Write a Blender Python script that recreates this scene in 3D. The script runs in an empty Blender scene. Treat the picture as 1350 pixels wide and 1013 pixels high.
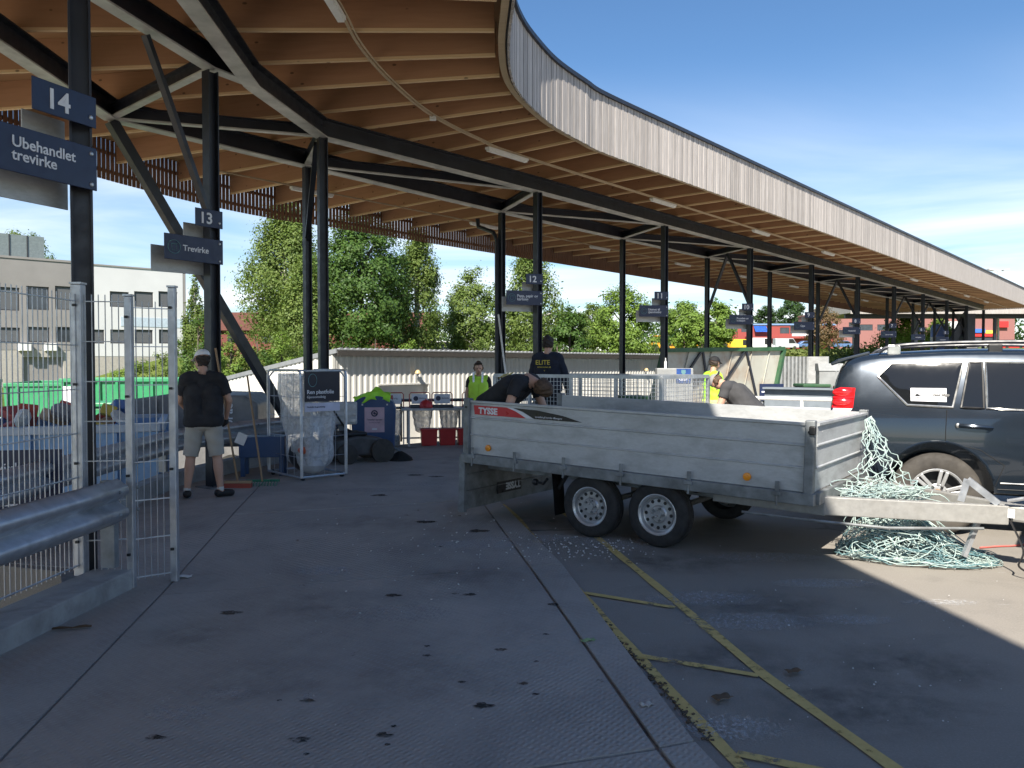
import bpy, bmesh, math, random
import numpy as np
from mathutils import Vector, Matrix, Euler

# ------------------------------------------------------------------ camera, sky, sun, exposure
SC = bpy.context.scene
COL = SC.collection
FPX, CAMZ, PITCH = 1050.0, 1.65, math.atan((506.5 - 480) / 1050.0)
cam = bpy.data.cameras.new('camera'); cam_o = bpy.data.objects.new('camera', cam); COL.objects.link(cam_o)
cam_o.location = (0, 0, CAMZ); cam_o.rotation_euler = (math.pi / 2 - PITCH, 0, 0)
cam.sensor_fit = 'HORIZONTAL'; cam.sensor_width = 36; cam.lens = 36 * FPX / 1350; cam.clip_start = .05; cam.clip_end = 3000
SC.camera = cam_o
SUN_EL, SUN_TH = math.radians(42), math.radians(15.7)
world = bpy.data.worlds.new('World'); SC.world = world; world.use_nodes = True
wn, wl = world.node_tree.nodes, world.node_tree.links
wn.clear()
w_out = wn.new('ShaderNodeOutputWorld'); w_bg = wn.new('ShaderNodeBackground'); w_bg.inputs[1].default_value = .07
sky = wn.new('ShaderNodeTexSky'); sky.sky_type = 'NISHITA'; sky.sun_disc = False
sky.sun_elevation = SUN_EL; sky.sun_rotation = math.pi + SUN_TH; sky.air_density = 1.0; sky.dust_density = .3; sky.ozone_density = 4.0
w_tc = wn.new('ShaderNodeTexCoord'); w_sep = wn.new('ShaderNodeSeparateXYZ'); wl.new(w_tc.outputs['Generated'], w_sep.inputs[0])
def wmath(op, a, b=None, c=None):
    n = wn.new('ShaderNodeMath'); n.operation = op
    for i, x in enumerate((a, b, c)):
        if x is None: continue
        if isinstance(x, (int, float)): n.inputs[i].default_value = x
        else: wl.new(x, n.inputs[i])
    return n.outputs[0]
zz = wmath('ADD', wmath('MAXIMUM', w_sep.outputs[2], 0.0), .09)
w_cmb = wn.new('ShaderNodeCombineXYZ')
wl.new(wmath('MULTIPLY', wmath('DIVIDE', w_sep.outputs[0], zz), .55), w_cmb.inputs[0])
wl.new(wmath('MULTIPLY', wmath('DIVIDE', w_sep.outputs[1], zz), 1.1), w_cmb.inputs[1])
w_cmb.inputs[2].default_value = 3.7
cn = wn.new('ShaderNodeTexNoise'); cn.inputs['Scale'].default_value = .55; cn.inputs['Detail'].default_value = 7; cn.inputs['Roughness'].default_value = .52; cn.inputs['Distortion'].default_value = .6
wl.new(w_cmb.outputs[0], cn.inputs['Vector'])
cr = wn.new('ShaderNodeMapRange'); cr.inputs[1].default_value = .41; cr.inputs[2].default_value = .66; cr.inputs[3].default_value = 0; cr.inputs[4].default_value = .85
wl.new(cn.outputs[0], cr.inputs[0])
cmix = wn.new('ShaderNodeMix'); cmix.data_type = 'RGBA'
cel = wn.new('ShaderNodeMapRange'); cel.interpolation_type = 'SMOOTHSTEP'; cel.inputs[1].default_value = .10; cel.inputs[2].default_value = .36; cel.inputs[3].default_value = 1; cel.inputs[4].default_value = 0; wl.new(w_sep.outputs[2], cel.inputs[0])
wl.new(wmath('MULTIPLY', cr.outputs[0], cel.outputs[0]), cmix.inputs[0]); whs = wn.new('ShaderNodeHueSaturation'); whs.inputs['Saturation'].default_value = 1.12; whs.inputs['Value'].default_value = .82; wl.new(sky.outputs[0], whs.inputs['Color']); wl.new(whs.outputs[0], cmix.inputs[6]); cmix.inputs[7].default_value = (7.6, 7.75, 8.0, 1)
wl.new(cmix.outputs[2], w_bg.inputs[0]); wl.new(w_bg.outputs[0], w_out.inputs[0])
sun = bpy.data.lights.new('sun', 'SUN'); sun.energy = 3.75; sun.angle = math.radians(.53); sun.color = (1, .93, .82)
sun_o = bpy.data.objects.new('sun', sun); COL.objects.link(sun_o)
LDIR = Vector((math.sin(SUN_TH) * math.cos(SUN_EL), math.cos(SUN_TH) * math.cos(SUN_EL), -math.sin(SUN_EL)))
sun_o.rotation_euler = LDIR.to_track_quat('-Z', 'Y').to_euler(); sun_o.location = (-10, -30, 40)
SC.view_settings.view_transform = 'Standard'; SC.view_settings.look = 'None'; SC.view_settings.gamma = 1
SC.view_settings.exposure = 1.45; SC.view_settings.use_curve_mapping = False
SC.render.engine = 'CYCLES'; SC.cycles.max_bounces = 7; SC.cycles.diffuse_bounces = 4; SC.cycles.transparent_max_bounces = 12
random.seed(7); RNG = np.random.default_rng(11)
R = math.radians

# ------------------------------------------------------------------ helpers
def ray(px, py):
    u = (px - 675) / FPX; v = -(py - 506.5) / FPX
    return Vector((u, math.cos(PITCH) + v * math.sin(PITCH), -math.sin(PITCH) + v * math.cos(PITCH)))
def gp(px, py, z=0.0):
    d = ray(px, py); return Vector((0, 0, CAMZ)) + d * ((z - CAMZ) / d.z)
def at(px, py, Y):
    d = ray(px, py); return Vector((0, 0, CAMZ)) + d * (Y / d.y)
RD, RP = Vector((.647, .763, 0)).normalized(), Vector((.763, -.647, 0)).normalized()   # along and across the long canopy row
def row(r, p, z=0.0): q = RD * r + RP * p; return Vector((q.x, q.y, z))

def mw(o):
    m = o.matrix_parent_inverse @ Matrix.LocRotScale(o.location, o.rotation_euler, o.scale)
    return mw(o.parent) @ m if o.parent else Matrix.LocRotScale(o.location, o.rotation_euler, o.scale)
def thing(name, label, cat, loc=(0, 0, 0), rz=0, group=None, kind=None):
    o = bpy.data.objects.new(name, None); COL.objects.link(o); o.empty_display_size = .2
    o.location = loc; o.rotation_euler = (0, 0, rz); return tag(o, label, cat, group, kind)
def tag(o, label=None, cat=None, group=None, kind=None):
    if label: o['label'] = label
    if cat: o['category'] = cat
    if group: o['group'] = group
    if kind: o['kind'] = kind
    return o
def link(name, me, mats, parent=None, world=False):
    o = bpy.data.objects.new(name, me); COL.objects.link(o)
    if mats is not None and not me.materials:
        for m in (mats if isinstance(mats, (list, tuple)) else [mats]): me.materials.append(m)
    if parent is not None:
        o.parent = parent
        if world: o.matrix_parent_inverse = mw(parent).inverted()
    return o
def copy_tree(o, parent=None):
    c = o.copy(); COL.objects.link(c); c.parent = parent
    for ch in [x for x in bpy.data.objects if x.parent == o and x != c]: copy_tree(ch, c)
    return c

class MB:
    def __init__(s): s.v = []; s.f = []; s.mi = []
    def add(s, vs, fs, mi=0):
        b = len(s.v); s.v.extend([tuple(q) for q in vs]); s.f.extend([tuple(i + b for i in q) for q in fs]); s.mi.extend([mi] * len(fs)); return s
    def box(s, c, d, M=None, mi=0, taper=1.0):
        x, y, z = d[0] / 2, d[1] / 2, d[2] / 2; vs = []
        for k in (-1, 1):
            t = taper if k > 0 else 1
            for a, b in ((-1, -1), (1, -1), (1, 1), (-1, 1)):
                q = Vector((a * x * t, b * y * t, k * z)); q = M @ q if M is not None else q
                vs.append(q + Vector(c))
        return s.add(vs, [(3, 2, 1, 0), (4, 5, 6, 7), (0, 1, 5, 4), (1, 2, 6, 5), (2, 3, 7, 6), (3, 0, 4, 7)], mi)
    def mm(s, x0, x1, y0, y1, z0, z1, mi=0): return s.box(((x0 + x1) / 2, (y0 + y1) / 2, (z0 + z1) / 2), (x1 - x0, y1 - y0, z1 - z0), None, mi)
    def bar(s, a, b, w, h, up=(0, 0, 1), mi=0):
        a, b = Vector(a), Vector(b); d = (b - a).normalized(); up = Vector(up)
        if abs(d.dot(up)) > .99: up = Vector((0, 1, 0))
        sx = d.cross(up).normalized(); uz = sx.cross(d).normalized(); vs = []
        for p in (a, b):
            for i, j in ((-1, -1), (1, -1), (1, 1), (-1, 1)): vs.append(p + sx * (i * w / 2) + uz * (j * h / 2))
        return s.add(vs, [(0, 1, 2, 3), (7, 6, 5, 4), (0, 4, 5, 1), (1, 5, 6, 2), (2, 6, 7, 3), (3, 7, 4, 0)], mi)
    def tube(s, pts, r, n=6, closed=False, mi=0):
        pts = [Vector(p) for p in pts]; m = len(pts); rs = r if isinstance(r, (list, tuple)) else [r] * m; vs = []; ref = None
        for i, p in enumerate(pts):
            d = (pts[(i + 1) % m] - pts[i - 1]) if closed else (pts[min(i + 1, m - 1)] - pts[max(i - 1, 0)])
            d = d.normalized() if d.length > 1e-9 else Vector((0, 0, 1))
            if ref is None: ref = Vector((0, 0, 1)) if abs(d.z) < .9 else Vector((1, 0, 0))
            x = d.cross(ref)
            x = x.normalized() if x.length > 1e-6 else d.orthogonal().normalized()
            y = d.cross(x); ref = -y if False else x.cross(d)
            for k in range(n):
                t = 2 * math.pi * k / n; vs.append(p + x * (math.cos(t) * rs[i]) + y * (math.sin(t) * rs[i]))
        fs = []
        for i in range(m if closed else m - 1):
            j = (i + 1) % m
            for k in range(n): fs.append((i * n + k, i * n + (k + 1) % n, j * n + (k + 1) % n, j * n + k))
        if not closed: fs.append(tuple(range(n))[::-1]); fs.append(tuple((m - 1) * n + k for k in range(n)))
        return s.add(vs, fs, mi)
    def lathe(s, prof, n=24, M=None, mi=0, cap=True):
        vs = []; fs = []
        for r, z in prof:
            for k in range(n):
                t = 2 * math.pi * k / n; q = Vector((r * math.cos(t), r * math.sin(t), z)); vs.append(M @ q if M is not None else q)
        for i in range(len(prof) - 1):
            for k in range(n): fs.append((i * n + k, i * n + (k + 1) % n, (i + 1) * n + (k + 1) % n, (i + 1) * n + k))
        if cap:
            if prof[0][0] > 1e-5: fs.append(tuple(range(n))[::-1])
            if prof[-1][0] > 1e-5: fs.append(tuple((len(prof) - 1) * n + k for k in range(n)))
        return s.add(vs, fs, mi)
    def prism(s, poly, h0, h1, M=None, mi=0):
        n = len(poly); vs = [Vector((x, y, h0)) for x, y in poly] + [Vector((x, y, h1)) for x, y in poly]
        if M is not None: vs = [M @ q for q in vs]
        fs = [tuple(range(n))[::-1], tuple(range(n, 2 * n))] + [(i, (i + 1) % n, n + (i + 1) % n, n + i) for i in range(n)]
        return s.add(vs, fs, mi)
    def ell(s, c, r, nu=12, nv=8, M=None, mi=0):
        vs = []; fs = []
        for i in range(nv + 1):
            a = math.pi * i / nv
            for k in range(nu):
                t = 2 * math.pi * k / nu; q = Vector((r[0] * math.sin(a) * math.cos(t), r[1] * math.sin(a) * math.sin(t), r[2] * math.cos(a)))
                vs.append((M @ q if M is not None else q) + Vector(c))
        for i in range(nv):
            for k in range(nu): fs.append((i * nu + k, (i + 1) * nu + k, (i + 1) * nu + (k + 1) % nu, i * nu + (k + 1) % nu))
        return s.add(vs, fs, mi)
    def grid(s, fn, nu, nv, mi=0, flip=False):
        vs = [fn(i / nu, j / nv) for j in range(nv + 1) for i in range(nu + 1)]; fs = []
        for j in range(nv):
            for i in range(nu):
                q = (j * (nu + 1) + i, j * (nu + 1) + i + 1, (j + 1) * (nu + 1) + i + 1, (j + 1) * (nu + 1) + i); fs.append(q[::-1] if flip else q)
        return s.add(vs, fs, mi)
    def mesh(s, name, smooth=False, ang=35):
        me = bpy.data.meshes.new(name); me.from_pydata(s.v, [], s.f)
        if any(s.mi): me.polygons.foreach_set('material_index', s.mi)
        if smooth:
            me.polygons.foreach_set('use_smooth', [True] * len(me.polygons)); me.set_sharp_from_angle(angle=R(ang))
        me.update(); return me
    def build(s, name, mats, parent=None, smooth=False, world=False, bevel=0, ang=35):
        o = link(name, s.mesh(name, smooth, ang), mats, parent, world)
        if bevel:
            b = o.modifiers.new('bevel', 'BEVEL'); b.width = bevel; b.segments = 2; b.limit_method = 'ANGLE'; b.angle_limit = R(40)
        return o
def cr_spline(P, n):
    P = [Vector(p) for p in P]; out = []
    Q = [P[0] * 2 - P[1]] + P + [P[-1] * 2 - P[-2]]
    for i in range(1, len(Q) - 2):
        for k in range(n):
            t = k / n; a, b, c, d = Q[i - 1], Q[i], Q[i + 1], Q[i + 2]
            out.append(.5 * ((2 * b) + (c - a) * t + (2 * a - 5 * b + 4 * c - d) * t * t + (3 * b - a - 3 * c + d) * t ** 3))
    out.append(P[-1]); return out
def resample(P, step):
    P = [Vector(p) for p in P]; L = [0]
    for a, b in zip(P, P[1:]): L.append(L[-1] + (b - a).length)
    n = max(1, int(round(L[-1] / step))); out = []; j = 0
    for i in range(n + 1):
        s = L[-1] * i / n
        while j < len(L) - 2 and L[j + 1] < s: j += 1
        t = (s - L[j]) / max(1e-9, L[j + 1] - L[j]); out.append(P[j].lerp(P[j + 1], t))
    return out
def text_mesh(txt, size, align='LEFT', ext=.002, bold=.0, spacing=1.0, line=1.0):
    c = bpy.data.curves.new('lettering', 'FONT'); c.body = txt; c.size = size; c.align_x = align; c.extrude = ext; c.offset = bold; c.space_character = spacing; c.space_line = line; c.resolution_u = 3
    o = bpy.data.objects.new('lettering', c); COL.objects.link(o); bpy.context.view_layer.update()
    me = bpy.data.meshes.new_from_object(o.evaluated_get(bpy.context.evaluated_depsgraph_get())); bpy.data.objects.remove(o); bpy.data.curves.remove(c)
    me.materials.clear(); return me
def lettering(txt, size, M, mat, parent, align='LEFT', bold=0, name='lettering', line=1.0, spacing=1.0):
    me = text_mesh(txt, size, align, .002, bold, spacing, line); me.transform(M); return link(name, me, mat, parent)
def frame(o, x, y):   # matrix with origin o, x axis, y axis
    x = Vector(x).normalized(); y = Vector(y); y = (y - x * y.dot(x)).normalized(); z = x.cross(y)
    return Matrix(((x.x, y.x, z.x, o[0]), (x.y, y.y, z.y, o[1]), (x.z, y.z, z.z, o[2]), (0, 0, 0, 1)))

# ------------------------------------------------------------------ materials
def nodes(name):
    m = bpy.data.materials.new(name); m.use_nodes = True; nt = m.node_tree; b = nt.nodes['Principled BSDF']; return m, nt, b
def nd(nt, typ, **kw):
    n = nt.nodes.new(typ)
    for k, v in kw.items(): setattr(n, k, v)
    return n
def setin(n, **kw):
    for k, v in kw.items(): n.inputs[k].default_value = v
    return n
def mixc(nt, f, a, b, mode='MIX'):
    n = nd(nt, 'ShaderNodeMix', data_type='RGBA', blend_type=mode)
    for i, x in ((0, f), (6, a), (7, b)):
        if hasattr(x, 'links') or hasattr(x, 'is_linked'): nt.links.new(x, n.inputs[i])
        else: n.inputs[i].default_value = x if i == 0 else ((*x, 1) if len(x) == 3 else x)
    return n.outputs[2]
def rng(nt, x, a, b, lo=0, hi=1):
    n = nd(nt, 'ShaderNodeMapRange'); nt.links.new(x, n.inputs[0])
    for i, v in enumerate((a, b, lo, hi)): n.inputs[i + 1].default_value = v
    return n.outputs[0]
def noise(nt, vec, scale, detail=4, rough=.55, dist=0):
    n = nd(nt, 'ShaderNodeTexNoise'); nt.links.new(vec, n.inputs['Vector']); setin(n, Scale=scale, Detail=detail, Roughness=rough, Distortion=dist); return n.outputs[0]
def mapped(nt, scale=(1, 1, 1), rot=(0, 0, 0), coord='Object', loc=(0, 0, 0)):
    tc = nd(nt, 'ShaderNodeTexCoord'); mp = nd(nt, 'ShaderNodeMapping'); nt.links.new(tc.outputs[coord], mp.inputs[0])
    setin(mp, Scale=scale, Rotation=rot, Location=loc); return mp.outputs[0]
def bump(nt, b, h, strength=.3, dist=.01):
    n = nd(nt, 'ShaderNodeBump'); setin(n, Strength=strength, Distance=dist); nt.links.new(h, n.inputs['Height']); nt.links.new(n.outputs[0], b.inputs['Normal'])
MATS = {}
def mat(name, col, rough=.6, metal=0, var=.12, scale=6, bmp=0, bscale=60, stretch=(1, 1, 1), dirt=None, dirt_amt=.4, dscale=3, rnd=0, coat=0, spec=.5, hue=None, alpha=1, trans=0, emit=0, rv=.1):
    if name in MATS: return MATS[name]
    m, nt, b = nodes(name); v = mapped(nt, stretch)
    n1 = noise(nt, v, scale)
    lo = tuple(max(0, c * (1 - var)) for c in col); hi = tuple(min(1, c * (1 + var)) for c in col)
    c = mixc(nt, rng(nt, n1, .3, .7), lo, hi if hue is None else hue)
    if dirt is not None:
        n2 = noise(nt, v, dscale, 6, .65, .3); c = mixc(nt, rng(nt, n2, .45, .72, 0, dirt_amt), c, dirt)
    if rnd:
        oi = nd(nt, 'ShaderNodeObjectInfo'); hs = nd(nt, 'ShaderNodeHueSaturation'); nt.links.new(rng(nt, oi.outputs['Random'], 0, 1, 1 - rnd, 1 + rnd), hs.inputs['Value']); nt.links.new(c, hs.inputs['Color']); c = hs.outputs[0]
    nt.links.new(c, b.inputs['Base Color'])
    nt.links.new(rng(nt, noise(nt, v, scale * 2.3, 3), .3, .7, max(.02, rough - rv), min(1, rough + rv)), b.inputs['Roughness'])
    setin(b, Metallic=metal); b.inputs['Specular IOR Level'].default_value = spec
    if coat: b.inputs['Coat Weight'].default_value = coat; b.inputs['Coat Roughness'].default_value = .04
    if alpha < 1: b.inputs['Alpha'].default_value = alpha
    if trans: b.inputs['Transmission Weight'].default_value = trans
    if bmp: bump(nt, b, noise(nt, v, bscale, 5, .6), bmp, .01)
    MATS[name] = m; return m
def wood(name, col, dark, rough=.75, rnd=.15, axis='x', knots=True, sc=1.0, grain=.45):
    m, nt, b = nodes(name); st = {'x': (.25, 3, 3), 'y': (3, .25, 3), 'z': (3, 3, .25)}[axis]
    tc = nd(nt, 'ShaderNodeTexCoord'); oi = nd(nt, 'ShaderNodeObjectInfo')
    off = nd(nt, 'ShaderNodeVectorMath', operation='ADD'); nt.links.new(tc.outputs['Object'], off.inputs[0])
    ml = nd(nt, 'ShaderNodeVectorMath', operation='SCALE'); ml.inputs[0].default_value = (37, 11, 23); nt.links.new(oi.outputs['Random'], ml.inputs['Scale']); nt.links.new(ml.outputs[0], off.inputs[1])
    mp = nd(nt, 'ShaderNodeMapping'); nt.links.new(off.outputs[0], mp.inputs[0]); setin(mp, Scale=tuple(s * sc for s in st)); v = mp.outputs[0]
    g = noise(nt, v, 6, 6, .6, .8); big = noise(nt, v, .8, 2)
    c = mixc(nt, rng(nt, g, .3, .72, 0, grain), col, dark); c = mixc(nt, rng(nt, big, .35, .7, 0, .3), c, tuple(x * .7 for x in col))
    if knots:
        vo = nd(nt, 'ShaderNodeTexVoronoi'); mp2 = nd(nt, 'ShaderNodeMapping'); nt.links.new(off.outputs[0], mp2.inputs[0]); setin(mp2, Scale={'x': (1.6, 3.2, 3.2), 'y': (3.2, 1.6, 3.2), 'z': (3.2, 3.2, 1.6)}[axis]); nt.links.new(mp2.outputs[0], vo.inputs['Vector']); setin(vo, Scale=1.6)
        c = mixc(nt, rng(nt, vo.outputs['Distance'], .06, .1, .85, 0), c, tuple(x * .22 for x in col))
    if rnd:
        hs = nd(nt, 'ShaderNodeHueSaturation'); nt.links.new(rng(nt, oi.outputs['Random'], 0, 1, 1 - rnd, 1 + rnd), hs.inputs['Value']); nt.links.new(c, hs.inputs['Color']); c = hs.outputs[0]
    nt.links.new(c, b.inputs['Base Color']); setin(b, Roughness=rough); bump(nt, b, g, .15, .004); return m
def leafmat(name, col, col2):
    m, nt, b = nodes(name); ge = nd(nt, 'ShaderNodeNewGeometry'); tc = nd(nt, 'ShaderNodeTexCoord')
    c = mixc(nt, ge.outputs['Random Per Island'], col, col2); c = mixc(nt, rng(nt, noise(nt, tc.outputs['Object'], .5, 2), .35, .7, 0, .5), c, tuple(x * .72 for x in col))
    nt.links.new(c, b.inputs['Base Color']); setin(b, Roughness=.55); b.inputs['Specular IOR Level'].default_value = .3
    tr = nd(nt, 'ShaderNodeBsdfTranslucent'); nt.links.new(mixc(nt, .5, c, (.25, .32, .03)), tr.inputs[0])
    ms = nd(nt, 'ShaderNodeMixShader'); ms.inputs[0].default_value = .35; nt.links.new(b.outputs[0], ms.inputs[1]); nt.links.new(tr.outputs[0], ms.inputs[2])
    nt.links.new(ms.outputs[0], nt.nodes['Material Output'].inputs[0]); return m
def clear_film(name, tint, a, rough=.2):
    m, nt, b = nodes(name); v = mapped(nt); n1 = noise(nt, v, 9, 5, .65, 1.5)
    setin(b, Roughness=rough); b.inputs['Base Color'].default_value = (*tint, 1); nt.links.new(rng(nt, n1, .3, .75, a * .5, min(1, a * 1.6)), b.inputs['Alpha']); bump(nt, b, n1, .8, .03); return m

def ground_concrete():
    m, nt, b = nodes('worn_concrete'); v = mapped(nt); big = noise(nt, v, .35, 5, .6); mid = noise(nt, v, 2.2, 6, .65, .4); fine = noise(nt, v, 45, 4, .7)
    c = mixc(nt, rng(nt, big, .3, .7), (.34, .31, .278), (.43, .393, .353)); c = mixc(nt, rng(nt, mid, .45, .75, 0, .55), c, (.25, .23, .207)); c = mixc(nt, rng(nt, fine, .4, .75, 0, .45), c, (.45, .435, .42))
    spot = noise(nt, mapped(nt, (1, 1, 1), (0, 0, .4), loc=(4.2, 1.7, 0)), 3.4, 7, .72, .8); c = mixc(nt, rng(nt, spot, .665, .70, 0, .8), c, (.045, .042, .04))
    chalk = noise(nt, mapped(nt, (1, 3.2, 1), (0, 0, -.6), loc=(9, 3, 0)), 2.1, 9, .78, .5); grain = noise(nt, mapped(nt, (1, 1, 1), loc=(2, 8, 0)), 60, 2, .6)
    mk = nd(nt, 'ShaderNodeMath', operation='MULTIPLY'); nt.links.new(rng(nt, chalk, .655, .74), mk.inputs[0]); nt.links.new(rng(nt, grain, .42, .6), mk.inputs[1]); c = mixc(nt, mk.outputs[0], c, (.52, .53, .54))
    nt.links.new(c, b.inputs['Base Color']); nt.links.new(rng(nt, mid, .3, .7, .55, .8), b.inputs['Roughness'])
    w1 = nd(nt, 'ShaderNodeTexWave', wave_type='BANDS', bands_direction='X'); nt.links.new(mapped(nt, (1, 1, 1), (0, 0, R(38))), w1.inputs['Vector']); setin(w1, Scale=11, Distortion=.5)
    w2 = nd(nt, 'ShaderNodeTexWave', wave_type='BANDS', bands_direction='X'); nt.links.new(mapped(nt, (1, 1, 1), (0, 0, R(-52))), w2.inputs['Vector']); setin(w2, Scale=6, Distortion=.5)
    ad = nd(nt, 'ShaderNodeMath', operation='MULTIPLY'); nt.links.new(w1.outputs[1], ad.inputs[0]); nt.links.new(w2.outputs[1], ad.inputs[1])
    ad2 = nd(nt, 'ShaderNodeMath', operation='MULTIPLY_ADD'); nt.links.new(ad.outputs[0], ad2.inputs[0]); nt.links.new(rng(nt, noise(nt, v, .8, 3), .35, .6), ad2.inputs[1]); nt.links.new(fine, ad2.inputs[2])
    bump(nt, b, ad2.outputs[0], .8, .008)
    hat = mixc(nt, rng(nt, ad.outputs[0], .25, .8, 0, .4), c, (.5, .48, .46)); c2 = mixc(nt, rng(nt, noise(nt, v, .9, 4), .42, .6), c, hat); wet = noise(nt, mapped(nt, (1, .45, 1), (0, 0, .2), loc=(3, 1, 0)), .8, 5, .6, .6); c2 = mixc(nt, rng(nt, wet, .5, .68, 0, .4), c2, (.16, .155, .155)); nt.links.new(c2, b.inputs['Base Color']); return m
def ground_asphalt():
    m, nt, b = nodes('worn_asphalt'); v = mapped(nt); big = noise(nt, v, .25, 5, .6); mid = noise(nt, v, 1.6, 7, .68, .5); fine = noise(nt, v, 90, 3, .7)
    c = mixc(nt, rng(nt, big, .3, .7), (.235, .214, .188), (.305, .278, .243)); c = mixc(nt, rng(nt, mid, .5, .74, 0, .5), c, (.13, .122, .112)); c = mixc(nt, rng(nt, fine, .45, .8, 0, .6), c, (.38, .355, .32))
    vo = nd(nt, 'ShaderNodeTexVoronoi', feature='DISTANCE_TO_EDGE'); nt.links.new(mixc(nt, .35, mapped(nt), noise(nt, v, 1.2, 6, .7)), vo.inputs['Vector']); setin(vo, Scale=.33)
    ck = nd(nt, 'ShaderNodeMath', operation='MULTIPLY'); nt.links.new(rng(nt, vo.outputs['Distance'], .002, .008, 1, 0), ck.inputs[0]); nt.links.new(rng(nt, big, .48, .58), ck.inputs[1]); c = mixc(nt, ck.outputs[0], c, (.03, .028, .027))
    chalk = noise(nt, mapped(nt, (1, 4, 1), (0, 0, .35), loc=(1, 6, 0)), 1.7, 9, .78, .6); grain = noise(nt, mapped(nt, loc=(2, 8, 0)), 55, 2, .6)
    mk = nd(nt, 'ShaderNodeMath', operation='MULTIPLY'); nt.links.new(rng(nt, chalk, .64, .74), mk.inputs[0]); nt.links.new(rng(nt, grain, .4, .6), mk.inputs[1]); c = mixc(nt, mk.outputs[0], c, (.5, .5, .5))
    nt.links.new(c, b.inputs['Base Color']); setin(b, Roughness=.85); bump(nt, b, fine, .5, .006); return m
def road_paint():
    m, nt, b = nodes('worn_yellow_paint'); v = mapped(nt); n1 = noise(nt, v, 14, 7, .75); n2 = noise(nt, v, 1.5, 4)
    c = mixc(nt, rng(nt, n1, .3, .7), (.56, .40, .13), (.70, .53, .2)); nt.links.new(c, b.inputs['Base Color']); setin(b, Roughness=.8)
    s = nd(nt, 'ShaderNodeMath', operation='ADD'); nt.links.new(n1, s.inputs[0]); nt.links.new(rng(nt, n2, .3, .75, -.16, .16), s.inputs[1])
    nt.links.new(rng(nt, s.outputs[0], .27, .42), b.inputs['Alpha']); return m
CONC, ASPH, YEL = ground_concrete(), ground_asphalt(), road_paint()
KERB = mat('pale_concrete', (.36, .355, .34), .85, var=.2, scale=2.5, bmp=.3, dirt=(.14, .135, .125), dirt_amt=.7)
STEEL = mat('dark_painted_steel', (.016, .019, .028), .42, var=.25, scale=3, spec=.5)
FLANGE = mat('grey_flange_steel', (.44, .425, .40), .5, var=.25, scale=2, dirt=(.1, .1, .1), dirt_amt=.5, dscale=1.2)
RAFT = wood('spruce_rafter', (.43, .24, .13), (.28, .14, .07), axis='x', rnd=.16); RAFTB = wood('bounce_lit_rafter_underside', (.72, .52, .30), (.55, .36, .18), axis='x', rnd=.1)  # rafter undersides coloured paler: light bounced up from the ground is in the colour
DECK = wood('plywood_deck', (.42, .25, .125), (.26, .14, .06), axis='x', rnd=0, sc=.5)
FASC = wood('weathered_cladding', (.47, .435, .41), (.27, .245, .225), axis='z', rnd=.2, sc=1.3, knots=False, grain=.8)
BATT = wood('stained_batten', (.21, .105, .06), (.11, .055, .03), axis='z', rnd=.25, knots=False)
TRIMW = wood('pale_trim_board', (.44, .34, .22), (.28, .2, .12), axis='x', rnd=.1, knots=False)
CAPM = mat('dark_roof_cap', (.025, .03, .045), .45, metal=.3)
GALV = mat('galvanised_steel', (.50, .52, .55), .42, metal=.7, var=.16, scale=9, dirt=(.2, .2, .2), dirt_amt=.35)
GALVP = mat('dull_galvanised_sheet', (.50, .515, .52), .5, metal=.25, var=.06, scale=40, dirt=(.21, .21, .20), dirt_amt=.5, dscale=4.5, bmp=.04, stretch=(.6, .6, 1.6))
GALVD = mat('dirty_galvanised_frame', (.24, .255, .26), .55, metal=.35, var=.25, scale=8, dirt=(.07, .07, .065), dirt_amt=.7)
RUB = mat('tyre_rubber', (.022, .022, .023), .8, var=.3, scale=10, dirt=(.075, .07, .06), dirt_amt=.5)
RUBD = mat('dusty_tyre_rubber', (.055, .05, .045), .85, var=.3, scale=10, dirt=(.10, .09, .075), dirt_amt=.6)
BLK = mat('black_plastic', (.015, .015, .016), .5)
RIMS = mat('silver_wheel_paint', (.52, .53, .54), .35, metal=.55, var=.12, dirt=(.2, .19, .17), dirt_amt=.5)
NAVY = mat('navy_sign_paint', (.012, .021, .062), .38, var=.1)
WHITE = mat('white_print', (.74, .75, .78), .5, var=.05)
WPNT = mat('white_paint', (.74, .74, .72), .55, var=.06, dirt=(.4, .39, .37), dirt_amt=.3)
CREAM = mat('off_white_corrugated_steel', (.62, .61, .57), .6, var=.05, scale=1.5, dirt=(.42, .40, .36), dirt_amt=.35, stretch=(1, 1, .2))
REDP = mat('red_plastic', (.52, .03, .03), .42, var=.1)
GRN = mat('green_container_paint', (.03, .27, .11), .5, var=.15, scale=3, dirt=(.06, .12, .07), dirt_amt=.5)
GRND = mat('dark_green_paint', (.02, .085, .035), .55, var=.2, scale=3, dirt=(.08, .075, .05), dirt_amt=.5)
BLUC = mat('blue_container_paint', (.2, .36, .6), .5, var=.15, scale=3, dirt=(.2, .2, .2), dirt_amt=.4)
BLUB = mat('dark_blue_bin_plastic', (.028, .07, .17), .42, var=.1, scale=4)
GLASS = mat('dark_tinted_glass', (.008, .009, .010), .04, var=.02, spec=.5, rv=.005)
PANE = mat('dark_window_pane', (.04, .048, .06), .1, var=.3, scale=1.2, spec=.6, rv=.02)
SKIN = mat('skin', (.52, .30, .21), .5, var=.08)
GREEN1 = leafmat('birch_leaf', (.10, .165, .035), (.20, .26, .07)); GREEN2 = leafmat('maple_leaf', (.035, .085, .018), (.115, .20, .04)); GREEN3 = leafmat('lime_leaf', (.12, .21, .035), (.22, .32, .06)); GREEN4 = leafmat('dark_leaf', (.025, .06, .018), (.06, .115, .03)); BRONZE = leafmat('bronze_leaf', (.14, .085, .045), (.2, .14, .07))
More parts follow.
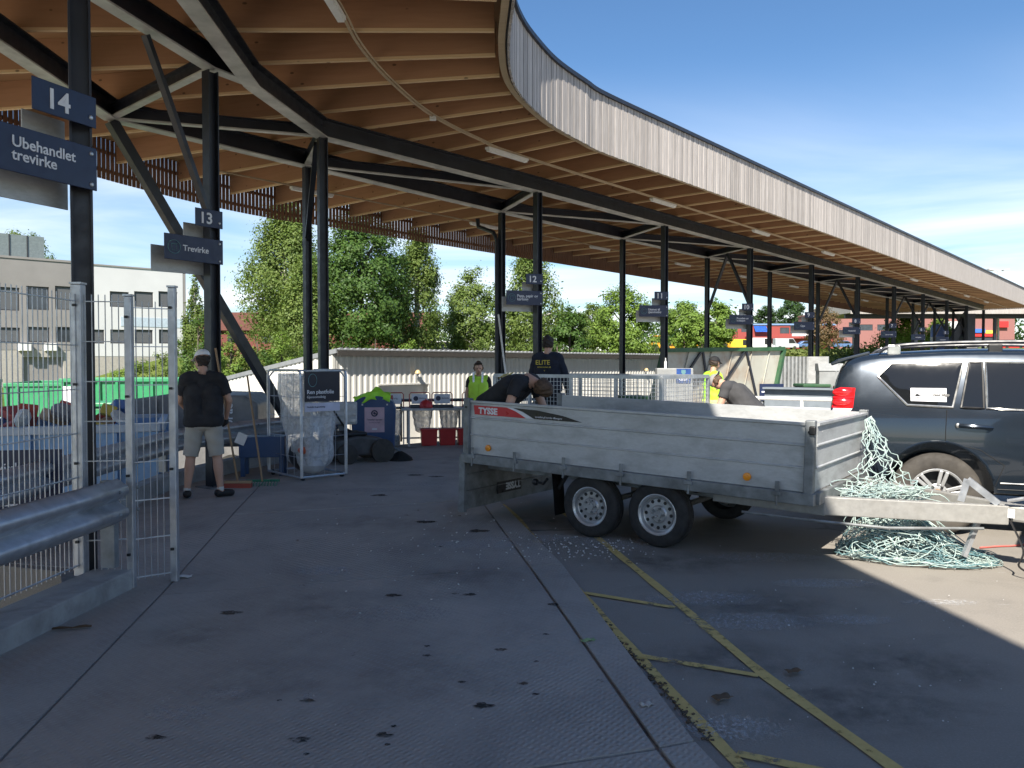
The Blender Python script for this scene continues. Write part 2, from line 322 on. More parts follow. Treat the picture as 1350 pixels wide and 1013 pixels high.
BARK = mat('bark', (.11, .09, .07), .9, var=.3, scale=5, bmp=.4); BIRCHB = mat('birch_bark', (.5, .48, .44), .8, var=.3, scale=4, dirt=(.05, .045, .04), dirt_amt=.8)
# ------------------------------------------------------------------ terrain and yard
def sstep(x): x = max(0, min(1, x)); return x * x * (3 - 2 * x)
def terrain(x, y):
    r, q = x * RD.x + y * RD.y, -(x * RP.x + y * RP.y)
    s = max((q - 33) / 13, (r - 38) / 24 if q > 14 else (r - 80) / 24)
    s = max(s, (-x - 26) / 20 if y > -20 else 0)
    h = -1.66 + 3.9 * sstep(s) + .35 * math.sin(x * .11 + 1) * math.sin(y * .09) * sstep(s)
    h -= 2.3 * sstep((-x - 15) / 6) * sstep((66 - y) / 5) * sstep((y - 28) / 7) * sstep(s)
    far = math.hypot(x, y)
    return h + max(0, far - 70) * .022 * sstep(s) * (1 if far < 330 else 0) + (4.2 if far >= 330 else 0) * sstep(s)
xs = sorted(set([-700, -400, -250, -160] + list(range(-110, 151, 5)) + [180, 230, 320, 450, 700])); ys = sorted(set([-500, -200, -90] + list(range(-50, 151, 5)) + [175, 210, 260, 340, 500, 900]))
g = MB(); nx = len(xs)
g.add([(x, y, terrain(x, y)) for y in ys for x in xs], [(j * nx + i, j * nx + i + 1, (j + 1) * nx + i + 1, (j + 1) * nx + i) for j in range(len(ys) - 1) for i in range(nx - 1)])
def lawnmat():
    m, nt, b = nodes('meadow_grass'); v = mapped(nt); c = mixc(nt, rng(nt, noise(nt, v, .15, 5), .35, .65), (.10, .145, .03), (.19, .215, .06)); c = mixc(nt, rng(nt, noise(nt, v, 2.5, 6, .7), .4, .7, 0, .6), c, (.06, .09, .022))
    nt.links.new(c, b.inputs['Base Color']); setin(b, Roughness=.95); b.inputs['Specular IOR Level'].default_value = .1; bump(nt, b, noise(nt, v, 6, 6, .7), 1, .12); return m
LAWN = lawnmat()
tag(g.build('terrain', LAWN, smooth=True), kind='structure')
EDGE = [(-3.9, -40), (-3.62, -10), (-3.5, 2), (-3.44, 5.3), (-3.3, 6.2), (-4.25, 6.5), (-4.45, 9), (-4.62, 11.2), (-4.0, 13.4), (-2.35, 16.2)] + [tuple(row(r, -12.0)[:2]) for r in (14, 30, 50, 74)]
poly = EDGE + [(95, 95), (110, -60), (-4.2, -60)]
yard = MB().prism([Vector(p) for p in poly][::-1], -1.7, 0.0); tag(yard.build('asphalt_yard', ASPH), kind='structure')
low = MB().prism([(-48, -30), (-3, -30), (-2.5, 20), (40, 76), (34, 82), (-6, 44), (-48, 44)], -1.75, -1.6)
LOWM = mat('sunlit_lower_yard_gravel', (.34, .30, .245), .9, var=.15, scale=1.2, bmp=.3, dirt=(.2, .18, .15), dirt_amt=.5)
tag(low.build('lower_yard', LOWM), kind='structure')
KL = [(-.35, -6.5), (-1.2, -3.5), (-1.62, -.5), (-2.0, 2.55), (-2.49, 5.61), (-3.04, 8.63), (-3.5, 11.3), (-2.75, 13.9)] + [tuple(row(11.5 + 3.05 * k, -11.6)[:2]) for k in range(18)]
KR = [(2.3, -5.7), (1.75, -2.7), (1.2, .3), (.62, 3.35), (.14, 6.4), (-.38, 9.55), (-.6, 11.9), (-.05, 13.3)] + [tuple(row(11.5 + 3.05 * k, -8.8)[:2]) for k in range(18)]
road = tag(thing('concrete_roadway', None, None), kind='structure')
def shrink(P, d):
    c = sum((Vector((*p, 0)) for p in P), Vector()) / len(P); out = []
    for p in P: v = Vector((*p, 0)) - c; out.append(tuple((c + v * (1 - d / v.length))[:2]))
    return out
def ccw(P):
    a = sum(P[i][0] * P[(i + 1) % len(P)][1] - P[(i + 1) % len(P)][0] * P[i][1] for i in range(len(P))); return P if a > 0 else P[::-1]
for i in range(len(KL) - 1):
    MB().prism(ccw(shrink([KL[i], KR[i], KR[i + 1], KL[i + 1]], .014)), -.02, .012 + .002 * (i % 2)).build('slab', CONC, road)
KE = [(KR[i][0] + d, KR[i][1] + .06) for i, d in enumerate((.3, .29, .27, .17, .27, .2, .2, .2))]
for i in range(2, 6):
    a, b, c, d = KR[i], KE[i], KE[i + 1], KR[i + 1]
    MB().prism(ccw(shrink([(a[0] + .012, a[1]), b, c, (d[0] + .012, d[1])], .01)), -.02, .018).build('edge_slab', CONC, road)
MB().prism(ccw([(-3.55, -20), (-.9, -20), *[(x - .012, y) for x, y in KL[:7]], (-4.5, 11.2), (-4.35, 9), (-4.2, 6.55), (-3.2, 6.3), (-3.38, 5.3), (-3.45, 2)]), -.02, .009).build('walkway_slab', CONC, road)
# painted markings
mk = MB()
def stripe(P, w, z):
    P = resample(P, .25); vs = []
    for i, p in enumerate(P):
        d = (P[min(i + 1, len(P) - 1)] - P[max(0, i - 1)]).normalized(); n = Vector((-d.y, d.x)); ww = w * (1 + .12 * math.sin(i * 1.7))
        vs += [(p.x + n.x * ww / 2, p.y + n.y * ww / 2, z), (p.x - n.x * ww / 2, p.y - n.y * ww / 2, z)]
    return MB().add(vs, [(2 * i + 1, 2 * i + 3, 2 * i + 2, 2 * i) for i in range(len(P) - 1)])
V2 = lambda P: [Vector((x, y)) for x, y in P]
marks = tag(thing('yellow_road_markings', None, None), kind='structure')
stripe(V2([(-.12, 9.3), (.04, 8.6), (.36, 6.45), (.50, 5.66), (.72, 4.4), (.92, 3.3), (1.1, 2.4)]), .062, .006).build('edge_line', YEL, marks)
stripe(V2([(.55, 8.9), (.84, 7.34), (1.11, 5.64), (1.33, 4.19), (1.55, 3.23), (1.75, 2.4)]), .068, .006).build('bay_line', YEL, marks)
stripe(V2([(.52, 5.68), (1.1, 5.33)]), .055, .009).build('cross_line', YEL, marks)
stripe(V2([(.71, 4.45), (1.3, 4.16)]), .055, .009).build('cross_line', YEL, marks)
stripe(V2([(.95, 3.32), (1.5, 3.05)]), .055, .009).build('cross_line', YEL, marks)

# ------------------------------------------------------------------ timber canopy
FP = [(1.65, -12), (1.25, -7), (.82, -2.5), (.59, -.4), (.42, 2.15), (.25, 5), (.10, 7.6), (.03, 9.2), (-.03, 10.4), (0, 11.5), (.14, 12.3), (.40, 13.1), (.78, 14.0), (1.36, 14.98)]
BP = [(-8.0, -14), (-8.3, -9), (-8.7, -4.6), (-8.9, -2.5), (-9.1, 0), (-9.4, 3), (-9.6, 6), (-9.65, 8.3), (-9.6, 10.6), (-9.3, 13), (-8.9, 14.8), (-8.25, 17.0), (-7.3, 19.3), (-6.2, 21.1)]
FP += [tuple(row(r, -8.76)[:2]) for r in (13.2, 16, 20, 25, 32, 40, 50, 60, 70)]; BP += [tuple(row(r, -18.3)[:2]) for r in (13.2, 16, 20, 25, 32, 40, 50, 60, 70)]
FD, BD = cr_spline([(x, y, 0) for x, y in FP], 12), cr_spline([(x, y, 0) for x, y in BP], 12)
FL = [0]
for a, b in zip(FD, FD[1:]): FL.append(FL[-1] + (b - a).length)
def station(s):
    j = min(max(0, np.searchsorted(FL, s) - 1), len(FL) - 2); t = (s - FL[j]) / (FL[j + 1] - FL[j]); return FD[j].lerp(FD[j + 1], t), BD[j].lerp(BD[j + 1], t), (FD[j + 1] - FD[j]).normalized()
canopy = thing('timber_canopy', 'long curved timber roof canopy on dark steel columns with pale vertical cladding edge', 'canopy', (-3.28, 6.1, 0))
def zset(v, z): return Vector((v.x, v.y, z))
ZR0, ZR1, ZB = 5.83, 6.29, 5.5
raft_cache = {}
s = .3
while s < FL[-1] - .2:
    f, b, t = station(s); n = Vector((-t.y, t.x, 0)); f2 = f + n * .2; d = (b - f2); L = d.length - .06; key = round(L, 1)
    if key not in raft_cache:
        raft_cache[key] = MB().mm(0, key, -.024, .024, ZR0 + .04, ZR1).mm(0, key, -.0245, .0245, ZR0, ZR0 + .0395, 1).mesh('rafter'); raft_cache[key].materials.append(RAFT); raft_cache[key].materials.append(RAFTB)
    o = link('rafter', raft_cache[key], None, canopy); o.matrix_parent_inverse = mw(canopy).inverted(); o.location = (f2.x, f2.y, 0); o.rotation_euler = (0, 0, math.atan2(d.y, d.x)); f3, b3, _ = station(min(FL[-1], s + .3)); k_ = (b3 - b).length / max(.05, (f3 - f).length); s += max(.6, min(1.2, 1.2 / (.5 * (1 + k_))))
dk = MB(); n = len(FD)
dk.add([zset(p, z) for z in (6.293, 6.72) for P in (FD, BD) for p in P], [])
for i in range(n - 1):
    dk.f += [(i + 1, i, n + i, n + i + 1), (2 * n + i, 2 * n + i + 1, 3 * n + i + 1, 3 * n + i), (n + i, n + i + 1, 3 * n + i + 1, 3 * n + i)][:3]; dk.mi += [0, 1, 1]
dk.f += [(0, n, 3 * n, 2 * n), (n - 1, 3 * n - 1, 4 * n - 1, 2 * n - 1)]; dk.mi += [1, 1]
# keep deck inside the cladding
for i in range(n):
    t = (FD[min(i + 1, n - 1)] - FD[max(0, i - 1)]).normalized(); q = FD[i] + Vector((-t.y, t.x, 0)) * .06
    dk.v[i] = (q.x, q.y, 6.293); dk.v[2 * n + i] = (q.x, q.y, 6.72)
dk.f += [(i, i + 1, 2 * n + i + 1, 2 * n + i) for i in range(n - 1)]; dk.mi += [1] * (n - 1)
dk.build('roof_deck', [DECK, CAPM], canopy, world=True)
def edge_strip(P, off0, off1, z0, z1, mb=None):
    mb = mb or MB(); m = len(P); vs = []
    for i in range(m):
        t = (P[min(i + 1, m - 1)] - P[max(0, i - 1)]).normalized(); nn = Vector((-t.y, t.x, 0))
        for o_, z in ((off0, z0), (off1, z0), (off1, z1), (off0, z1)): q = P[i] + nn * o_; vs.append((q.x, q.y, z))
    fs = [(4 * i + k, 4 * i + (k + 1) % 4, 4 * (i + 1) + (k + 1) % 4, 4 * (i + 1) + k) for i in range(m - 1) for k in range(4)]
    return mb.add(vs, fs + [(0, 3, 2, 1), (4 * m - 4, 4 * m - 3, 4 * m - 2, 4 * m - 1)])
edge_strip(FD, .03, .055, 5.84, 6.84).build('cladding_backing', BLK, canopy, world=True)
edge_strip(FD, .06, .15, 5.80, 5.835).build('soffit_trim', TRIMW, canopy, world=True)
cap = edge_strip(FD, -.05, .1, 6.87, 6.945); edge_strip(BD, -.12, .03, 6.74, 6.80, cap); cap.build('roof_edge_cap', CAPM, canopy, world=True)
slat_me = []
for k in range(6):
    b_ = MB().mm(-.049, .049, -.014, .014, 5.775 - .004 * (k % 3), 6.872); me = b_.mesh('cladding_slat'); me.materials.append(FASC); slat_me.append(me)
rest = MB(); cnt = 0; s = .05
while s < FL[-1]:
    f, b, t = station(s); M = Matrix.Rotation(math.atan2(t.y, t.x), 3, 'Z')
    if f.y > 8.9 and cnt < 290 and t.y > .2:
        o = link('cladding_slat', slat_me[cnt % 6], None, canopy); o.matrix_parent_inverse = mw(canopy).inverted(); q = f + Vector((-t.y, t.x, 0)) * (.012 + .004 * (cnt % 2)); o.location = (q.x, q.y, 0); o.rotation_euler = (0, 0, math.atan2(t.y, t.x)); cnt += 1
    else:
        q = f + Vector((-t.y, t.x, 0)) * .012; rest.box((q.x, q.y, 6.322), (.098, .026, 1.1), M)
    s += .118
f, b, t = station(FL[-1] - .02); dd = (b - f); 
for k in range(int(dd.length / .118)):
    q = f + dd.normalized() * (.12 + k * .118); rest.box((q.x, q.y, 6.322), (.026, .098, 1.1), Matrix.Rotation(math.atan2(t.y, t.x), 3, 'Z'))
FASC2 = wood('weathered_cladding_far', (.47, .435, .41), (.27, .245, .225), axis='z', rnd=0, sc=1.3, knots=False, grain=.8)
tag(rest.build('cladding_run', FASC2, canopy, world=True), kind='stuff')
bt = MB()
for p, q in zip(resample(BD, .115), resample(BD, .115)[1:]):
    d = q - p; bt.box((p.x, p.y, 6.08), (.08, .03, 1.24), Matrix.Rotation(math.atan2(d.y, d.x), 3, 'Z'))
tag(bt.build('back_battens', BATT, canopy, world=True), kind='stuff')
for z in (5.62, 6.0, 6.5): edge_strip(BD, .025, .06, z, z + .07).build('batten_rail', BATT, canopy, world=True)
# steel frame
FB = [Vector(p) for p in ((-2.5, -10, 0), (-2.9, 0, 0), (-3.28, 6.1, 0), (-3.62, 11.2, 0), (-3.24, 13.7, 0))] + [row(14.1 + 5.7 * i, -11.2) for i in range(10)]
BB = [Vector(p) for p in ((-6.0, -10, 0), (-6.1, 1, 0), (-6.2, 9.65, 0), (-6.34, 12.7, 0), (-4.02, 15.7, 0))] + [row(15.4 + 5.7 * i, -13.4) for i in range(10)]
def ibeam(a, b, w=.22, h=.33, top=5.827):
    a, b = zset(a, top), zset(b, top); dz = Vector((0, 0, 1)); m = MB()
    m.bar(a - dz * .011, b - dz * .011, w, .022); m.bar(a - dz * (.022 + (h - .044) / 2), b - dz * (.022 + (h - .044) / 2), .016, h - .044)
    o = m.build('beam', STEEL, canopy, world=True)
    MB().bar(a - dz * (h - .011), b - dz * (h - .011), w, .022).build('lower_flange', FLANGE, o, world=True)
for i in range(len(FB) - 1): ibeam(FB[i], FB[i + 1])
for i in range(len(BB) - 1): ibeam(BB[i], BB[i + 1])
C13 = Vector((-3.98, 10.6, 0)); ibeam(FB[3], C13, .18, .3); ibeam(C13, Vector((-6.0, 1.4, 0)), .18, .3)
tie = lambda a, b: ibeam(a, b, .12, .2, 5.72)
tie(BB[3], C13); tie(BB[3], FB[4]); tie(BB[4], FB[4]); tie(BB[4], FB[5])
for i in range(10):
    tie(BB[5 + i], FB[5 + i])
    if i < 9: tie(BB[5 + i], FB[6 + i])
def column(p, rz, z0=0.0, z1=ZB - .001, w=.15):
    m = MB(); Mr = Matrix.Rotation(rz, 3, 'Z'); h = z1 - z0; zc = (z0 + z1) / 2
    for s_ in (-1, 1): m.box(Vector((p.x, p.y, zc)) + Mr @ Vector((0, s_ * (w / 2 - .008), 0)), (w, .016, h), Mr)
    m.box((p.x, p.y, zc), (.012, w - .032, h), Mr)
    o = m.build('column', STEEL, canopy, world=True)
    MB().box((p.x, p.y, z0 + .012), (.34, .34, .024), Mr).build('base_plate', GALVD, o, world=True)
    return o
COLS = [(FB[2], R(-60)), (C13, R(-35)), (FB[4], R(-60))] + [(FB[5 + i], R(-49.7)) for i in range(10)]
for p, a in COLS: column(p, a)
for i, p in enumerate([BB[4]] + BB[5:]): column(p, R(-49.7), -1.6, w=.135)
def brace(a, b, w=.1): MB().bar(a, b, w, w).build('brace', STEEL, canopy, world=True)
brace((-4.28, 9.4, 5.49), (-3.99, 10.52, 3.6), .075); brace((-6.34, 12.7, 5.49), (-4.25, 15.5, .35), .16)
brace((-4.02, 15.7, 4.1), (-3.4, 13.95, 5.48), .09)
for i in (2, 4, 6, 7, 8):
    a, b = zset(BB[5 + i], 3.5), zset(FB[5 + i], 3.6); t = zset((BB[5 + i] + FB[5 + i]) / 2, 5.49); brace(a, t, .08); brace(b, t, .08)
dp = BB[5] + Vector((-.13, -.05, 0)); MB().tube([dp + Vector((-.5, .35, 5.4)), dp + Vector((-.48, .33, 5.2)), dp + Vector((-.08, .05, 5.0)), dp + Vector((0, 0, 4.8)), dp + Vector((0, 0, -1.5))], .055, 8).build('downpipe', STEEL, canopy, smooth=True, world=True)
# lamp run under the rafters
CON = cr_spline([(-1.95, 3, 5.81), (-2.15, 7, 5.81), (-2.03, 9.36, 5.81), (-2.0, 10.5, 5.81), (-1.8, 11.8, 5.81), (-1.36, 13.4, 5.81), (-.6, 14.9, 5.81)] + [tuple(row(r, -10.25, 5.81)) for r in (12.5, 20, 30, 45, 60, 68)], 6)
MB().tube(CON, .022, 6).build('lamp_conduit', TRIMW, canopy, world=True); MB().tube([Vector(p) + Vector((.05, -.03, 0)) for p in CON], .014, 5).build('lamp_cable', TRIMW, canopy, world=True)
CON2 = [row(r, -16, 5.81) for r in (9, 68)]; MB().tube(CON2, .02, 6).build('lamp_conduit', TRIMW, canopy, world=True)
def lamp(c, d):
    a = math.atan2(d.y, d.x); m = MB(); Mr = Matrix.Rotation(a, 3, 'Z'); m.box(zset(c, 5.765), (1.2, .11, .05), Mr); m.box(zset(c, 5.725), (1.16, .085, .035), Mr); m.build('strip_lamp', WPNT, canopy, world=True, bevel=.008)
lamp(Vector((-2.06, 9.0, 0)), Vector((.05, 1, 0)))
for k in range(9): lamp(row(11.95 + 6.1 * k, -10.25), RD)
for k in range(8): lamp(row(11.5 + 6.1 * k, -16), RD)
MB().box((-1.33, 13.5, 5.78), (.1, .1, .06)).build('junction_box', WPNT, canopy, world=True)

# a second canopy farther back
can2 = thing('distant_canopy', 'smaller pale-clad canopy standing beyond the far end of the long roof', 'canopy', (33, 74, 1))
c2 = MB(); c2.mm(31.5, 60, 74.06, 84, 6.4, 7.3); c2.build('roof_deck', [FASC2], can2, world=True)
c2 = MB()
for k in range(260): c2.mm(31.4 + k * .118, 31.5 + k * .118, 74.0, 74.03, 6.3 - .008 * (k % 2), 7.42)
tag(c2.build('cladding_run', FASC2, can2, world=True), kind='stuff')
for x, y in ((32.6, 76), (38.5, 76), (46, 76), (32.6, 82), (38.5, 82), (46, 82)): MB().mm(x - .12, x + .12, y - .12, y + .12, .4, 6.4).build('column', STEEL, can2, world=True)
MB().mm(31.7, 59, 75.85, 76.15, 6.0, 6.4).build('beam', STEEL, can2, world=True)
# ------------------------------------------------------------------ signs on the columns
def sign(colpos, d, num, txt, label, icon=True, back=True, line=None, ww=.83):
    d = Vector((*d, 0)).normalized(); x = -d; nrm = Vector((-x.y, x.x, 0)) * -1; Rr = Vector((colpos.x, colpos.y, 0)) + nrm * .125 + x * (.03 if num == '14' else .08)
    t = thing('column_sign', label, 'sign', (Rr.x, Rr.y, 2.96)); F0 = lambda u, z, o=0: Rr + x * u + Vector((0, 0, z)) + nrm * o - t.location
    def plate(nm, u0, u1, z0, z1, o, m, th=.012, bev=.004):
        me = MB(); Mx = Matrix((x, nrm, Vector((0, 0, 1)))).transposed(); me.box(F0((u0 + u1) / 2, (z0 + z1) / 2, o), (u1 - u0, th, z1 - z0), Mx); return me.build(nm, m, t, bevel=bev)
    pl = plate('name_plate', -ww, 0, 2.96, 3.28, 0, NAVY); nw_ = .52 if num == '14' else .40; pn = plate('number_plate', -nw_, 0, 3.43, 3.66, 0, NAVY)
    for z in (3.0, 3.23): MB().lathe([(.017, 0), (.017, .006), (.01, .011), (0, .012)], 10, frame(F0(-.05, z, .006), x, (0, 0, 1))).build('bolt', GALV, pl)
    MB().lathe([(.017, 0), (.017, .006), (.01, .011), (0, .012)], 10, frame(F0(-.05, 3.5, .006), x, (0, 0, 1))).build('bolt', GALV, pn)
    if back: plate('back_plate', -ww - .02, -.03, 2.83, 3.16, -.27, GALVP); plate('back_plate', -.4, -.05, 3.3, 3.5, -.27, GALVP)
    lettering(num, .2, frame(F0(-nw_ * .62, 3.475, .0085), x, (0, 0, 1)), WHITE, pn, 'CENTER', .004)
    lines = txt.count('\n') + 1; u0 = -ww + (.25 if icon else .15)
    lettering(txt, line or .105, frame(F0(u0, 3.105 + (.03 if lines > 1 else -.02), .0085), x, (0, 0, 1)), WHITE, pl, 'LEFT', .0015, line=.85)
    if icon:
        c = F0(-ww + .13, 3.12, .0085); TEAL = mat('teal_print', (.10, .22, .24), .5)
        MB().tube([c + x * (.085 * math.cos(k / 20 * 2 * math.pi)) + Vector((0, 0, .085 * math.sin(k / 20 * 2 * math.pi))) for k in range(20)], .005, 4, True).build('icon_ring', TEAL, pl)
        m = MB(); m.tube([c + x * a + Vector((0, 0, b)) for a, b in ((-.03, -.045), (-.035, .03), (.035, .03), (.03, -.045), (-.03, -.045))], .004, 4); m.tube([c + x * -.045 + Vector((0, 0, .035)), c + x * .045 + Vector((0, 0, .045))], .004, 4); m.build('icon', TEAL, pl)
    return t
sign(FB[2], (-.30, -.75), '14', 'Ubehandlet\ntrevirke', 'navy sign numbered 14 reading Ubehandlet trevirke on the nearest column', icon=False, line=.106)
sign(C13, (-.58, -.81), '13', 'Trevirke', 'navy sign numbered 13 reading Trevirke on the column behind the man')
sign(FB[5], (-.94, -.3), '12', 'Papp, papir og\nkartong', 'navy sign numbered 12 reading Papp, papir og kartong', ww=.86, line=.085)
sign(FB[6], (-1, -.1), '11', 'Uegnet til\ngjenvinning', 'navy sign numbered 11 reading Uegnet til gjenvinning', line=.085)
sign(FB[7], (-1, -.1), '10', 'Porselen og\nisolasjon', 'navy sign numbered 10 on the column above the hi-vis worker', line=.085)
sign(FB[8], (-1, -.1), '9', 'Gips', 'navy sign numbered 9 with a single short word, right of sign 10')
sign(FB[9], (-1, -.1), '8', 'Hageavfall', 'navy sign numbered 8 on the column above the roof rear of the car', line=.085)
sign(FB[10], (-1, -.1), '7', 'Jern og metall', 'navy sign numbered 7, next after sign 8 along the row', line=.07, back=False)
sign(FB[11], (-1, -.1), '6', 'Hardplast', 'navy sign numbered 6, second after sign 8 along the row', line=.085, back=False)
sign(FB[12], (-1, -.1), '5', 'Hvitevarer', 'navy sign numbered 5, the third from the far canopy end', line=.085, back=False)

# ------------------------------------------------------------------ kerb wall, guard rails and mesh fence along the platform edge
def along(P, n=None): return [Vector((*p, 0)) for p in P]
kw = tag(thing('kerb_wall', 'low pale concrete kerb wall along the platform edge behind the columns', 'kerb wall', (-4.3, 8, 0)))
def wall_piece(a, b, w, h, z0=-.02, name='wall_segment', par=None):
    a, b = Vector((*a, 0)), Vector((*b, 0)); c = (a + b) / 2; L = (b - a).length; m = MB(); m.box((c.x, c.y, (z0 + h) / 2), (L - .012, w, h - z0), Matrix.Rotation(math.atan2((b - a).y, (b - a).x), 3, 'Z')); return m.build(name, KERB, par or kw, world=True, bevel=.012)
pts = resample(along(EDGE[5:10]), 2.2)
for a, b in zip(pts, pts[1:]): wall_piece(a[:2], b[:2], .2, .2)
pts = resample([row(14, -12), row(72, -12)], 2.9)
for a, b in zip(pts, pts[1:]): wall_piece(a[:2], b[:2], .2, .2)
fk = thing('fence_plinth', 'low concrete plinth under the mesh fence beside column 14', 'plinth', (-3.1, 5.5, 0))
FA, FBp, FC, FDp = (-3.55, 1.0), (-3.25, 4.95), (-2.98, 5.72), (-2.98, 5.72)
PL = [(-3.40, -2.5), (-3.25, .5), (-3.12, 3.4), (-2.92, 5.80)]
for a, b in zip(PL, PL[1:]): wall_piece(a, b, .3, .15, name='plinth_block', par=fk)
WPROF = [(0, 0), (.012, .012), (.075, .05), (.082, .075), (.075, .1), (.01, .14), (0, .155), (.01, .17), (.075, .21), (.082, .235), (.075, .26), (.012, .298), (0, .31)]
def guardrail(name, label, P, z, side, step=2.0, posts=True, cat='guard rail', postbase=0.0, group=None):
    P = [Vector((p[0], p[1], 0)) for p in P]; t = thing(name, label, cat, (P[0].x, P[0].y, 0), group=group); m = MB(); N = len(WPROF); Q = resample(P, .5); vs = []
    for i, p in enumerate(Q):
        d = (Q[min(i + 1, len(Q) - 1)] - Q[max(0, i - 1)]).normalized(); n = Vector((d.y, -d.x, 0)) * side
        vs += [p + n * (o + .03) + Vector((0, 0, z + h)) for o, h in WPROF]
    m.add(vs, [(i * N + k, i * N + k + 1, (i + 1) * N + k + 1, (i + 1) * N + k) for i in range(len(Q) - 1) for k in range(N - 1)])
    o = m.build('rail', GALV, t, smooth=True, world=True, ang=60); sm = o.modifiers.new('s', 'SOLIDIFY'); sm.thickness = .006
    QQ = resample(P, step)
    for i, p in enumerate(QQ):
        d = (QQ[min(i + 1, len(QQ) - 1)] - QQ[max(0, i - 1)]).normalized(); n = Vector((d.y, -d.x, 0)) * side; Mr = Matrix.Rotation(math.atan2(d.y, d.x), 3, 'Z')
        if posts: MB().box((p.x - n.x * .03, p.y - n.y * .03, (z + .3 + postbase) / 2), (.06, .1, z + .3 - postbase), Mr).build('post', GALVD, t, world=True)
        b = MB()
        for dx in (-.12, .12):
            for h in (.075, .235):
                c = p + n * .115 + d * dx; b.ell((c.x, c.y, z + h), (.014, .014, .014), 6, 4)
        b.build('bolt_set', GALVD, o, world=True)
    return t
guardrail('guard_rail', 'galvanised double-wave guard rail in front of the mesh fence at lower left', [(-3.12, -3), (-3.08, .8), (-2.95, 3.6), (-2.84, 5.65)], .52, 1, 2.4, postbase=.2)
guardrail('guard_rail', 'galvanised guard rail behind the man in the white cap', [(-4.42, 6.4), (-4.6, 9), (-4.75, 11.3), (-4.15, 13.5), (-3.3, 14.9)], .42, 1, 2.2, postbase=.18)
guardrail('guard_rail', 'galvanised guard rail along the row behind the far columns', [row(15, -12.05), row(40, -12.05), row(70, -12.05)], .42, 1, 2.9, postbase=.18)
guardrail('guard_rail', 'galvanised guard rail seen through the mesh fence beyond column 14', [(-5.3, 2.5), (-5.35, 6.5), (-5.3, 8.6)], .12, 1, 2.2, postbase=-1.6)

# mesh fence: panels of welded wire between galvanised posts
fence = thing('mesh_fence', 'tall galvanised wire mesh fence with square posts beside column 14', 'fence', (-3.1, 5.75, 0))
def post(p, z0, z1, w=.07):
    o = MB().box((p[0], p[1], (z0 + z1) / 2), (w, w, z1 - z0)).build('post', GALV, fence, world=True, bevel=.006); MB().box((p[0], p[1], z1 + .008), (w + .01, w + .01, .014)).build('post_cap', GALV, o, world=True)
    for k in range(4): MB().box((p[0] - .005, p[1] - w / 2 - .01, z0 + .25 + k * (z1 - z0 - .4) / 3), (.022, .016, .018)).build('clamp', BLK, o, world=True)
def panel(a, b, z0, z1, dx=.052, wires=True):
    a, b = Vector((*a, 0)), Vector((*b, 0)); L = (b - a).length; d = (b - a) / L; m = MB(); k = dx
    while k < L - .01:
        q = a + d * k; m.bar((q.x, q.y, z0), (q.x, q.y, z1 + .03), .0055, .0055, (1, 0, 0)); k += dx
    tag(m.build('vertical_wires', GALV, fence, world=True), kind='stuff')
    nz = int(round((z1 - z0) / .3))
    for i in range(nz + 1):
        z = z0 + .02 + (z1 - z0 - .04) * i / nz; MB().bar(zset(a, z), zset(b, z), .018, .007).build('horizontal_wire', GALV, fence, world=True)
pP = [(-3.34, .5), (-3.22, 3.2), (-3.12, 5.74), (-2.785, 5.80), (-2.545, 5.98)]
for p, z0 in zip(pP, (.12, .12, .12, .01, .01)): post(p, z0, 2.22 if p != pP[3] else 2.14, .075 if p == pP[2] else .052)
panel(pP[0], pP[1], .18, 2.12); panel(pP[1], pP[2], .18, 2.12); panel(pP[2], pP[3], .06, 2.12, .045); panel(pP[3], pP[4], .06, 2.08, .045)

# ------------------------------------------------------------------ containers in the lower yard
def skip_container(name, label, c, rz, L, W, H, m, group=None, flare=.12, rib=.55, rimm=None, z0=-1.6):
    t = thing(name, label, 'container', (c[0], c[1], z0), rz, group); th = .05
    b = MB(); l, w = L / 2, W / 2
    for s_ in (-1, 1):
        b.add([(-l, s_ * (w - flare), .15), (l, s_ * (w - flare), .15), (l, s_ * w, H), (-l, s_ * w, H), (-l, s_ * (w - flare - th), .15), (l, s_ * (w - flare - th), .15), (l, s_ * (w - th), H), (-l, s_ * (w - th), H)], [(0, 1, 2, 3), (5, 4, 7, 6), (3, 2, 6, 7)])
    b.build('side_wall', m, t)
    MB().mm(-l, -l + th, -w + flare, w - flare, .15, H - .02).build('end_wall', m, t); MB().mm(l - th, l, -w + flare, w - flare, .15, H - .02).build('end_wall', m, t); MB().mm(-l, l, -w + flare, w - flare, .1, .2).build('floor', m, t)
    b = MB()
    for s_ in (-1, 1): b.bar((-l, s_ * (w + .02), H), (l, s_ * (w + .02), H), .12, .12)
    for s_ in (-1, 1): b.bar((s_ * l, -w, H), (s_ * l, w, H), .12, .12)
    b.build('rim', rimm or m, t, bevel=.015)
    n = int(L / rib)
    for s_ in (-1, 1):
        for k in range(n + 1):
            x = -l + .08 + k * (L - .16) / n; MB().bar((x, s_ * (w - flare + .03), .2), (x, s_ * (w + .03), H - .06), .1, .08, (1, 0, 0)).build('rib', m, t)
    for s_ in (-1, 1):
        for y in (-.4, 0, .4): MB().bar((s_ * (l + .03), y * W * .9, .2), (s_ * (l + .03), y * W * .9, H - .06), .08, .08, (1, 0, 0)).build('rib', m, t)
    return t
skip_container('skip_container', 'open light blue ribbed skip heaped with rubbish behind the mesh fence', (-8.6, 11.9), R(22), 6.2, 2.4, 2.3, BLUC, rimm=mat('pale_blue_rim', (.36, .43, .52), .5))
SK1 = skip_container('skip_container', 'bright green skip at the far left edge with an open dark lid', (-22.0, 29.5), R(10), 4.6, 2.4, 2.6, GRN)
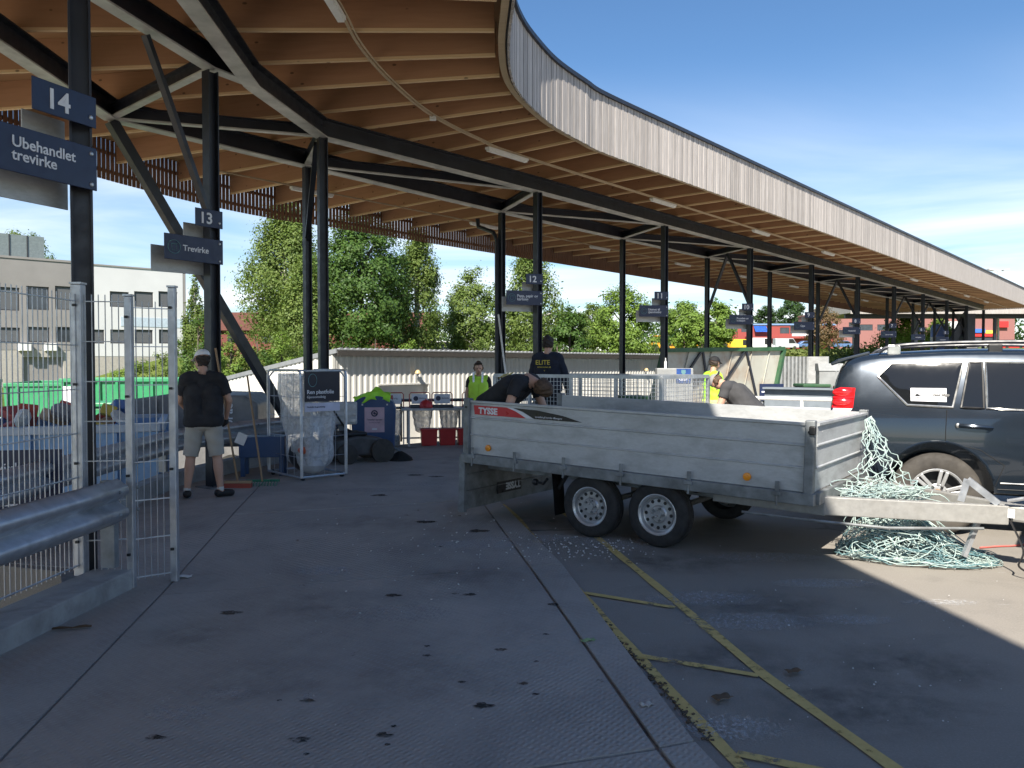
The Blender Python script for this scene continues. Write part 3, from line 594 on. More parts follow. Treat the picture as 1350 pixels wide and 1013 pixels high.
skip_container('skip_container', 'bright green skip with a white notice on its end wall', (-16.4, 29.0), R(-72), 4.5, 2.4, 2.55, GRN)
skip_container('skip_container', 'long bright green skip beyond the mesh fence, above the small green bin', (-13.4, 28.2), R(14), 4.0, 2.4, 2.7, GRN)
lid = MB(); lid.add([(-24.0, 28.2, 1.05), (-20.3, 28.9, 1.05), (-20.3, 30.6, 1.45), (-24.0, 30.0, 1.45)], [(0, 1, 2, 3)]); o = lid.build('lid', GRND, SK1, world=True); o.modifiers.new('s', 'SOLIDIFY').thickness = .06
tag(MB().box(at(97, 522, 26.2), (.62, .02, .62), Matrix.Rotation(R(20), 3, 'Z')).build('container_notice', WHITE), 'white paper notice on the end of the green skip', 'notice')
# rubbish heaped in the blue skip
random.seed(3)
RC = [mat('rubbish_' + n, c, .7) for n, c in (('white', (.6, .6, .58)), ('tan', (.45, .3, .17)), ('red', (.4, .07, .05)), ('grey', (.2, .2, .21)), ('yellow', (.6, .45, .08)), ('blue', (.1, .18, .4)))]
heap = thing('rubbish_heap', 'mixed household rubbish heaped on top of the light blue skip', 'rubbish', (-8.6, 11.9, .3), R(22)); 
for k in range(70):
    m = MB(); sz = [random.uniform(.15, .5), random.uniform(.12, .45), random.uniform(.08, .25)]; M3 = Euler((random.uniform(-.6, .6), random.uniform(-.6, .6), random.uniform(0, 3))).to_matrix()
    q = (random.uniform(-2.8, 2.8), random.uniform(-.95, .95), random.uniform(.12, .62))
    if k % 3: m.box(q, sz, M3)
    else: m.ell(q, [s_ * .6 for s_ in sz], 8, 6, M3)
    m.build('rubbish_piece', RC[k % 6], heap, bevel=.02 if k % 3 else 0)
# compactor with white lettering
comp = thing('waste_compactor', 'grey waste compactor with white vertical lettering behind the guard rail', 'compactor', (-5.85, 15.8, -1.6), R(8)); CG = mat('compactor_grey', (.17, .17, .175), .5, var=.15, dirt=(.3, .29, .27), dirt_amt=.3)
MB().prism([(-1.3, 1.7), (.95, 1.7), (.95, 2.5), (.7, 2.66), (-.6, 2.7), (-1.3, 2.6)], -1.05, 1.05, Matrix.Rotation(R(90), 4, 'X')).build('hopper', CG, comp, bevel=.05)
for x in (-.9, -.2): MB().mm(x - .06, x + .06, -1.12, -1.05, 1.75, 2.6).build('rib', CG, comp)
lettering('EuroPac', .22, frame(Vector((.5, -1.065, 1.78)), (0, 0, 1), (-1, 0, 0)), WHITE, comp, 'LEFT', .004)
for x in (-1.1, .8):
    for y in (-.9, .9): MB().mm(x - .08, x + .08, y - .08, y + .08, 0, 1.72).build('leg', BLUB, comp)
bn = thing('wheelie_bin', 'bright green wheeled bin with a flame sticker behind the mesh fence', 'bin', (-9.0, 17.8, -1.6), R(12))
MB().box((0, 0, 1.2), (.8, .75, 2.2), None, taper=1.12).build('tub', GRN, bn, bevel=.04); MB().box((0, 0, 2.36), (.98, .95, .1)).build('lid', GRN, bn, bevel=.03); MB().box((.2, -.43, .95), (.2, .01, .34), Matrix.Rotation(-.055, 3, 'X')).build('flame_sticker', mat('orange_print', (.75, .3, .05), .5), bn)
for s_ in (-1, 1): MB().lathe([(.12, -.04), (.12, .04)], 14, frame((s_ * .3, .3, .12), (0, 1, 0), (0, 0, 1))).build('wheel', BLK, bn)
b2 = copy_tree(bn); b2.location = (-8.2, 18.2, -1.6); b2.rotation_euler.z = R(16); tag(b2, 'green wheeled bin standing just right of the flame-sticker bin', 'bin')
sk = thing('scrap_truck', 'grey hooklift machinery with round white plates seen through the fence', 'machinery', (-8.9, 21.6, -1.6), R(20))
MB().mm(-1.6, 1.9, -.9, .9, .3, 1.1).build('chassis', CG, sk, bevel=.04); MB().mm(-1.9, 1.9, -.95, .95, 1.15, 2.1).build('press_body', mat('light_grey_paint', (.4, .4, .4), .5), sk, bevel=.08)
for x in (-1, 0, 1): MB().mm(x - .05, x + .05, -1.02, -.95, 1.2, 2.0).build('rib', CG, sk)
for x in (-1.4, 1.2): MB().lathe([(.42, -.15), (.42, .15)], 18, frame((x, -.8, .42), (1, 0, 0), (0, 0, 1))).build('wheel', RUB, sk)
bd = thing('notice_board', 'dark navy notice board with white lines lying against the guard rail behind the fence', 'sign board', (-4.75, 7.55, .05), R(14))
MB().box((0, 0, .42), (.85, .04, .72)).build('board', NAVY, bd, bevel=.005); lettering('Trevirke', .15, frame((-.36, -.0225, .56), (1, 0, 0), (0, 0, 1)), WHITE, bd)
for k in range(3): MB().box((-.08 - .03 * k, -.022, .42 - k * .08), (.5 - .06 * k, .004, .02)).build('text_line', WHITE, bd)
for s_ in (-.3, .3): MB().bar((s_, .02, .3), (s_, .12, .02), .03, .03).build('foot', BLK, bd)
MB().box((.1, 0, .03), (.9, .1, .06)).build('base_rail', WPNT, bd)

# ------------------------------------------------------------------ corrugated shed
SX = at(438, 480, 28); shed = thing('corrugated_shed', 'long low off-white corrugated steel shed behind the platform', 'shed', (SX.x, SX.y, -1.6), math.atan2(RD.y, RD.x))
SL, SW, HF, HBk = 34.0, 8.0, 3.66, 2.45
def corr(u, amp=.03, per=.27):
    t = (u / per) % 1; return amp * (0 if t < .3 else (t - .3) / .15 if t < .45 else 1 if t < .75 else (1 - t) / .25 if t < 1 else 0)
def corr_us(L, per=.27):
    us = []; k = 0
    while k * per < L:
        us += [k * per + per * f for f in (0, .3, .45, .75)]; k += 1
    return [u for u in us if u <= L] + [L]
DU0, DU1, DZ = 2.05, 4.65, 2.45
us = sorted(set(corr_us(SL) + [DU0, DU1])); w = MB()
for seg in ([u for u in us if u <= DU0], [u for u in us if u >= DU1]):
    for a, b in zip(seg, seg[1:]): w.add([(a, -corr(a), 0), (b, -corr(b), 0), (b, -corr(b), HF), (a, -corr(a), HF)], [(0, 1, 2, 3)])
sg = [u for u in us if DU0 <= u <= DU1]
for a, b in zip(sg, sg[1:]): w.add([(a, -corr(a), DZ), (b, -corr(b), DZ), (b, -corr(b), HF), (a, -corr(a), HF)], [(0, 1, 2, 3)])
w.build('front_wall', CREAM, shed)
w = MB(); us2 = corr_us(SW)
for a, b in zip(us2, us2[1:]):
    za, zb = HF + (HBk - HF) * a / SW, HF + (HBk - HF) * b / SW; w.add([(-corr(a), a, 0), (-corr(b), b, 0), (-corr(b), b, zb), (-corr(a), a, za)], [(3, 2, 1, 0)])
w.add([(SL, 0, 0), (SL, SW, 0), (SL, SW, HBk), (SL, 0, HF)], [(0, 1, 2, 3)]); w.add([(0, SW, 0), (SL, SW, 0), (SL, SW, HBk), (0, SW, HBk)], [(3, 2, 1, 0)]); w.build('end_wall', CREAM, shed)
w = MB(); sl = (HBk - HF) / SW
for a, b in zip(us, us[1:]):
    za, zb = corr(a, .055), corr(b, .055); y0, y1 = -.32, SW + .2; h0, h1 = HF + .06 + sl * y0, HF + .06 + sl * y1
    w.add([(a, y0, h0 + za), (b, y0, h0 + zb), (b, y1, h1 + zb), (a, y1, h1 + za), (a, y0, h0 - .03), (b, y0, h0 - .03), (b, y1, h1 - .03), (a, y1, h1 - .03)], [(0, 1, 2, 3), (4, 5, 1, 0), (7, 6, 5, 4)])
w.build('roof', mat('grey_roof_sheet', (.30, .31, .32), .5, metal=.2), shed)
MB().mm(0, SL, -.34, -.30, HF - .12, HF + .04).build('eave_board', mat('dark_brown_trim', (.05, .045, .04), .6), shed)
MB().bar((-.04, -.3, HF + .05), (-.04, SW + .2, HBk + .03), .06, .16).build('verge_trim', mat('grey_trim', (.2, .21, .22), .5), shed)
MB().mm(-.03, .1, -.05, .03, 0, HF - .06).build('corner_flashing', CREAM, shed)
MB().mm(DU0, DU1, .22, .27, 0, DZ).build('roller_door', CREAM, shed); m = MB()
for a in (DU0, DU1): m.mm(a - .03, a + .03, -.045, .22, 0, DZ + .03)
m.mm(DU0 + .03, DU1 - .03, -.045, .22, DZ, DZ + .06); m.build('door_frame', CREAM, shed)
for u in (3.9, 12.5, 21):
    l_ = MB(); l_.tube([(u, 0, 2.95), (u, -.16, 2.97)], .02, 6); l_.lathe([(.05, .1), (.11, .02), (.12, -.04), (0, -.05)], 12, Matrix.Translation((u, -.2, 2.92))); l_.build('wall_lamp', mat('brass_lamp', (.5, .38, .2), .4), shed, smooth=True)
for u in (13.0,): MB().mm(u - .03, u + .03, -.09, -.035, .1, HF - .1).build('drain_pipe', mat('grey_trim', (.2, .21, .22)), shed)
# ------------------------------------------------------------------ trees and shrubs
def leaves_mesh(name, cen, n, spread, size, rg, droop=0.0, flat=.6):
    """many small leaf faces gathered in clumps round the given centres"""
    k = len(cen); idx = rg.integers(0, k, n); off = rg.normal(size=(n, 3)) * spread * np.array([1, 1, .75])
    c = cen[idx] + off
    if droop: c[:, 2] -= np.abs(rg.normal(size=n)) * droop
    mid = cen.mean(0); out = c - mid; out /= np.linalg.norm(out, axis=1, keepdims=True) + 1e-9; loc_o = off / (np.linalg.norm(off, axis=1, keepdims=True) + 1e-9); nn = out * .7 + loc_o * .55 + np.array([0, 0, .35]) + rg.normal(size=(n, 3)) * .38; nn /= np.linalg.norm(nn, axis=1, keepdims=True)
    a = rg.normal(size=(n, 3)); a -= nn * (a * nn).sum(1, keepdims=True); a /= np.linalg.norm(a, axis=1, keepdims=True); b = np.cross(nn, a)
    if droop: a[:, 2] -= .5; a /= np.linalg.norm(a, axis=1, keepdims=True)
    b -= a * (a * b).sum(1, keepdims=True); b /= np.linalg.norm(b, axis=1, keepdims=True) + 1e-9
    s = size * rg.uniform(.6, 1.35, (n, 1)); a = a * s; b = b * s * .62
    V = np.stack([c - a, c + b * .9 - a * .1, c + a, c - b * .9 - a * .1], 1).reshape(-1, 3)
    me = bpy.data.meshes.new(name); me.vertices.add(4 * n); me.vertices.foreach_set('co', V.ravel().astype(np.float32)); me.loops.add(4 * n); me.loops.foreach_set('vertex_index', np.arange(4 * n, dtype=np.int32)); me.polygons.add(n); me.polygons.foreach_set('loop_start', np.arange(0, 4 * n, 4, dtype=np.int32)); me.update(); me.validate(); return me
def tree(name, label, px, ytop, Y, halfw, m, kind='round', n=7000, leaf=.17, ybot=None, group=None, bark=None, clumps=150, seed=1, crown_low=.22, cat='tree', depth=1.0):
    rg = np.random.default_rng(seed); c = at(px, 470, Y); z0 = terrain(c.x, c.y) - .1; H = at(px, ytop, Y).z - z0
    if ybot is not None: z0 = at(px, ybot, Y).z; H = at(px, ytop, Y).z - z0
    t = thing(name, label, cat, (c.x, c.y, z0), group=group); Wr = halfw * Y / FPX
    u = rg.normal(size=(clumps, 3)); u /= np.linalg.norm(u, axis=1, keepdims=True); rad = rg.uniform(.35, 1, (clumps, 1)) ** .5
    q = u * rad; zc = (q[:, 2] + 1) / 2
    if kind == 'birch': prof = np.interp(zc, [0, .15, .4, .75, 1], [.75, 1, .95, .6, .18])
    elif kind == 'cone': prof = np.interp(zc, [0, .1, 1], [.8, 1, .08])
    else: prof = np.interp(zc, [0, .2, .55, .85, 1], [.55, .95, 1.05, .72, .3])
    hor = q[:, :2] / np.sqrt(np.maximum(1e-3, 1 - q[:, 2:3] ** 2 * .92)); ang = np.arctan2(hor[:, 1], hor[:, 0]); lump = 1 + .16 * np.sin(ang * 3 + seed) + .12 * np.sin(ang * 5 + zc * 9 + seed * 2)
    cen = np.stack([hor[:, 0] * prof * lump * Wr * .88, hor[:, 1] * prof * lump * Wr * .88 * depth, H * (crown_low + (1 - crown_low) * zc * .97)], 1)
    link('crown', leaves_mesh('crown', cen, int(n * 2.2), Wr * (.105 if kind == 'birch' else .115), leaf * .62 * Y / 55, rg, .5 if kind == 'birch' else 0), m, t)
    tr = MB(); r0 = max(.05, H * .016); P = [(0, 0, 0), (Wr * .03, 0, H * .3), (-Wr * .04, Wr * .03, H * .6), (0, 0, H * .9)]; tr.tube(P, [r0 * 1.3, r0, r0 * .6, r0 * .15], 8)
    for k in rg.choice(clumps, min(16, clumps), replace=False):
        e = cen[k]; h = max(.12 * H, min(.8 * H, e[2] - .25 * abs(e[0]) - .1 * H)); tr.tube([(0, 0, h), (e[0] * .5, e[1] * .5, (h + e[2]) / 2 + .05 * H), tuple(e)], [r0 * .42, r0 * .25, r0 * .06], 5)
    tr.build('trunk', bark or BARK, t, smooth=True); return t
tree('birch_tree', 'tall feathery birch left of the paired columns, the leftmost big tree', 378, 252, 50, 64, GREEN1, 'birch', 20000, .15, bark=BIRCHB, clumps=380, seed=3, crown_low=.1)
tree('birch_tree', 'lower bushy birch in front of the leftmost big birch', 402, 330, 44, 46, GREEN1, 'birch', 9000, .15, bark=BIRCHB, clumps=180, seed=14, crown_low=.06)
tree('maple_tree', 'big dark maple standing between the birches above the shed', 478, 264, 47, 66, GREEN2, 'round', 19000, .17, clumps=300, seed=5, crown_low=.2)
tree('birch_tree', 'slender birch right of the dark maple, bare sky on its right', 550, 282, 51, 42, GREEN1, 'birch', 11000, .15, bark=BIRCHB, clumps=200, seed=6, crown_low=.12)
tree('birch_tree', 'bushy pale birch left of column 12', 628, 346, 57, 46, GREEN1, 'round', 9000, .15, bark=BIRCHB, clumps=160, seed=7, crown_low=.08)
tree('birch_tree', 'tall pale birch behind sign 12', 700, 306, 58, 48, GREEN1, 'birch', 11000, .15, bark=BIRCHB, clumps=190, seed=8, crown_low=.1)
tree('maple_tree', 'compact dark green tree just right of sign 12', 752, 394, 54, 30, GREEN2, 'round', 6000, .15, clumps=110, seed=9, crown_low=.1)
tree('birch_tree', 'hazy grey-green tree between the two round trees', 782, 398, 75, 24, GREEN1, 'round', 3500, .13, clumps=80, seed=22, crown_low=.1)
tree('maple_tree', 'round fresh green tree left of sign 11', 822, 376, 60, 42, GREEN3, 'round', 8000, .15, clumps=130, seed=10, crown_low=.14)
tree('ash_tree', 'light green tree right of column 11', 902, 394, 68, 30, GREEN3, 'round', 6000, .13, clumps=110, seed=11, crown_low=.12)
tree('ash_tree', 'light green tree left of sign 10', 945, 396, 72, 24, GREEN3, 'round', 4500, .13, clumps=90, seed=12, crown_low=.12)
tree('ash_tree', 'small light green tree low between columns 11 and 10', 925, 415, 66, 18, GREEN3, 'round', 3000, .12, clumps=60, seed=13, crown_low=.1)
tree('pine_tree', 'dark distant tree above the red house roof', 1042, 390, 235, 22, GREEN4, 'round', 3500, .11, clumps=80, seed=15, crown_low=.2)
tree('pine_tree', 'dark distant tree right of sign 10', 1012, 402, 235, 20, GREEN4, 'round', 3000, .11, clumps=80, seed=16, crown_low=.2)
tree('copper_tree', 'sparse bronze-leaved tree near the distant canopy', 1083, 400, 72, 26, BRONZE, 'round', 3500, .11, clumps=90, seed=17, crown_low=.1)
tree('willow_tree', 'drooping yellow-green willow behind the far columns', 1192, 412, 82, 38, GREEN3, 'birch', 6000, .12, clumps=110, seed=18, crown_low=.02)
tree('willow_tree', 'second drooping willow right of the first one behind the far columns', 1238, 416, 86, 24, GREEN3, 'birch', 4000, .12, clumps=80, seed=19, crown_low=.02)
tree('birch_tree', 'round tree top showing above the office block roof', 32, 300, 98, 34, GREEN1, 'round', 5000, .13, clumps=110, seed=20, crown_low=.45)
tree('birch_tree', 'thin young birch right of the white office wing', 258, 352, 42, 20, GREEN1, 'birch', 3500, .14, bark=BIRCHB, clumps=80, seed=21, crown_low=.1)
bl = [(262, 405, 39, 34, GREEN2, 'leafy dark shrub left of column 13'), (305, 425, 40, 28, GREEN3, 'yellow-green shrub right of column 13'), (340, 436, 40, 30, GREEN2, 'low shrub under the diagonal brace'), (372, 432, 41, 26, GREEN3, 'light shrub below the leftmost big birch'), (412, 440, 41, 26, GREEN2, 'dark shrub between the paired columns'),
      (452, 436, 42, 28, GREEN2, 'dark shrub below the maple, left of its trunk'), (495, 434, 43, 30, GREEN2, 'dark shrub below the maple, right of its trunk'), (540, 440, 45, 22, GREEN3, 'light shrub below the slender birch'), (628, 440, 48, 24, GREEN1, 'shrub behind the hi-vis woman above the shed roof'), (690, 446, 50, 22, GREEN1, 'low shrub at the foot of the birch behind sign 12'),
      (735, 444, 50, 20, GREEN2, 'low dark shrub at the foot of the compact tree'), (178, 474, 40, 34, GREEN3, 'weedy shrub on the grass bank below the white wing'), (215, 462, 37, 26, GREEN1, 'tall weeds on the bank left of the man'), (280, 446, 36, 26, GREEN3, 'bright shrub directly behind the man with the cap')]
for i, (px, yt, Y, hw, m, lab) in enumerate(bl): tree('shrub', lab, px, yt, Y, hw, m, 'round', 2600, .12, clumps=60, seed=40 + i, crown_low=.02, cat='shrub', group='shrubs on the bank')
rg = np.random.default_rng(5); cen = []
for k in range(420):
    x = rg.uniform(-260, 420); y = rg.uniform(215, 330); cen.append((x, y, terrain(x, y) + rg.uniform(0, 9) + max(0, (x - 120)) * .02))
link('woods', leaves_mesh('woods', np.array(cen), 26000, 3.2, .75, rg), GREEN4); tag(bpy.data.objects['woods'], 'distant dark wooded hillside on the skyline', 'woods', kind='stuff')
# tufts of long grass on the banks
cen = []
for k in range(1500):
    x = rg.uniform(-34, 30); y = rg.uniform(34, 62)
    if terrain(x, y) > -1.2 and x > -20: cen.append((x, y, terrain(x, y) + .12))
tag(link('bank_grass', leaves_mesh('bank_grass', np.array(cen), 16000, .35, .16, rg), leafmat('bank_grass_blade', (.15, .19, .045), (.27, .28, .1))), 'rough unmown grass on the bank behind the shed', 'grass', kind='stuff')

# ------------------------------------------------------------------ far buildings
GREYW = mat('grey_render', (.235, .225, .22), .8, var=.08, scale=.6); WHW = mat('white_render', (.56, .57, .58), .8, var=.04, scale=.5); DKF = mat('dark_frame', (.03, .03, .033), .5); REDW = mat('red_timber_wall', (.27, .05, .042), .75, var=.12); BRICK = mat('maroon_cladding', (.27, .12, .11), .75, var=.1); ROOFR = mat('red_roof_tile', (.12, .045, .03), .8, var=.2, scale=3); BLIND = mat('grey_window_blind', (.10, .105, .115), .6, var=.1, stretch=(.2, .2, 8), scale=4)
A0, A1 = at(-140, 480, 53), at(242, 480, 66); fd = (A1 - A0); fd.z = 0; FLN = fd.length; fd.normalize(); fn = Vector((fd.y, -fd.x, 0))
off = thing('office_block', 'grey and white flat-roofed office block beyond the green skips', 'building', (A0.x, A0.y, 0), math.atan2(fd.y, fd.x))
def fu(px):   # distance along the facade seen at that pixel column
    d = ray(px, 480); t = (A0.y * fd.x - A0.x * fd.y) / (d.y * fd.x - d.x * fd.y); return (Vector((d.x * t, d.y * t, 0)) - Vector((A0.x, A0.y, 0))).dot(fd)
def fz(px, py): u = fu(px); q = A0 + fd * u; return at(px, py, q.y).z
uM = fu(112); zt = fz(150, 351)
def holed(name, m, par, u0, u1, z0, z1, holes, th=.3, y=0):
    """a wall with real window openings"""
    us_ = sorted({u0, u1, *[h[0] for h in holes], *[h[1] for h in holes]}); zs_ = sorted({z0, z1, *[h[2] for h in holes], *[h[3] for h in holes]}); b = MB()
    for a, c in zip(us_, us_[1:]):
        for e, f_ in zip(zs_, zs_[1:]):
            if c - a < 1e-4 or f_ - e < 1e-4 or any(h[0] - 1e-4 <= a and c <= h[1] + 1e-4 and h[2] - 1e-4 <= e and f_ <= h[3] + 1e-4 for h in holes): continue
            b.add([(a, y, e), (c, y, e), (c, y, f_), (a, y, f_)], [(0, 1, 2, 3)])
    for h in holes: a, c, e, f_ = h; b.add([(a, y, e), (c, y, e), (c, y, f_), (a, y, f_), (a, y + th, e), (c, y + th, e), (c, y + th, f_), (a, y + th, f_)], [(0, 4, 5, 1), (1, 5, 6, 2), (2, 6, 7, 3), (3, 7, 4, 0)])
    return b.build(name, m, par)
def win(par, a, c, e, f_, y=.12, m=None, mull=True):
    w_ = MB(); fr = .07
    for q in ((a, a + fr, e, f_), (c - fr, c, e, f_), (a + fr, c - fr, e, e + fr), (a + fr, c - fr, f_ - fr, f_)): w_.mm(q[0], q[1], y - .04, y + .04, q[2], q[3])
    o = w_.build('window', DKF, par); MB().mm(a + fr, c - fr, y, y + .03, e + fr, f_ - fr).build('pane', m or PANE, o); return o
hg = []; hw = []
for x0, x1 in ((-95, -65), (-57, -30), (-22, 27), (36, 66), (74, 104)):
    hg.append((fu(x0), fu(x1), fz(x0, 408), fz(x0, 377))); hg.append((fu(x0), fu(x1), fz(x0, 451), fz(x0, 431)))
for x0, x1 in ((146, 171), (178, 203), (210, 235)): hw.append((fu(x0), fu(x1), fz(x0, 404.5), fz(x0, 384)))
for x0, x1 in ((122, 138), (146, 168), (178, 202), (210, 230)): hw.append((fu(x0), fu(x1), fz(x0, 453), fz(x0, 434.5)))
gd = (fu(29), fu(84), .15, fz(60, 471))
holed('grey_wall', GREYW, off, 0, uM, fz(60, 462), zt, hg); holed('white_wall', WHW, off, uM, FLN, fz(150, 470), zt - .05, hw)
CONCW = mat('bare_concrete_wall', (.36, .34, .31), .85, var=.12); holed('base_wall', CONCW, off, 0, uM - .002, -.3, fz(60, 462), [gd], 1.6, y=.02); holed('base_wall', CONCW, off, uM, FLN, -.3, fz(150, 470), [], y=.02)
for i, h in enumerate(hg + hw): win(off, *h, m=BLIND if i % 3 or i > 9 else PANE)
MB().mm(gd[0], gd[1], 1.62, 1.7, .15, gd[3]).build('garage_back_wall', CONCW, off); win(off, gd[0] + .3, gd[0] + 1.3, 1.0, gd[3] - .5, 1.55)
for px in (32, 66): u = fu(px); MB().mm(u - .4, u + .4, -.42, -.01, fz(px, 463), fz(px, 453)).build('air_conditioner', WPNT, off, bevel=.03)
b = MB(); b.mm(0, FLN, .35, 14, -.3, zt - .12); b.build('building_core', GREYW, off); b = MB(); b.mm(-.1, uM, -.06, .34, zt, zt + .16); b.mm(uM, FLN + .06, -.06, .34, zt - .05, zt + .06); b.build('parapet', GREYW, off)
MB().mm(FLN, FLN + .25, .02, 13, fz(150, 470), zt - .05).build('end_wall', GREYW, off)
u = fu(66); gb = MB().mm(0, u, 1.2, 9, zt + .16, zt + 1.9).build('roof_plant_room', mat('grey_green_glazing', (.16, .19, .19), .2, spec=.7), off)
for k in range(8): MB().mm(k * u / 8, k * u / 8 + .06, 1.14, 1.2, zt + .16, zt + 1.9).build('mullion', DKF, gb)
MB().mm(fu(160), FLN + .01, -.03, .0, fz(190, 431), fz(190, 419)).build('blue_grey_panel', mat('blue_grey_cladding', (.42, .5, .58), .6), off)

def block(name, label, px0, px1, Y, ytop, ybot, m, roof=None, wins=(), depth=10, rz=0, cat='building', roofh=0, extra=None):
    a, b = at(px0, 480, Y), at(px1, 480, Y); zt_ = at(px0, ytop, Y).z; zb = at(px0, ybot, Y).z; L = b.x - a.x; t = thing(name, label, cat, (a.x, a.y, zb), rz); H = zt_ - zb
    hs = [((w_[0] - px0) / (px1 - px0) * L, (w_[1] - px0) / (px1 - px0) * L, at(px0, w_[3], Y).z - zb, at(px0, w_[2], Y).z - zb) for w_ in wins]
    holed('front_wall', m, t, 0, L, 0, H, hs, .15); c = MB(); c.mm(0, L, .18, depth, -.8, H - .02); c.build('building_core', m, t)
    for h in hs: win(t, *h, y=.08, m=(WPNT if False else PANE))
    if roofh:
        MB().prism([(-.4, H), (depth / 2, H + roofh), (depth + .4, H)], -.5, L + .5, Matrix(((0, 0, 1, 0), (1, 0, 0, 0), (0, 1, 0, 0), (0, 0, 0, 1)))).build('roof', roof, t)
    else: MB().mm(-.2, L + .2, -.25, depth, H, H + .35).build('roof_edge', roof or m, t)
    return t, H, L, zb
t, H, L, zb = block('red_house', 'red-walled house with a brown-red roof half hidden behind the birches', 262, 560, 78, 436, 462, mat('dark_red_brick', (.15, .045, .035), .8, var=.15), ROOFR, [(300, 320, 441, 452), (345, 365, 441, 452), (520, 535, 441, 452)], 10, roofh=2.1)
t, H, L, zb = block('red_building', 'low red building with blue roof edge and white windows beyond the parked vans', 952, 1100, 178, 429, 455, REDW, mat('blue_roof_edge', (.16, .25, .42), .6), [(963, 972, 431, 438), (977, 985, 431, 438), (1028, 1040, 432, 440), (1048, 1060, 432, 440), (1068, 1080, 432, 440)], 12)
MB().add([(0, 0, 0), (2.8, 0, 0), (2.8, -1.6, -1.4), (0, -1.6, -1.4)], [(0, 1, 2, 3), (3, 2, 1, 0)]).build('awning', mat('blue_awning', (.04, .16, .6), .6), t).location = (L * (993 - 952) / 148, -.05, H - .15)
MB().mm(L * .2, L * .92, -1.4, -.03, H * .32, H * .42).build('porch_roof', REDW, t); MB().mm(L * .62, L * .9, -.06, -.01, H * .45, H * .8).build('white_fascia', WPNT, t)
t, H, L, zb = block('maroon_building', 'long maroon clad store building at the far right with a shop front', 1082, 1337, 200, 414, 462, BRICK, BRICK, [(1130, 1150, 428, 436), (1156, 1172, 428, 436)], 16)
M_ = lambda nm, p0, p1, y0, y1, m, d=.5: MB().mm((p0 - 1082) / 255 * L, (p1 - 1082) / 255 * L, -d, -.02, at(1200, y1, 200).z - zb, at(1200, y0, 200).z - zb).build(nm, m, t)
M_('red_sign_box', 1314, 1326, 424, 432, REDP, .9); M_('shop_glazing', 1276, 1312, 446, 458, PANE, .3); M_('blue_shop_sign', 1276, 1296, 434, 439, mat('blue_sign', (.05, .15, .55), .5), .8); M_('yellow_shop_sign', 1297, 1314, 436, 440, mat('yellow_sign', (.7, .55, .08), .5), .6); M_('red_shop_band', 1280, 1312, 440, 444, REDP, .5); M_('pale_panel', 1248, 1262, 424, 434, mat('pale_grey_panel', (.5, .5, .52), .6), .3)
lettering('A', 3.2, frame(Vector(((1251 - 1082) / 255 * L, -.05, at(1200, 419, 200).z - zb)), (1, 0, 0), (0, 0, 1)), mat('yellow_sign', (.7, .55, .08), .5), t, bold=.05)
t = thing('street_lamp', 'grey double-headed floodlight mast rising above the far canopy end', 'street lamp', at(1316, 462, 80)); tp = at(1316, 357, 80) - t.location
MB().tube([(0, 0, -.6), tuple(tp)], [.13, .07], 8).build('mast', GALVP, t)
for s_ in (-1, 1): MB().bar(tp, tp + Vector((s_ * .5, 0, .12)), .06, .06).build('arm', GALVP, t); MB().box(tp + Vector((s_ * .75, 0, .08)), (.62, .45, .14), Matrix.Rotation(-.2 * s_, 3, 'Y')).build('lamp_head', GALVP, t, bevel=.03)
BLS = mat('blue_sign', (.05, .15, .55), .5)
t = thing('pylon_sign', 'tall blue square pylon sign with white marks near the far canopy end', 'sign', at(1272, 470, 70)); MB().box((0, 0, 2.2), (.2, .2, 4.6)).build('post', STEEL, t); q = at(1272, 422, 70) - t.location; MB().box(q, (.95, .2, .95)).build('panel', BLS, t, bevel=.03); MB().box(q + Vector((0, -.11, -.22)), (.6, .02, .12)).build('mark', WHITE, t); MB().tube([q + Vector((.2 * math.cos(a), -.11, .16 + .2 * math.sin(a))) for a in (0, 1.05, 2.1, 3.14, 4.2, 5.25)], .035, 5, True).build('mark', WHITE, t)
t = thing('recycling_silo', 'blue and white round collection tank behind the far columns', 'tank', at(1238, 470, 62)); MB().lathe([(.6, -1), (.62, 0), (.62, 2.2), (.5, 2.45), (0, 2.5)], 20).build('tank', mat('blue_tank', (.12, .2, .5), .5), t, smooth=True); MB().lathe([(.632, .9), (.632, 1.5)], 20, cap=False).build('white_band', WPNT, t)
t = thing('conveyor_stair', 'dark steel slanting stair frame beside the far columns', 'stair', at(1262, 465, 60)); MB().bar((-.9, 0, -.2), (.7, 0, 2.9), .5, .25, (0, 1, 0)).build('stringer', STEEL, t); MB().mm(.3, 1.1, -.4, .4, -.2, 2.9).build('tower', STEEL, t); MB().mm(-.8, 1.6, -.5, .5, .5, .85).build('landing', STEEL, t)

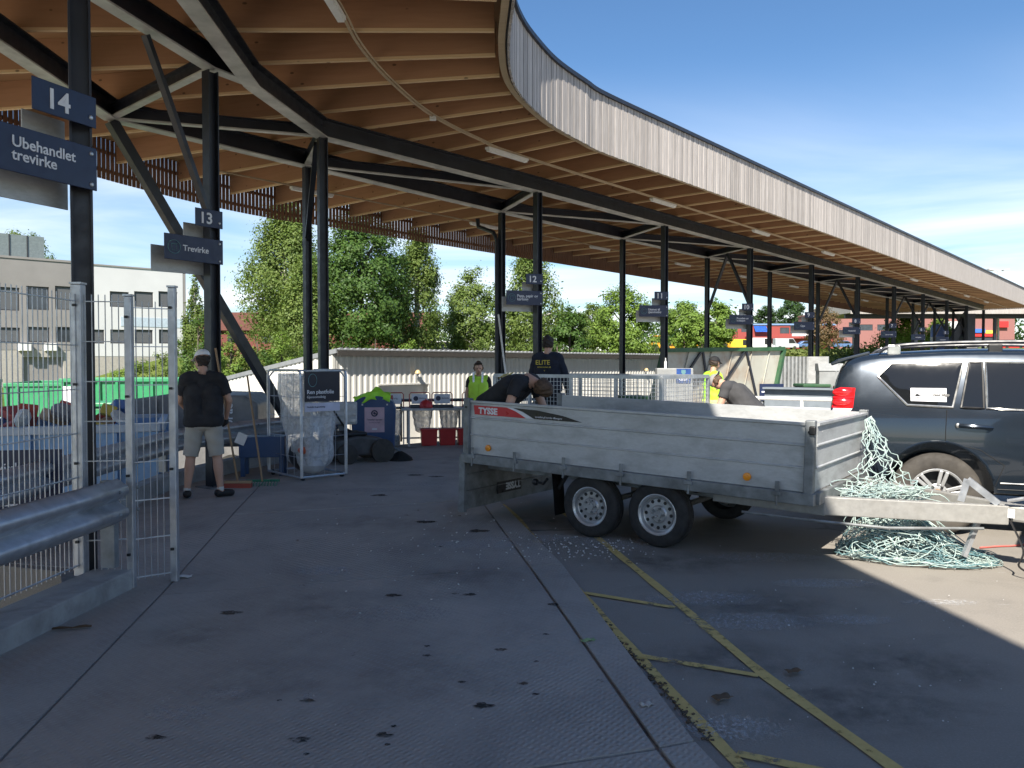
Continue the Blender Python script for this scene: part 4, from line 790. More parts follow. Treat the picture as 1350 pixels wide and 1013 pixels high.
# ------------------------------------------------------------------ far vehicles
def far_car(name, label, px, ybase, Y, m, rz=0, L=4.3, H=1.45, van=False, cat='car', group='vehicles parked beyond the shed'):
    c = at(px, ybase, Y); c.z = terrain(c.x, c.y); t = thing(name, label, cat, c, rz, group); W = .86; P = Matrix(((1, 0, 0, 0), (0, 0, -1, 0), (0, 1, 0, 0), (0, 0, 0, 1)))
    if van: body = [(-L / 2, .3), (L / 2, .3), (L / 2, .95), (L / 2 - .5, 1.1), (L / 2 - 1.15, H), (-L / 2, H)]; wn_ = [(L / 2 - .62, 1.15), (L / 2 - 1.22, H - .12), (L / 2 - 2.0, H - .12), (L / 2 - 2.0, 1.15)]
    else: body = [(-L / 2, .3), (L / 2, .3), (L / 2, .7), (L / 2 - .9, .88), (L / 2 - 1.7, H), (-L / 2 + .9, H), (-L / 2 + .1, .92), (-L / 2, .8)]; wn_ = [(L / 2 - 1.05, .92), (L / 2 - 1.75, H - .1), (-L / 2 + 1.0, H - .1), (-L / 2 + .5, .92)]
    MB().prism(body, -W, W, P).build('body', m, t, bevel=.08); MB().prism(wn_, -W - .012, W + .012, P).build('side_windows', GLASS, t)
    for x in (-L * .31, L * .31):
        for s_ in (-1, 1): MB().lathe([(.31, -.1), (.31, .1)], 16, frame((x, s_ * (W - .06), .31), (1, 0, 0), (0, 0, 1))).build('wheel', RUB, t)
    return t
CP = {k: mat('car_' + k, c, .25, var=.05, coat=.6) for k, c in dict(white=(.75, .75, .75), dark=(.03, .035, .045), red=(.55, .03, .03), silver=(.4, .42, .44), yellow=(.75, .5, .03), blue=(.08, .15, .3)).items()}
far_car('parked_van', 'white van parked above the shed roof left of the dark car', 562, 466, 96, CP['white'], van=True, H=1.9, cat='van'); far_car('parked_car', 'dark estate car parked behind the shed roof', 592, 467, 92, CP['dark'], L=4.5)
far_car('parked_car', 'white car parked beneath the round green trees', 800, 468, 108, CP['white']); far_car('parked_car', 'silver car parked left of column 11 beneath the trees', 836, 467, 112, CP['silver'])
far_car('delivery_van', 'yellow van parked in front of the red building', 974, 462, 150, CP['yellow'], van=True, H=2.3, L=5, cat='van'); far_car('delivery_van', 'white van parked right of the yellow van', 1004, 462, 150, CP['white'], van=True, H=2.4, L=4.6, cat='van'); far_car('delivery_van', 'blue and white van right of the white van', 1036, 461, 155, CP['silver'], van=True, H=2.1, L=4.6, cat='van')
far_car('parked_car', 'dark blue car parked beyond the lawn near the bronze tree', 1112, 460, 150, CP['blue']); far_car('parked_car', 'second dark blue car beyond the lawn, right of the first', 1066, 461, 158, CP['blue'])
far_car('parked_car', 'bright red car parked at the far right edge by the store', 1333, 460, 150, CP['red'], L=4.2, H=1.5); far_car('parked_car', 'white car parked behind the bright red car', 1352, 458, 165, CP['white']); far_car('parked_car', 'white car parked left of the lamp mast by the store', 1308, 458, 165, CP['white'])
ORG = mat('machine_orange', (.75, .34, .02), .45)
def loader(label, px, yb, Y, rz):
    c = at(px, yb, Y); c.z = terrain(c.x, c.y); t = thing('wheel_loader', label, 'loader', c, rz, 'yard machines'); MB().mm(-1.3, .9, -.8, .8, .6, 1.35).build('chassis', ORG, t, bevel=.1); MB().mm(-.5, .5, -.65, .65, 1.35, 2.3).build('cab', GLASS, t, bevel=.06); MB().mm(-.56, .56, -.7, .7, 2.3, 2.42).build('cab_roof', ORG, t); MB().bar((.6, 0, 1.2), (1.9, 0, .6), .5, .25).build('arm', ORG, t)
    MB().prism([(1.8, .15), (2.7, .15), (2.5, .3), (2.05, .9)], -.95, .95, Matrix(((1, 0, 0, 0), (0, 0, -1, 0), (0, 1, 0, 0), (0, 0, 0, 1)))).build('bucket', ORG, t)
    for x in (-.85, .85):
        for s_ in (-1, 1): MB().lathe([(.55, -.2), (.6, -.1), (.6, .1), (.55, .2)], 18, frame((x, s_ * .8, .58), (1, 0, 0), (0, 0, 1))).build('wheel', RUB, t)
loader('orange wheel loader parked left of sign 10 under the trees', 898, 465, 122, .3); loader('orange wheel loader right of the first one beneath the light trees', 920, 465, 122, 2.8); loader('orange loader immediately left of the yellow van', 944, 464, 126, .1); loader('small orange machine beneath the round green tree', 868, 466, 118, .2)
# green dark containers and panels along the row
def at_row(px, q):   # ground point on a pixel column where the distance across the row is q
    d = ray(px, 480); t = -q / (d.x * RP.x + d.y * RP.y); return Vector((d.x * t, d.y * t, 0))
gpnl = thing('open_container', 'tall leaning beige container wall in a dark green frame behind columns 11 and 10', 'container', (0, 0, 0)); a, b = at(858, 480, 22.5), at(1012, 480, 25.5); a.z = b.z = 0
tl, tr_ = at(874, 462, 22.7), at(1032, 460, 25.7); bl_, br = at(856, 535, 22.3), at(1018, 528, 25.3); BEI = mat('stained_beige_sheet', (.36, .36, .31), .7, var=.12, scale=.8, dirt=(.22, .1, .04), dirt_amt=.55, dscale=1.3)
o = MB().add([bl_, br, tr_, tl], [(0, 1, 2, 3)]).build('sheet', BEI, gpnl); o.modifiers.new('s', 'SOLIDIFY').thickness = .05
for p, q in ((bl_, tl), (tl, tr_), (tr_, br)): MB().bar(p + Vector((.02, -.05, 0)), q + Vector((.02, -.05, 0)), .12, .12).build('frame_bar', GRND, gpnl)
for f0, f1 in ((.12, .3), (.46, .3), (.46, .66), (.86, .66)): MB().bar(bl_.lerp(br, f0) + Vector((0, -.07, 0)), tl.lerp(tr_, f1) + Vector((0, -.07, 0)), .05, .06).build('diagonal_bar', STEEL, gpnl)
for f in (.2, .38, .55, .72, .88): MB().bar(bl_.lerp(br, f) + Vector((0, -.04, 0)), tl.lerp(tr_, f) + Vector((0, -.04, 0)), .03, .03).build('seam', BEI, gpnl)
gpnl.location = (0, 0, 0)
SHEET = mat('dull_steel_sheet', (.27, .28, .28), .55, metal=.2, var=.15, dirt=(.15, .15, .14), dirt_amt=.4); t = thing('ribbed_container', 'pale grey ribbed container end right of the green framed wall', 'container', (0, 0, 0)); a, b = at(1024, 505, 27), at(1064, 505, 28); zt_ = at(1024, 470, 27).z
for k in range(9):
    p = a.lerp(b, k / 8); MB().bar((p.x, p.y, -.3), (p.x, p.y, zt_), .06, .06, (1, 0, 0)).build('rib', SHEET, t)
p, q = zset(a, (zt_ - .3) / 2), zset(b, (zt_ - .3) / 2); MB().bar(p + Vector((0, .06, 0)), q + Vector((0, .06, 0)), .03, zt_ + .3).build('panel', GALVD, t); MB().bar(zset(b, (zt_ - .3) / 2) + Vector((.05, .05, 0)), zset(at(1092, 505, 27.5), (zt_ - .3) / 2), .05, zt_ + .3).build('side_plate', GALVP, t)
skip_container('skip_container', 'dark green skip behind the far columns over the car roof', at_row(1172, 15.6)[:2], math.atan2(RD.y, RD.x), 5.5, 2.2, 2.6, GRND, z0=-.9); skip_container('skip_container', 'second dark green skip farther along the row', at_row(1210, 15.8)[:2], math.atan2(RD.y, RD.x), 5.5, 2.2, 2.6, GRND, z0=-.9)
# ------------------------------------------------------------------ box trailer with dropped tailgate
TL, TW = 3.55, 1.8
trl = thing('box_trailer', 'galvanised twin-axle box trailer with dropped tailgate and red side sticker', 'trailer', (-.5, 8.39, 0)); trl.rotation_euler = (0, R(1.45), R(-36))
def ribbed_wall(a, b, out, name, par, m=GALVP, z0=.715, z1=1.27, seg=1):
    """folded sheet wall from a to b (x, y); out is the outward normal"""
    a, b, out = Vector((*a, 0)), Vector((*b, 0)), Vector((*out, 0)); h = z1 - z0
    prof = [(.0, 0), (.0, .005), (-.0, .335), (.014, .345), (.014, .36), (.004, .372), (.002, .655), (.016, .668), (.016, .685), (.006, .70), (.004, .95), (.022, .965), (.022, 1.0), (-.03, 1.0), (-.03, .96), (-.03, 0)]
    n = len(prof); vs = [p + out * o_ + Vector((0, 0, z0 + f * h)) for p in (a, b) for o_, f in prof]
    fs = [(i, (i + 1) % n, n + (i + 1) % n, n + i) for i in range(n)] + [tuple(range(n))[::-1], tuple(range(n, 2 * n))]
    return MB().add(vs, fs).build(name, m, par)
nw = ribbed_wall((.06, 0), (TL - .06, 0), (0, -1), 'side_panel', trl); ribbed_wall((TL - .06, TW), (.06, TW), (0, 1), 'side_panel', trl); ribbed_wall((TL, .05), (TL, TW - .05), (1, 0), 'front_panel', trl)
for x in (.025, TL - .03):
    for y in (0, TW):
        s_ = -1 if y == 0 else 1; o = MB().box((x, y + s_ * .004, .965), (.075, .075, .655)).build('corner_post', GALVD, trl, bevel=.008)
        MB().lathe([(.012, 0), (.012, .006)], 10, frame((x, y + s_ * .043, 1.2), (1, 0, 0), (0, 0, 1)) if y == 0 else frame((x, y + .043, 1.2), (-1, 0, 0), (0, 0, 1))).build('bolt_hole', BLK, o)
MB().mm(.0, TL, .03, TW - .03, .70, .725).build('floor', wood('trailer_ply_floor', (.2, .16, .12), (.1, .08, .06), axis='x'), trl)
for y in (-.012, TW + .012): MB().mm(-.03, TL + .02, y - .035, y + .035, .615, .712).build('side_rail', GALVD, trl, bevel=.006)
MB().mm(TL - .03, TL + .045, .03, TW - .03, .62, .712).build('front_rail', GALVD, trl); MB().mm(-.045, .03, .03, TW - .03, .63, .698).build('rear_rail', GALVD, trl)
for k, x in enumerate((.12, .66, 1.24, 1.86, 2.52, 3.28)):
    o = MB().box((x, -.042, .735), (.036, .014, .1)).build('side_latch', GALVD, trl, bevel=.004); MB().box((x, -.055, .69), (.075, .03, .035)).build('latch_foot', GALVD, o, bevel=.005); MB().tube([(x, -.05, .68), (x, -.05, .59)], .01, 6).build('latch_pin', GALVD, o)
AMB = mat('amber_reflector', (.85, .30, .02), .25)
for x in (.30, 3.02): MB().lathe([(.034, 0), (.034, .012), (.02, .016), (0, .017)], 16, frame((x, -.004, .79), (1, 0, 0), (0, 0, 1))).build('reflector', AMB, trl, smooth=True)
MB().box((TL - .005, -.05, 1.215), (.05, .035, .07)).build('corner_lock', BLK, trl, bevel=.01)
FR = lambda x, z, o: frame((x, -o, z), (1, 0, 0), (0, 0, 1)); SRED = mat('sticker_red', (.55, .02, .035), .35); SBLK = mat('sticker_black', (.012, .012, .014), .35)
def decal(poly, m, name, o): return MB().prism(poly, 0, .0015, frame((0, -o, 0), (1, 0, 0), (0, 0, 1))).build(name, m, nw)
decal([(.1, 1.222), (.56, 1.222), (.66, 1.195), (.78, 1.128), (.115, 1.128)], SRED, 'red_sticker', .0075); decal([(.53, 1.222), (.60, 1.222), (.72, 1.19), (.86, 1.128), (.77, 1.128), (.64, 1.19)], WHITE, 'white_swoosh', .0092); decal([(.61, 1.222), (.9, 1.215), (1.2, 1.18), (1.42, 1.13), (.87, 1.128), (.73, 1.19)], SBLK, 'black_sticker', .0105)
lettering('TYSSE', .088, FR(.17, 1.142, .0108), WHITE, nw, 'LEFT', .004, spacing=1.05); lettering('spesialist på norske tilhengere', .026, FR(.88, 1.143, .0135), WHITE, nw)
tg = ribbed_wall((-.03, .03), (-.03, TW - .03), (1, 0), 'tailgate', trl, GALVD, .10, .655)
MB().mm(-.075, .0, -.02, .03, .08, .68).build('tailgate_edge', GALVD, tg); lettering('TYSSE', .105, frame((-.012, 1.02, .30), (0, -1, 0), (0, 0, -1)), WHITE, tg, 'LEFT', .005); MB().box((-.02, .82, .262), (.004, .46, .13)).build('badge_plate', SBLK, tg)
for y in (.35, TW - .35): MB().mm(.06, TL - .05, y - .04, y + .04, .52, .698).build('chassis_beam', GALVD, trl)
def wheel(par, M, R_, W_, rimr, kind, tyre=RUB):
    w_ = MB(); r = R_; h = W_ / 2
    w_.lathe([(rimr, -h * .86), (rimr + .02, -h * .95), (r * .86, -h), (r * .955, -h * .86), (r, -h * .6), (r, -h * .2), (r - .008, -h * .17), (r - .008, -h * .08), (r, -h * .05), (r, h * .3), (r - .008, h * .33), (r - .008, h * .42), (r, h * .45), (r, h * .6), (r * .955, h * .86), (r * .86, h), (rimr + .02, h * .95), (rimr, h * .86)], 40, M, cap=False); t = w_.build('tyre', tyre, par, smooth=True, ang=50)
    b = MB(); o = h * .8
    if kind == 'steel':
        b.lathe([(rimr + .003, h * .9), (rimr - .004, h * .93), (rimr - .022, h * .82), (rimr - .028, h * .35), (rimr * .8, h * .3), (rimr * .74, h * .45), (rimr * .45, h * .48), (rimr * .38, h * .62), (rimr * .2, h * .62), (rimr * .19, h * .8), (0, h * .8)], 36, M, cap=False); o_ = b.build('rim', RIMS, par, smooth=True, ang=40)
        for k in range(12):
            a = 2 * math.pi * k / 12; MB().lathe([(.016, 0), (.016, .004)], 10, M @ Matrix.Translation((rimr * .66 * math.cos(a), rimr * .66 * math.sin(a), h * .47))).build('vent_hole', BLK, par)
        for k in range(5):
            a = 2 * math.pi * k / 5; MB().lathe([(.011, 0), (.011, .02), (0, .021)], 6, M @ Matrix.Translation((rimr * .3 * math.cos(a), rimr * .3 * math.sin(a), h * .6))).build('wheel_nut', GALVD, par)
    else:
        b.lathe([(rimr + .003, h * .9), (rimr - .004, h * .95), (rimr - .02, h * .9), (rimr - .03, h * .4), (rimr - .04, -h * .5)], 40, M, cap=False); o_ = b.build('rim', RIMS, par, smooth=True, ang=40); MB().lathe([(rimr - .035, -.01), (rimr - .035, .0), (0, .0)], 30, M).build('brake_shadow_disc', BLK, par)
        for k in range(6):
            sp = MB()
            for s_ in (-.115, .115):
                a = 2 * math.pi * k / 6 + .26; ca, sa = math.cos(a + s_), math.sin(a + s_); i0 = .085; pa = M @ Vector((i0 * math.cos(a + s_ * 1.8), i0 * math.sin(a + s_ * 1.8), h * .78)); pb = M @ Vector(((rimr - .012) * ca, (rimr - .012) * sa, h * .84)); sp.bar(pa, pb, .034, .03, M.to_3x3() @ Vector((0, 0, 1)))
            sp.build('spoke', RIMS, par, bevel=.006)
        MB().lathe([(.1, h * .5), (.1, h * .76), (.085, h * .82), (.05, h * .82)], 24, M, cap=False).build('hub', RIMS, par, smooth=True); MB().lathe([(.052, h * .7), (.05, h * .95), (.03, h * 1.0), (0, h * 1.0)], 16, M).build('hub_cap', mat('rusty_hub', (.27, .17, .09), .7), par)
        for k in range(6):
            a = 2 * math.pi * k / 6; MB().lathe([(.012, 0), (.012, .03), (0, .032)], 6, M @ Matrix.Translation((.078 * math.cos(a), .078 * math.sin(a), h * .8))).build('wheel_nut', BLK, par)
    return t
for x, dz in ((1.5, .038), (2.2, .056)):
    for s_ in (-1, 1):
        y = .1 if s_ < 0 else TW - .1; M4 = frame((x, y, .297 + dz), (1, 0, 0), (0, 0, 1)) if s_ < 0 else frame((x, y, .297 + dz), (-1, 0, 0), (0, 0, 1)); w_ = thing('wheel', None, None); w_.parent = trl; wheel(w_, M4, .297, .18, .185, 'steel')
    MB().tube([(x, .1, .297 + dz), (x, TW - .1, .297 + dz)], .03, 8).build('axle', GALVD, trl)
for y in (.1, TW - .1): MB().add([(1.08, y - .1, .62), (1.08, y + .1, .62), (1.13, y + .1, .2), (1.13, y - .1, .2)], [(0, 1, 2, 3), (3, 2, 1, 0)]).build('mud_flap', BLK, trl); MB().tube([(1.1, y, .45), (1.2, y, .6), (1.5, y, .652), (2.2, y, .66), (2.55, y, .6)], .022, 6).build('mudguard_rim', BLK, trl)
MB().tube([(.9, .02, .50), (1.0, -.02, .50), (1.06, -.04, .56)], .014, 6).build('winding_handle', BLK, trl); MB().ell((.88, .02, .5), (.035, .035, .035), 8, 6).build('handle_knob', BLK, trl)
HX = TL + 1.36; DRAW = mat('scuffed_drawbar_steel', (.30, .295, .28), .55, metal=.25, var=.12, scale=20, dirt=(.2, .19, .17), dirt_amt=.4)
for y in (.22, TW - .22): o = MB().bar((TL - .9, y, .58), (TL + .05, y, .58), .07, .14).bar((TL + .02, y, .59), (HX - .1, TW / 2 + (-.06 if y < .9 else .06), .585), .07, .15).build('drawbar', DRAW, trl, bevel=.008)
o = MB().box((HX - .06, TW / 2, .6), (.34, .13, .13)).build('coupling', DRAW, trl, bevel=.02); MB().lathe([(.05, 0), (.06, .02), (.05, .04), (.06, .06), (.05, .08), (.06, .1), (.05, .12)], 14, frame((HX + .08, TW / 2, .6), (0, 1, 0), (0, 0, 1))).build('bellows', BLK, o, smooth=True); MB().lathe([(.045, 0), (.05, .14), (.03, .2)], 12, frame((HX + .2, TW / 2, .6), (0, 1, 0), (0, 0, 1))).build('ball_head', BLK, o)
MB().box((HX - .12, TW / 2 - .095, .605), (.14, .004, .07), Matrix.Rotation(R(0), 3, 'Z')).build('maker_label', WHITE, o)
br_ = MB(); br_.bar((HX - .42, TW / 2 - .1, .66), (HX - .38, TW / 2 - .1, .84), .03, .05); br_.bar((HX - .38, TW / 2 - .1, .84), (HX - .16, TW / 2 - .1, .67), .03, .05); br_.build('jockey_bracket', GALV, trl); MB().tube([(HX - .1, .8, .7), (HX + .02, .78, .74), (HX + .3, .78, .73)], .016, 6).build('brake_lever', GALV, trl); MB().tube([(HX + .22, .78, .735), (HX + .32, .78, .73)], .024, 8).build('lever_grip', mat('blue_grip', (.05, .25, .5), .5), trl)
MB().bar((HX - .3, TW / 2 - .05, .5), (HX - .38, TW / 2 - .12, .22), .035, .035).build('prop_stand', GALV, trl); MB().tube([(TL - .55, -.05, .50), (TL + .05, .05, .49), (TL + .5, .3, .46), (HX - .25, .75, .47)], .012, 6).build('brake_rod', GALVD, trl)
cb = cr_spline([(HX - .1, .85, .58), (HX + .02, .72, .35), (HX + .0, .7, .22), (HX + .15, .68, .2), (HX + .4, .8, .35), (HX + .7, .85, .45)], 6); MB().tube(cb, .008, 5).build('trailer_cable', BLK, trl)
TM = mw(trl)

# ------------------------------------------------------------------ pale green cargo net hanging from the trailer front
rn = random.Random(4); net = MB(); ROPE = mat('mint_net_rope', (.40, .49, .46), .75, var=.3, scale=30, dirt=(.12, .25, .3), dirt_amt=.6, dscale=6)
def wv(x, y, z): return TM @ Vector((x, y, z))
top0, top1 = wv(TL + .05, TW - .04, 1.24), wv(TL + .05, TW - .32, 1.22); bot0, bot1 = wv(TL + .08, .62, .62), wv(TL + .62, .95, .62); NI, NJ = 9, 13; nodes_ = {}
for j in range(NJ + 1):
    f = j / NJ
    for i in range(NI + 1):
        g_ = i / NI; a = top0.lerp(top1, g_); b = bot1.lerp(bot0, g_); q = a.lerp(b, f ** 1.15); q.z = a.z + (b.z - a.z) * (f ** .8); q += Vector((rn.gauss(0, .022), rn.gauss(0, .03), rn.gauss(0, .018))) * min(1, 4 * f) + Vector((.05, -.02, 0)) * math.sin(math.pi * f); nodes_[i, j] = q
for j in range(NJ):
    for i in range(NI + 1):
        k = i + (1 if (j % 2) else -1)
        for kk in (i, k):
            if 0 <= kk <= NI:
                p, q = nodes_[i, j], nodes_[kk, j + 1]; mid = (p + q) / 2 + Vector((rn.gauss(0, .012), rn.gauss(0, .012), -.012)); net.tube([p, mid, q], .0036, 4)
hc = Vector((3.42, 6.70, 0)); ax = Vector((.97, -.25, 0)); ay = Vector((.25, .97, 0))
def heap_pt(u, v, r=1.0):   # u around, v up
    return hc + ax * (.60 * r * math.cos(u) * math.cos(v)) + ay * (.34 * r * math.sin(u) * math.cos(v)) + Vector((0, 0, .012 + .40 * r * math.sin(v) * (1 - .75 * max(0, math.cos(u)))))
for s_ in range(330):
    u, v, r = rn.uniform(0, 6.28), rn.uniform(.02, 1.4), rn.uniform(.55, 1.05); P = []; du, dv = rn.gauss(0, .18), rn.gauss(0, .12)
    for k in range(rn.randint(9, 18)):
        P.append(heap_pt(u, v, r)); du += rn.gauss(0, .16); dv += rn.gauss(0, .13); du = max(-.38, min(.38, du)); dv = max(-.24, min(.24, dv)); u += du; v = min(1.5, abs(v + dv)); r = r * rn.uniform(.78, 1.2) if v < .06 else r; r = min(1.08, max(.5, r + rn.gauss(0, .05)))
    net.tube(cr_spline(P, 2), .0036, 4, mi=1 if s_ % 3 == 0 else 0)
for s_ in range(26):   # loose loops at the right tip and on the drawbar
    c = gp(rn.uniform(1225, 1290), rn.uniform(728, 752)); rr = rn.uniform(.05, .13); P = [c + Vector((rr * 1.6 * math.cos(a) + rn.gauss(0, .015), rr * math.sin(a) * .7 + rn.gauss(0, .012), .01 + abs(rn.gauss(0, .03)))) for a in np.linspace(0, 6.1, 10)]; net.tube(cr_spline(P, 2), .0036, 4)
for s_ in range(34):
    f = rn.uniform(.0, 1.0); c = bot0.lerp(bot1, f) + Vector((rn.gauss(0, .05), rn.gauss(0, .08), rn.uniform(-.02, .1))); P = [c + Vector((rn.gauss(0, .1), rn.gauss(0, .08), rn.gauss(0, .035))) for k in range(7)]; net.tube(cr_spline(P, 3), .0036, 4)
for s_ in range(60):   # strands running down from the bar to the heap
    f = rn.uniform(0, 1); a = bot0.lerp(bot1, f) + Vector((rn.gauss(0, .04), rn.gauss(0, .07) + .1, 0)); b = heap_pt(rn.uniform(0, 6.28), rn.uniform(.1, .9), .95); m_ = (a + b) / 2 + Vector((rn.gauss(0, .06), rn.gauss(0, .06), rn.gauss(0, .03))); net.tube(cr_spline([a, m_, b], 4), .0036, 4)
o = net.build('cargo_net', [ROPE, mat('wet_dark_net_rope', (.10, .2, .22), .7, var=.3, scale=20)], smooth=True); tag(o, 'pale green rope cargo net tumbling from the trailer front onto the ground', 'net')
rp = cr_spline([gp(1292, 724), gp(1318, 722), gp(1340, 721), gp(1380, 716)], 5); tag(MB().tube([p + Vector((0, 0, .012)) for p in rp], .008, 5).build('loose_twine', mat('red_cord', (.55, .12, .1), .7)), 'thin red twine stretched on the ground right of the net', 'twine')

# ------------------------------------------------------------------ dark SUV
SH = R(-22); sx, sy = Vector((math.cos(SH), math.sin(SH), 0)), Vector((-math.sin(SH), math.cos(SH), 0)); so = Vector((4.13, 7.72, 0)) + sy * .84
suv = thing('parked_suv', 'dark slate-blue off-road car parked behind the trailer at the right edge', 'car', so, SH)
PAINT = mat('slate_blue_metallic', (.021, .031, .046), .2, metal=.45, var=.03, scale=2, coat=.8, rv=.02, dirt=(.05, .052, .055), dirt_amt=.1)
XS = [-.995, -.985, -.96, -.92, -.87, -.81, -.75, -.68, -.6, -.5, -.35, -.15, .1, .4, .7, 1.0, 1.3, 1.55, 1.7, 1.85, 2.05, 2.25, 2.45, 2.6, 2.75, 2.95, 3.15, 3.35, 3.5, 3.62, 3.7, 3.76, 3.79]
zhi = lambda x: float(np.interp(x, [-.995, -.985, -.96, -.92, -.87, -.81, -.75, -.68, -.6, -.5, .1, .5, 1.2, 1.6, 1.85, 2.2, 2.5, 2.65, 3.2, 3.5, 3.7, 3.79], [.92, 1.06, 1.24, 1.46, 1.60, 1.68, 1.715, 1.74, 1.757, 1.77, 1.80, 1.805, 1.785, 1.73, 1.62, 1.42, 1.235, 1.19, 1.14, 1.07, .95, .80]))
zlo = lambda x: float(np.interp(x, [-.995, -.9, -.6, .5, 3.2, 3.6, 3.79], [.62, .50, .44, .40, .40, .44, .58]))
def Wx(x): return float(np.interp(x, [-.995, -.97, -.9, -.75, -.4, 0, 2.4, 3.0, 3.4, 3.6, 3.72, 3.79], [.84, .875, .905, .925, .938, .945, .945, .93, .88, .8, .7, .58]))
def Tz(z): return float(np.interp(z, [.40, .50, .62, .78, .95, 1.02, 1.10, 1.22, 1.4, 1.6, 1.72, 1.80], [.945, .975, .992, 1.0, .998, .992, .985, .965, .915, .85, .80, .75]))
def ysurf(x, z): return Wx(x) * Tz(z)
body = MB(); secs = []
for x in XS:
    a, b = zlo(x), zhi(x); half = [(0, a), (Wx(x) * .6, a), (Wx(x) * .9, a + .005)]; top = b - min(.07, (b - a) * .25)
    for k in range(15): z = a + .03 + (top - a - .03) * k / 14; half.append((ysurf(x, z), z))
    yt = ysurf(x, top); half += [(yt * .975, top + (b - top) * .45), (yt * .9, top + (b - top) * .8), (yt * .72, b - .004), (yt * .36, b)]
    secs.append([(x, y, z) for y, z in half] + [(x, 0, b + .002)] + [(x, -y, z) for y, z in half[:0:-1]])
ns = len(secs[0])
for s_ in secs: body.v.extend(s_)
for i in range(len(secs) - 1):
    for k in range(ns): body.f.append((i * ns + k, (i + 1) * ns + k, (i + 1) * ns + (k + 1) % ns, i * ns + (k + 1) % ns)); body.mi.append(0)
body.f += [tuple(range(ns)), tuple((len(secs) - 1) * ns + k for k in range(ns))[::-1]]; body.mi += [0, 0]
bo = body.build('body', PAINT, suv)
bmx = bmesh.new(); bmx.from_mesh(bo.data); bmesh.ops.recalc_face_normals(bmx, faces=bmx.faces); bmx.to_mesh(bo.data); bmx.free()
cut = MB()
for x in (0, 2.79):
    for s_ in (-1, 1): cut.lathe([(.475, -.2), (.475, .2)], 40, frame((x, s_ * .82, .42), (1, 0, 0), (0, 0, 1)))
co = cut.build('wheel_arch_cutter', None); bm_ = bo.modifiers.new('arch', 'BOOLEAN'); bm_.operation = 'DIFFERENCE'; bm_.object = co; bm_.solver = 'EXACT'; bpy.context.view_layer.update(); co.parent = None
co.matrix_world = Matrix.LocRotScale(so, Euler((0, 0, SH)), None); bpy.context.view_layer.update()
nm = bpy.data.meshes.new_from_object(bo.evaluated_get(bpy.context.evaluated_depsgraph_get())); bo.modifiers.clear(); bo.data = nm; bpy.data.objects.remove(co)
nm.polygons.foreach_set('use_smooth', [True] * len(nm.polygons)); nm.set_sharp_from_angle(angle=R(42))
def poly_span(poly, x):
    zs = []
    for (x0, z0), (x1, z1) in zip(poly, poly[1:] + poly[:1]):
        if abs(x1 - x0) > 1e-9 and min(x0, x1) - 1e-6 <= x <= max(x0, x1) + 1e-6: zs.append(z0 + (z1 - z0) * (x - x0) / (x1 - x0))
    return (min(zs), max(zs)) if zs else (0, 0)
def body_panel(name, poly, m, off, side, par, nxx=18, nz=6):
    x0, x1 = min(p[0] for p in poly), max(p[0] for p in poly); b = MB(); e = (x1 - x0) * 1e-3
    def fn(u, v): x = x0 + e + (x1 - x0 - 2 * e) * u; lo, hi = poly_span(poly, x); z = lo + (hi - lo) * v; return (x, side * (ysurf(x, z) + off), z)
    b.grid(fn, nxx, nz, flip=side > 0); return b.build(name, m, par, smooth=True)
def body_line(name, pts_, m, r, off, side, par, closed=False):
    P = []
    for (x0, z0), (x1, z1) in zip(pts_, pts_[1:] + (pts_[:1] if closed else [])):
        for k in range(6): t = k / 6; x, z = x0 + (x1 - x0) * t, z0 + (z1 - z0) * t; P.append((x, side * (ysurf(x, z) + off), z))
    if not closed: x, z = pts_[-1]; P.append((x, side * (ysurf(x, z) + off), z))
    return MB().tube(P, r, 5, closed).build(name, m, par, smooth=True)
CHR = mat('satin_chrome', (.55, .55, .53), .3, metal=.8); LRED = mat('red_lamp_lens', (.62, .012, .015), .12, coat=.8, var=.25, scale=7); LWH = mat('clear_lamp_lens', (.6, .65, .7), .15, coat=.6)
WQ = [(-.53, 1.525), (-.41, 1.655), (.22, 1.665), (.12, 1.235), (-.27, 1.25)]; WR = [(.19, 1.235), (.27, 1.665), (.38, 1.665), (.38, 1.23)]; WR2 = [(.405, 1.23), (.405, 1.665), (1.0, 1.66), (1.0, 1.21)]; WF = [(1.08, 1.21), (1.08, 1.655), (1.55, 1.61), (2.12, 1.21)]
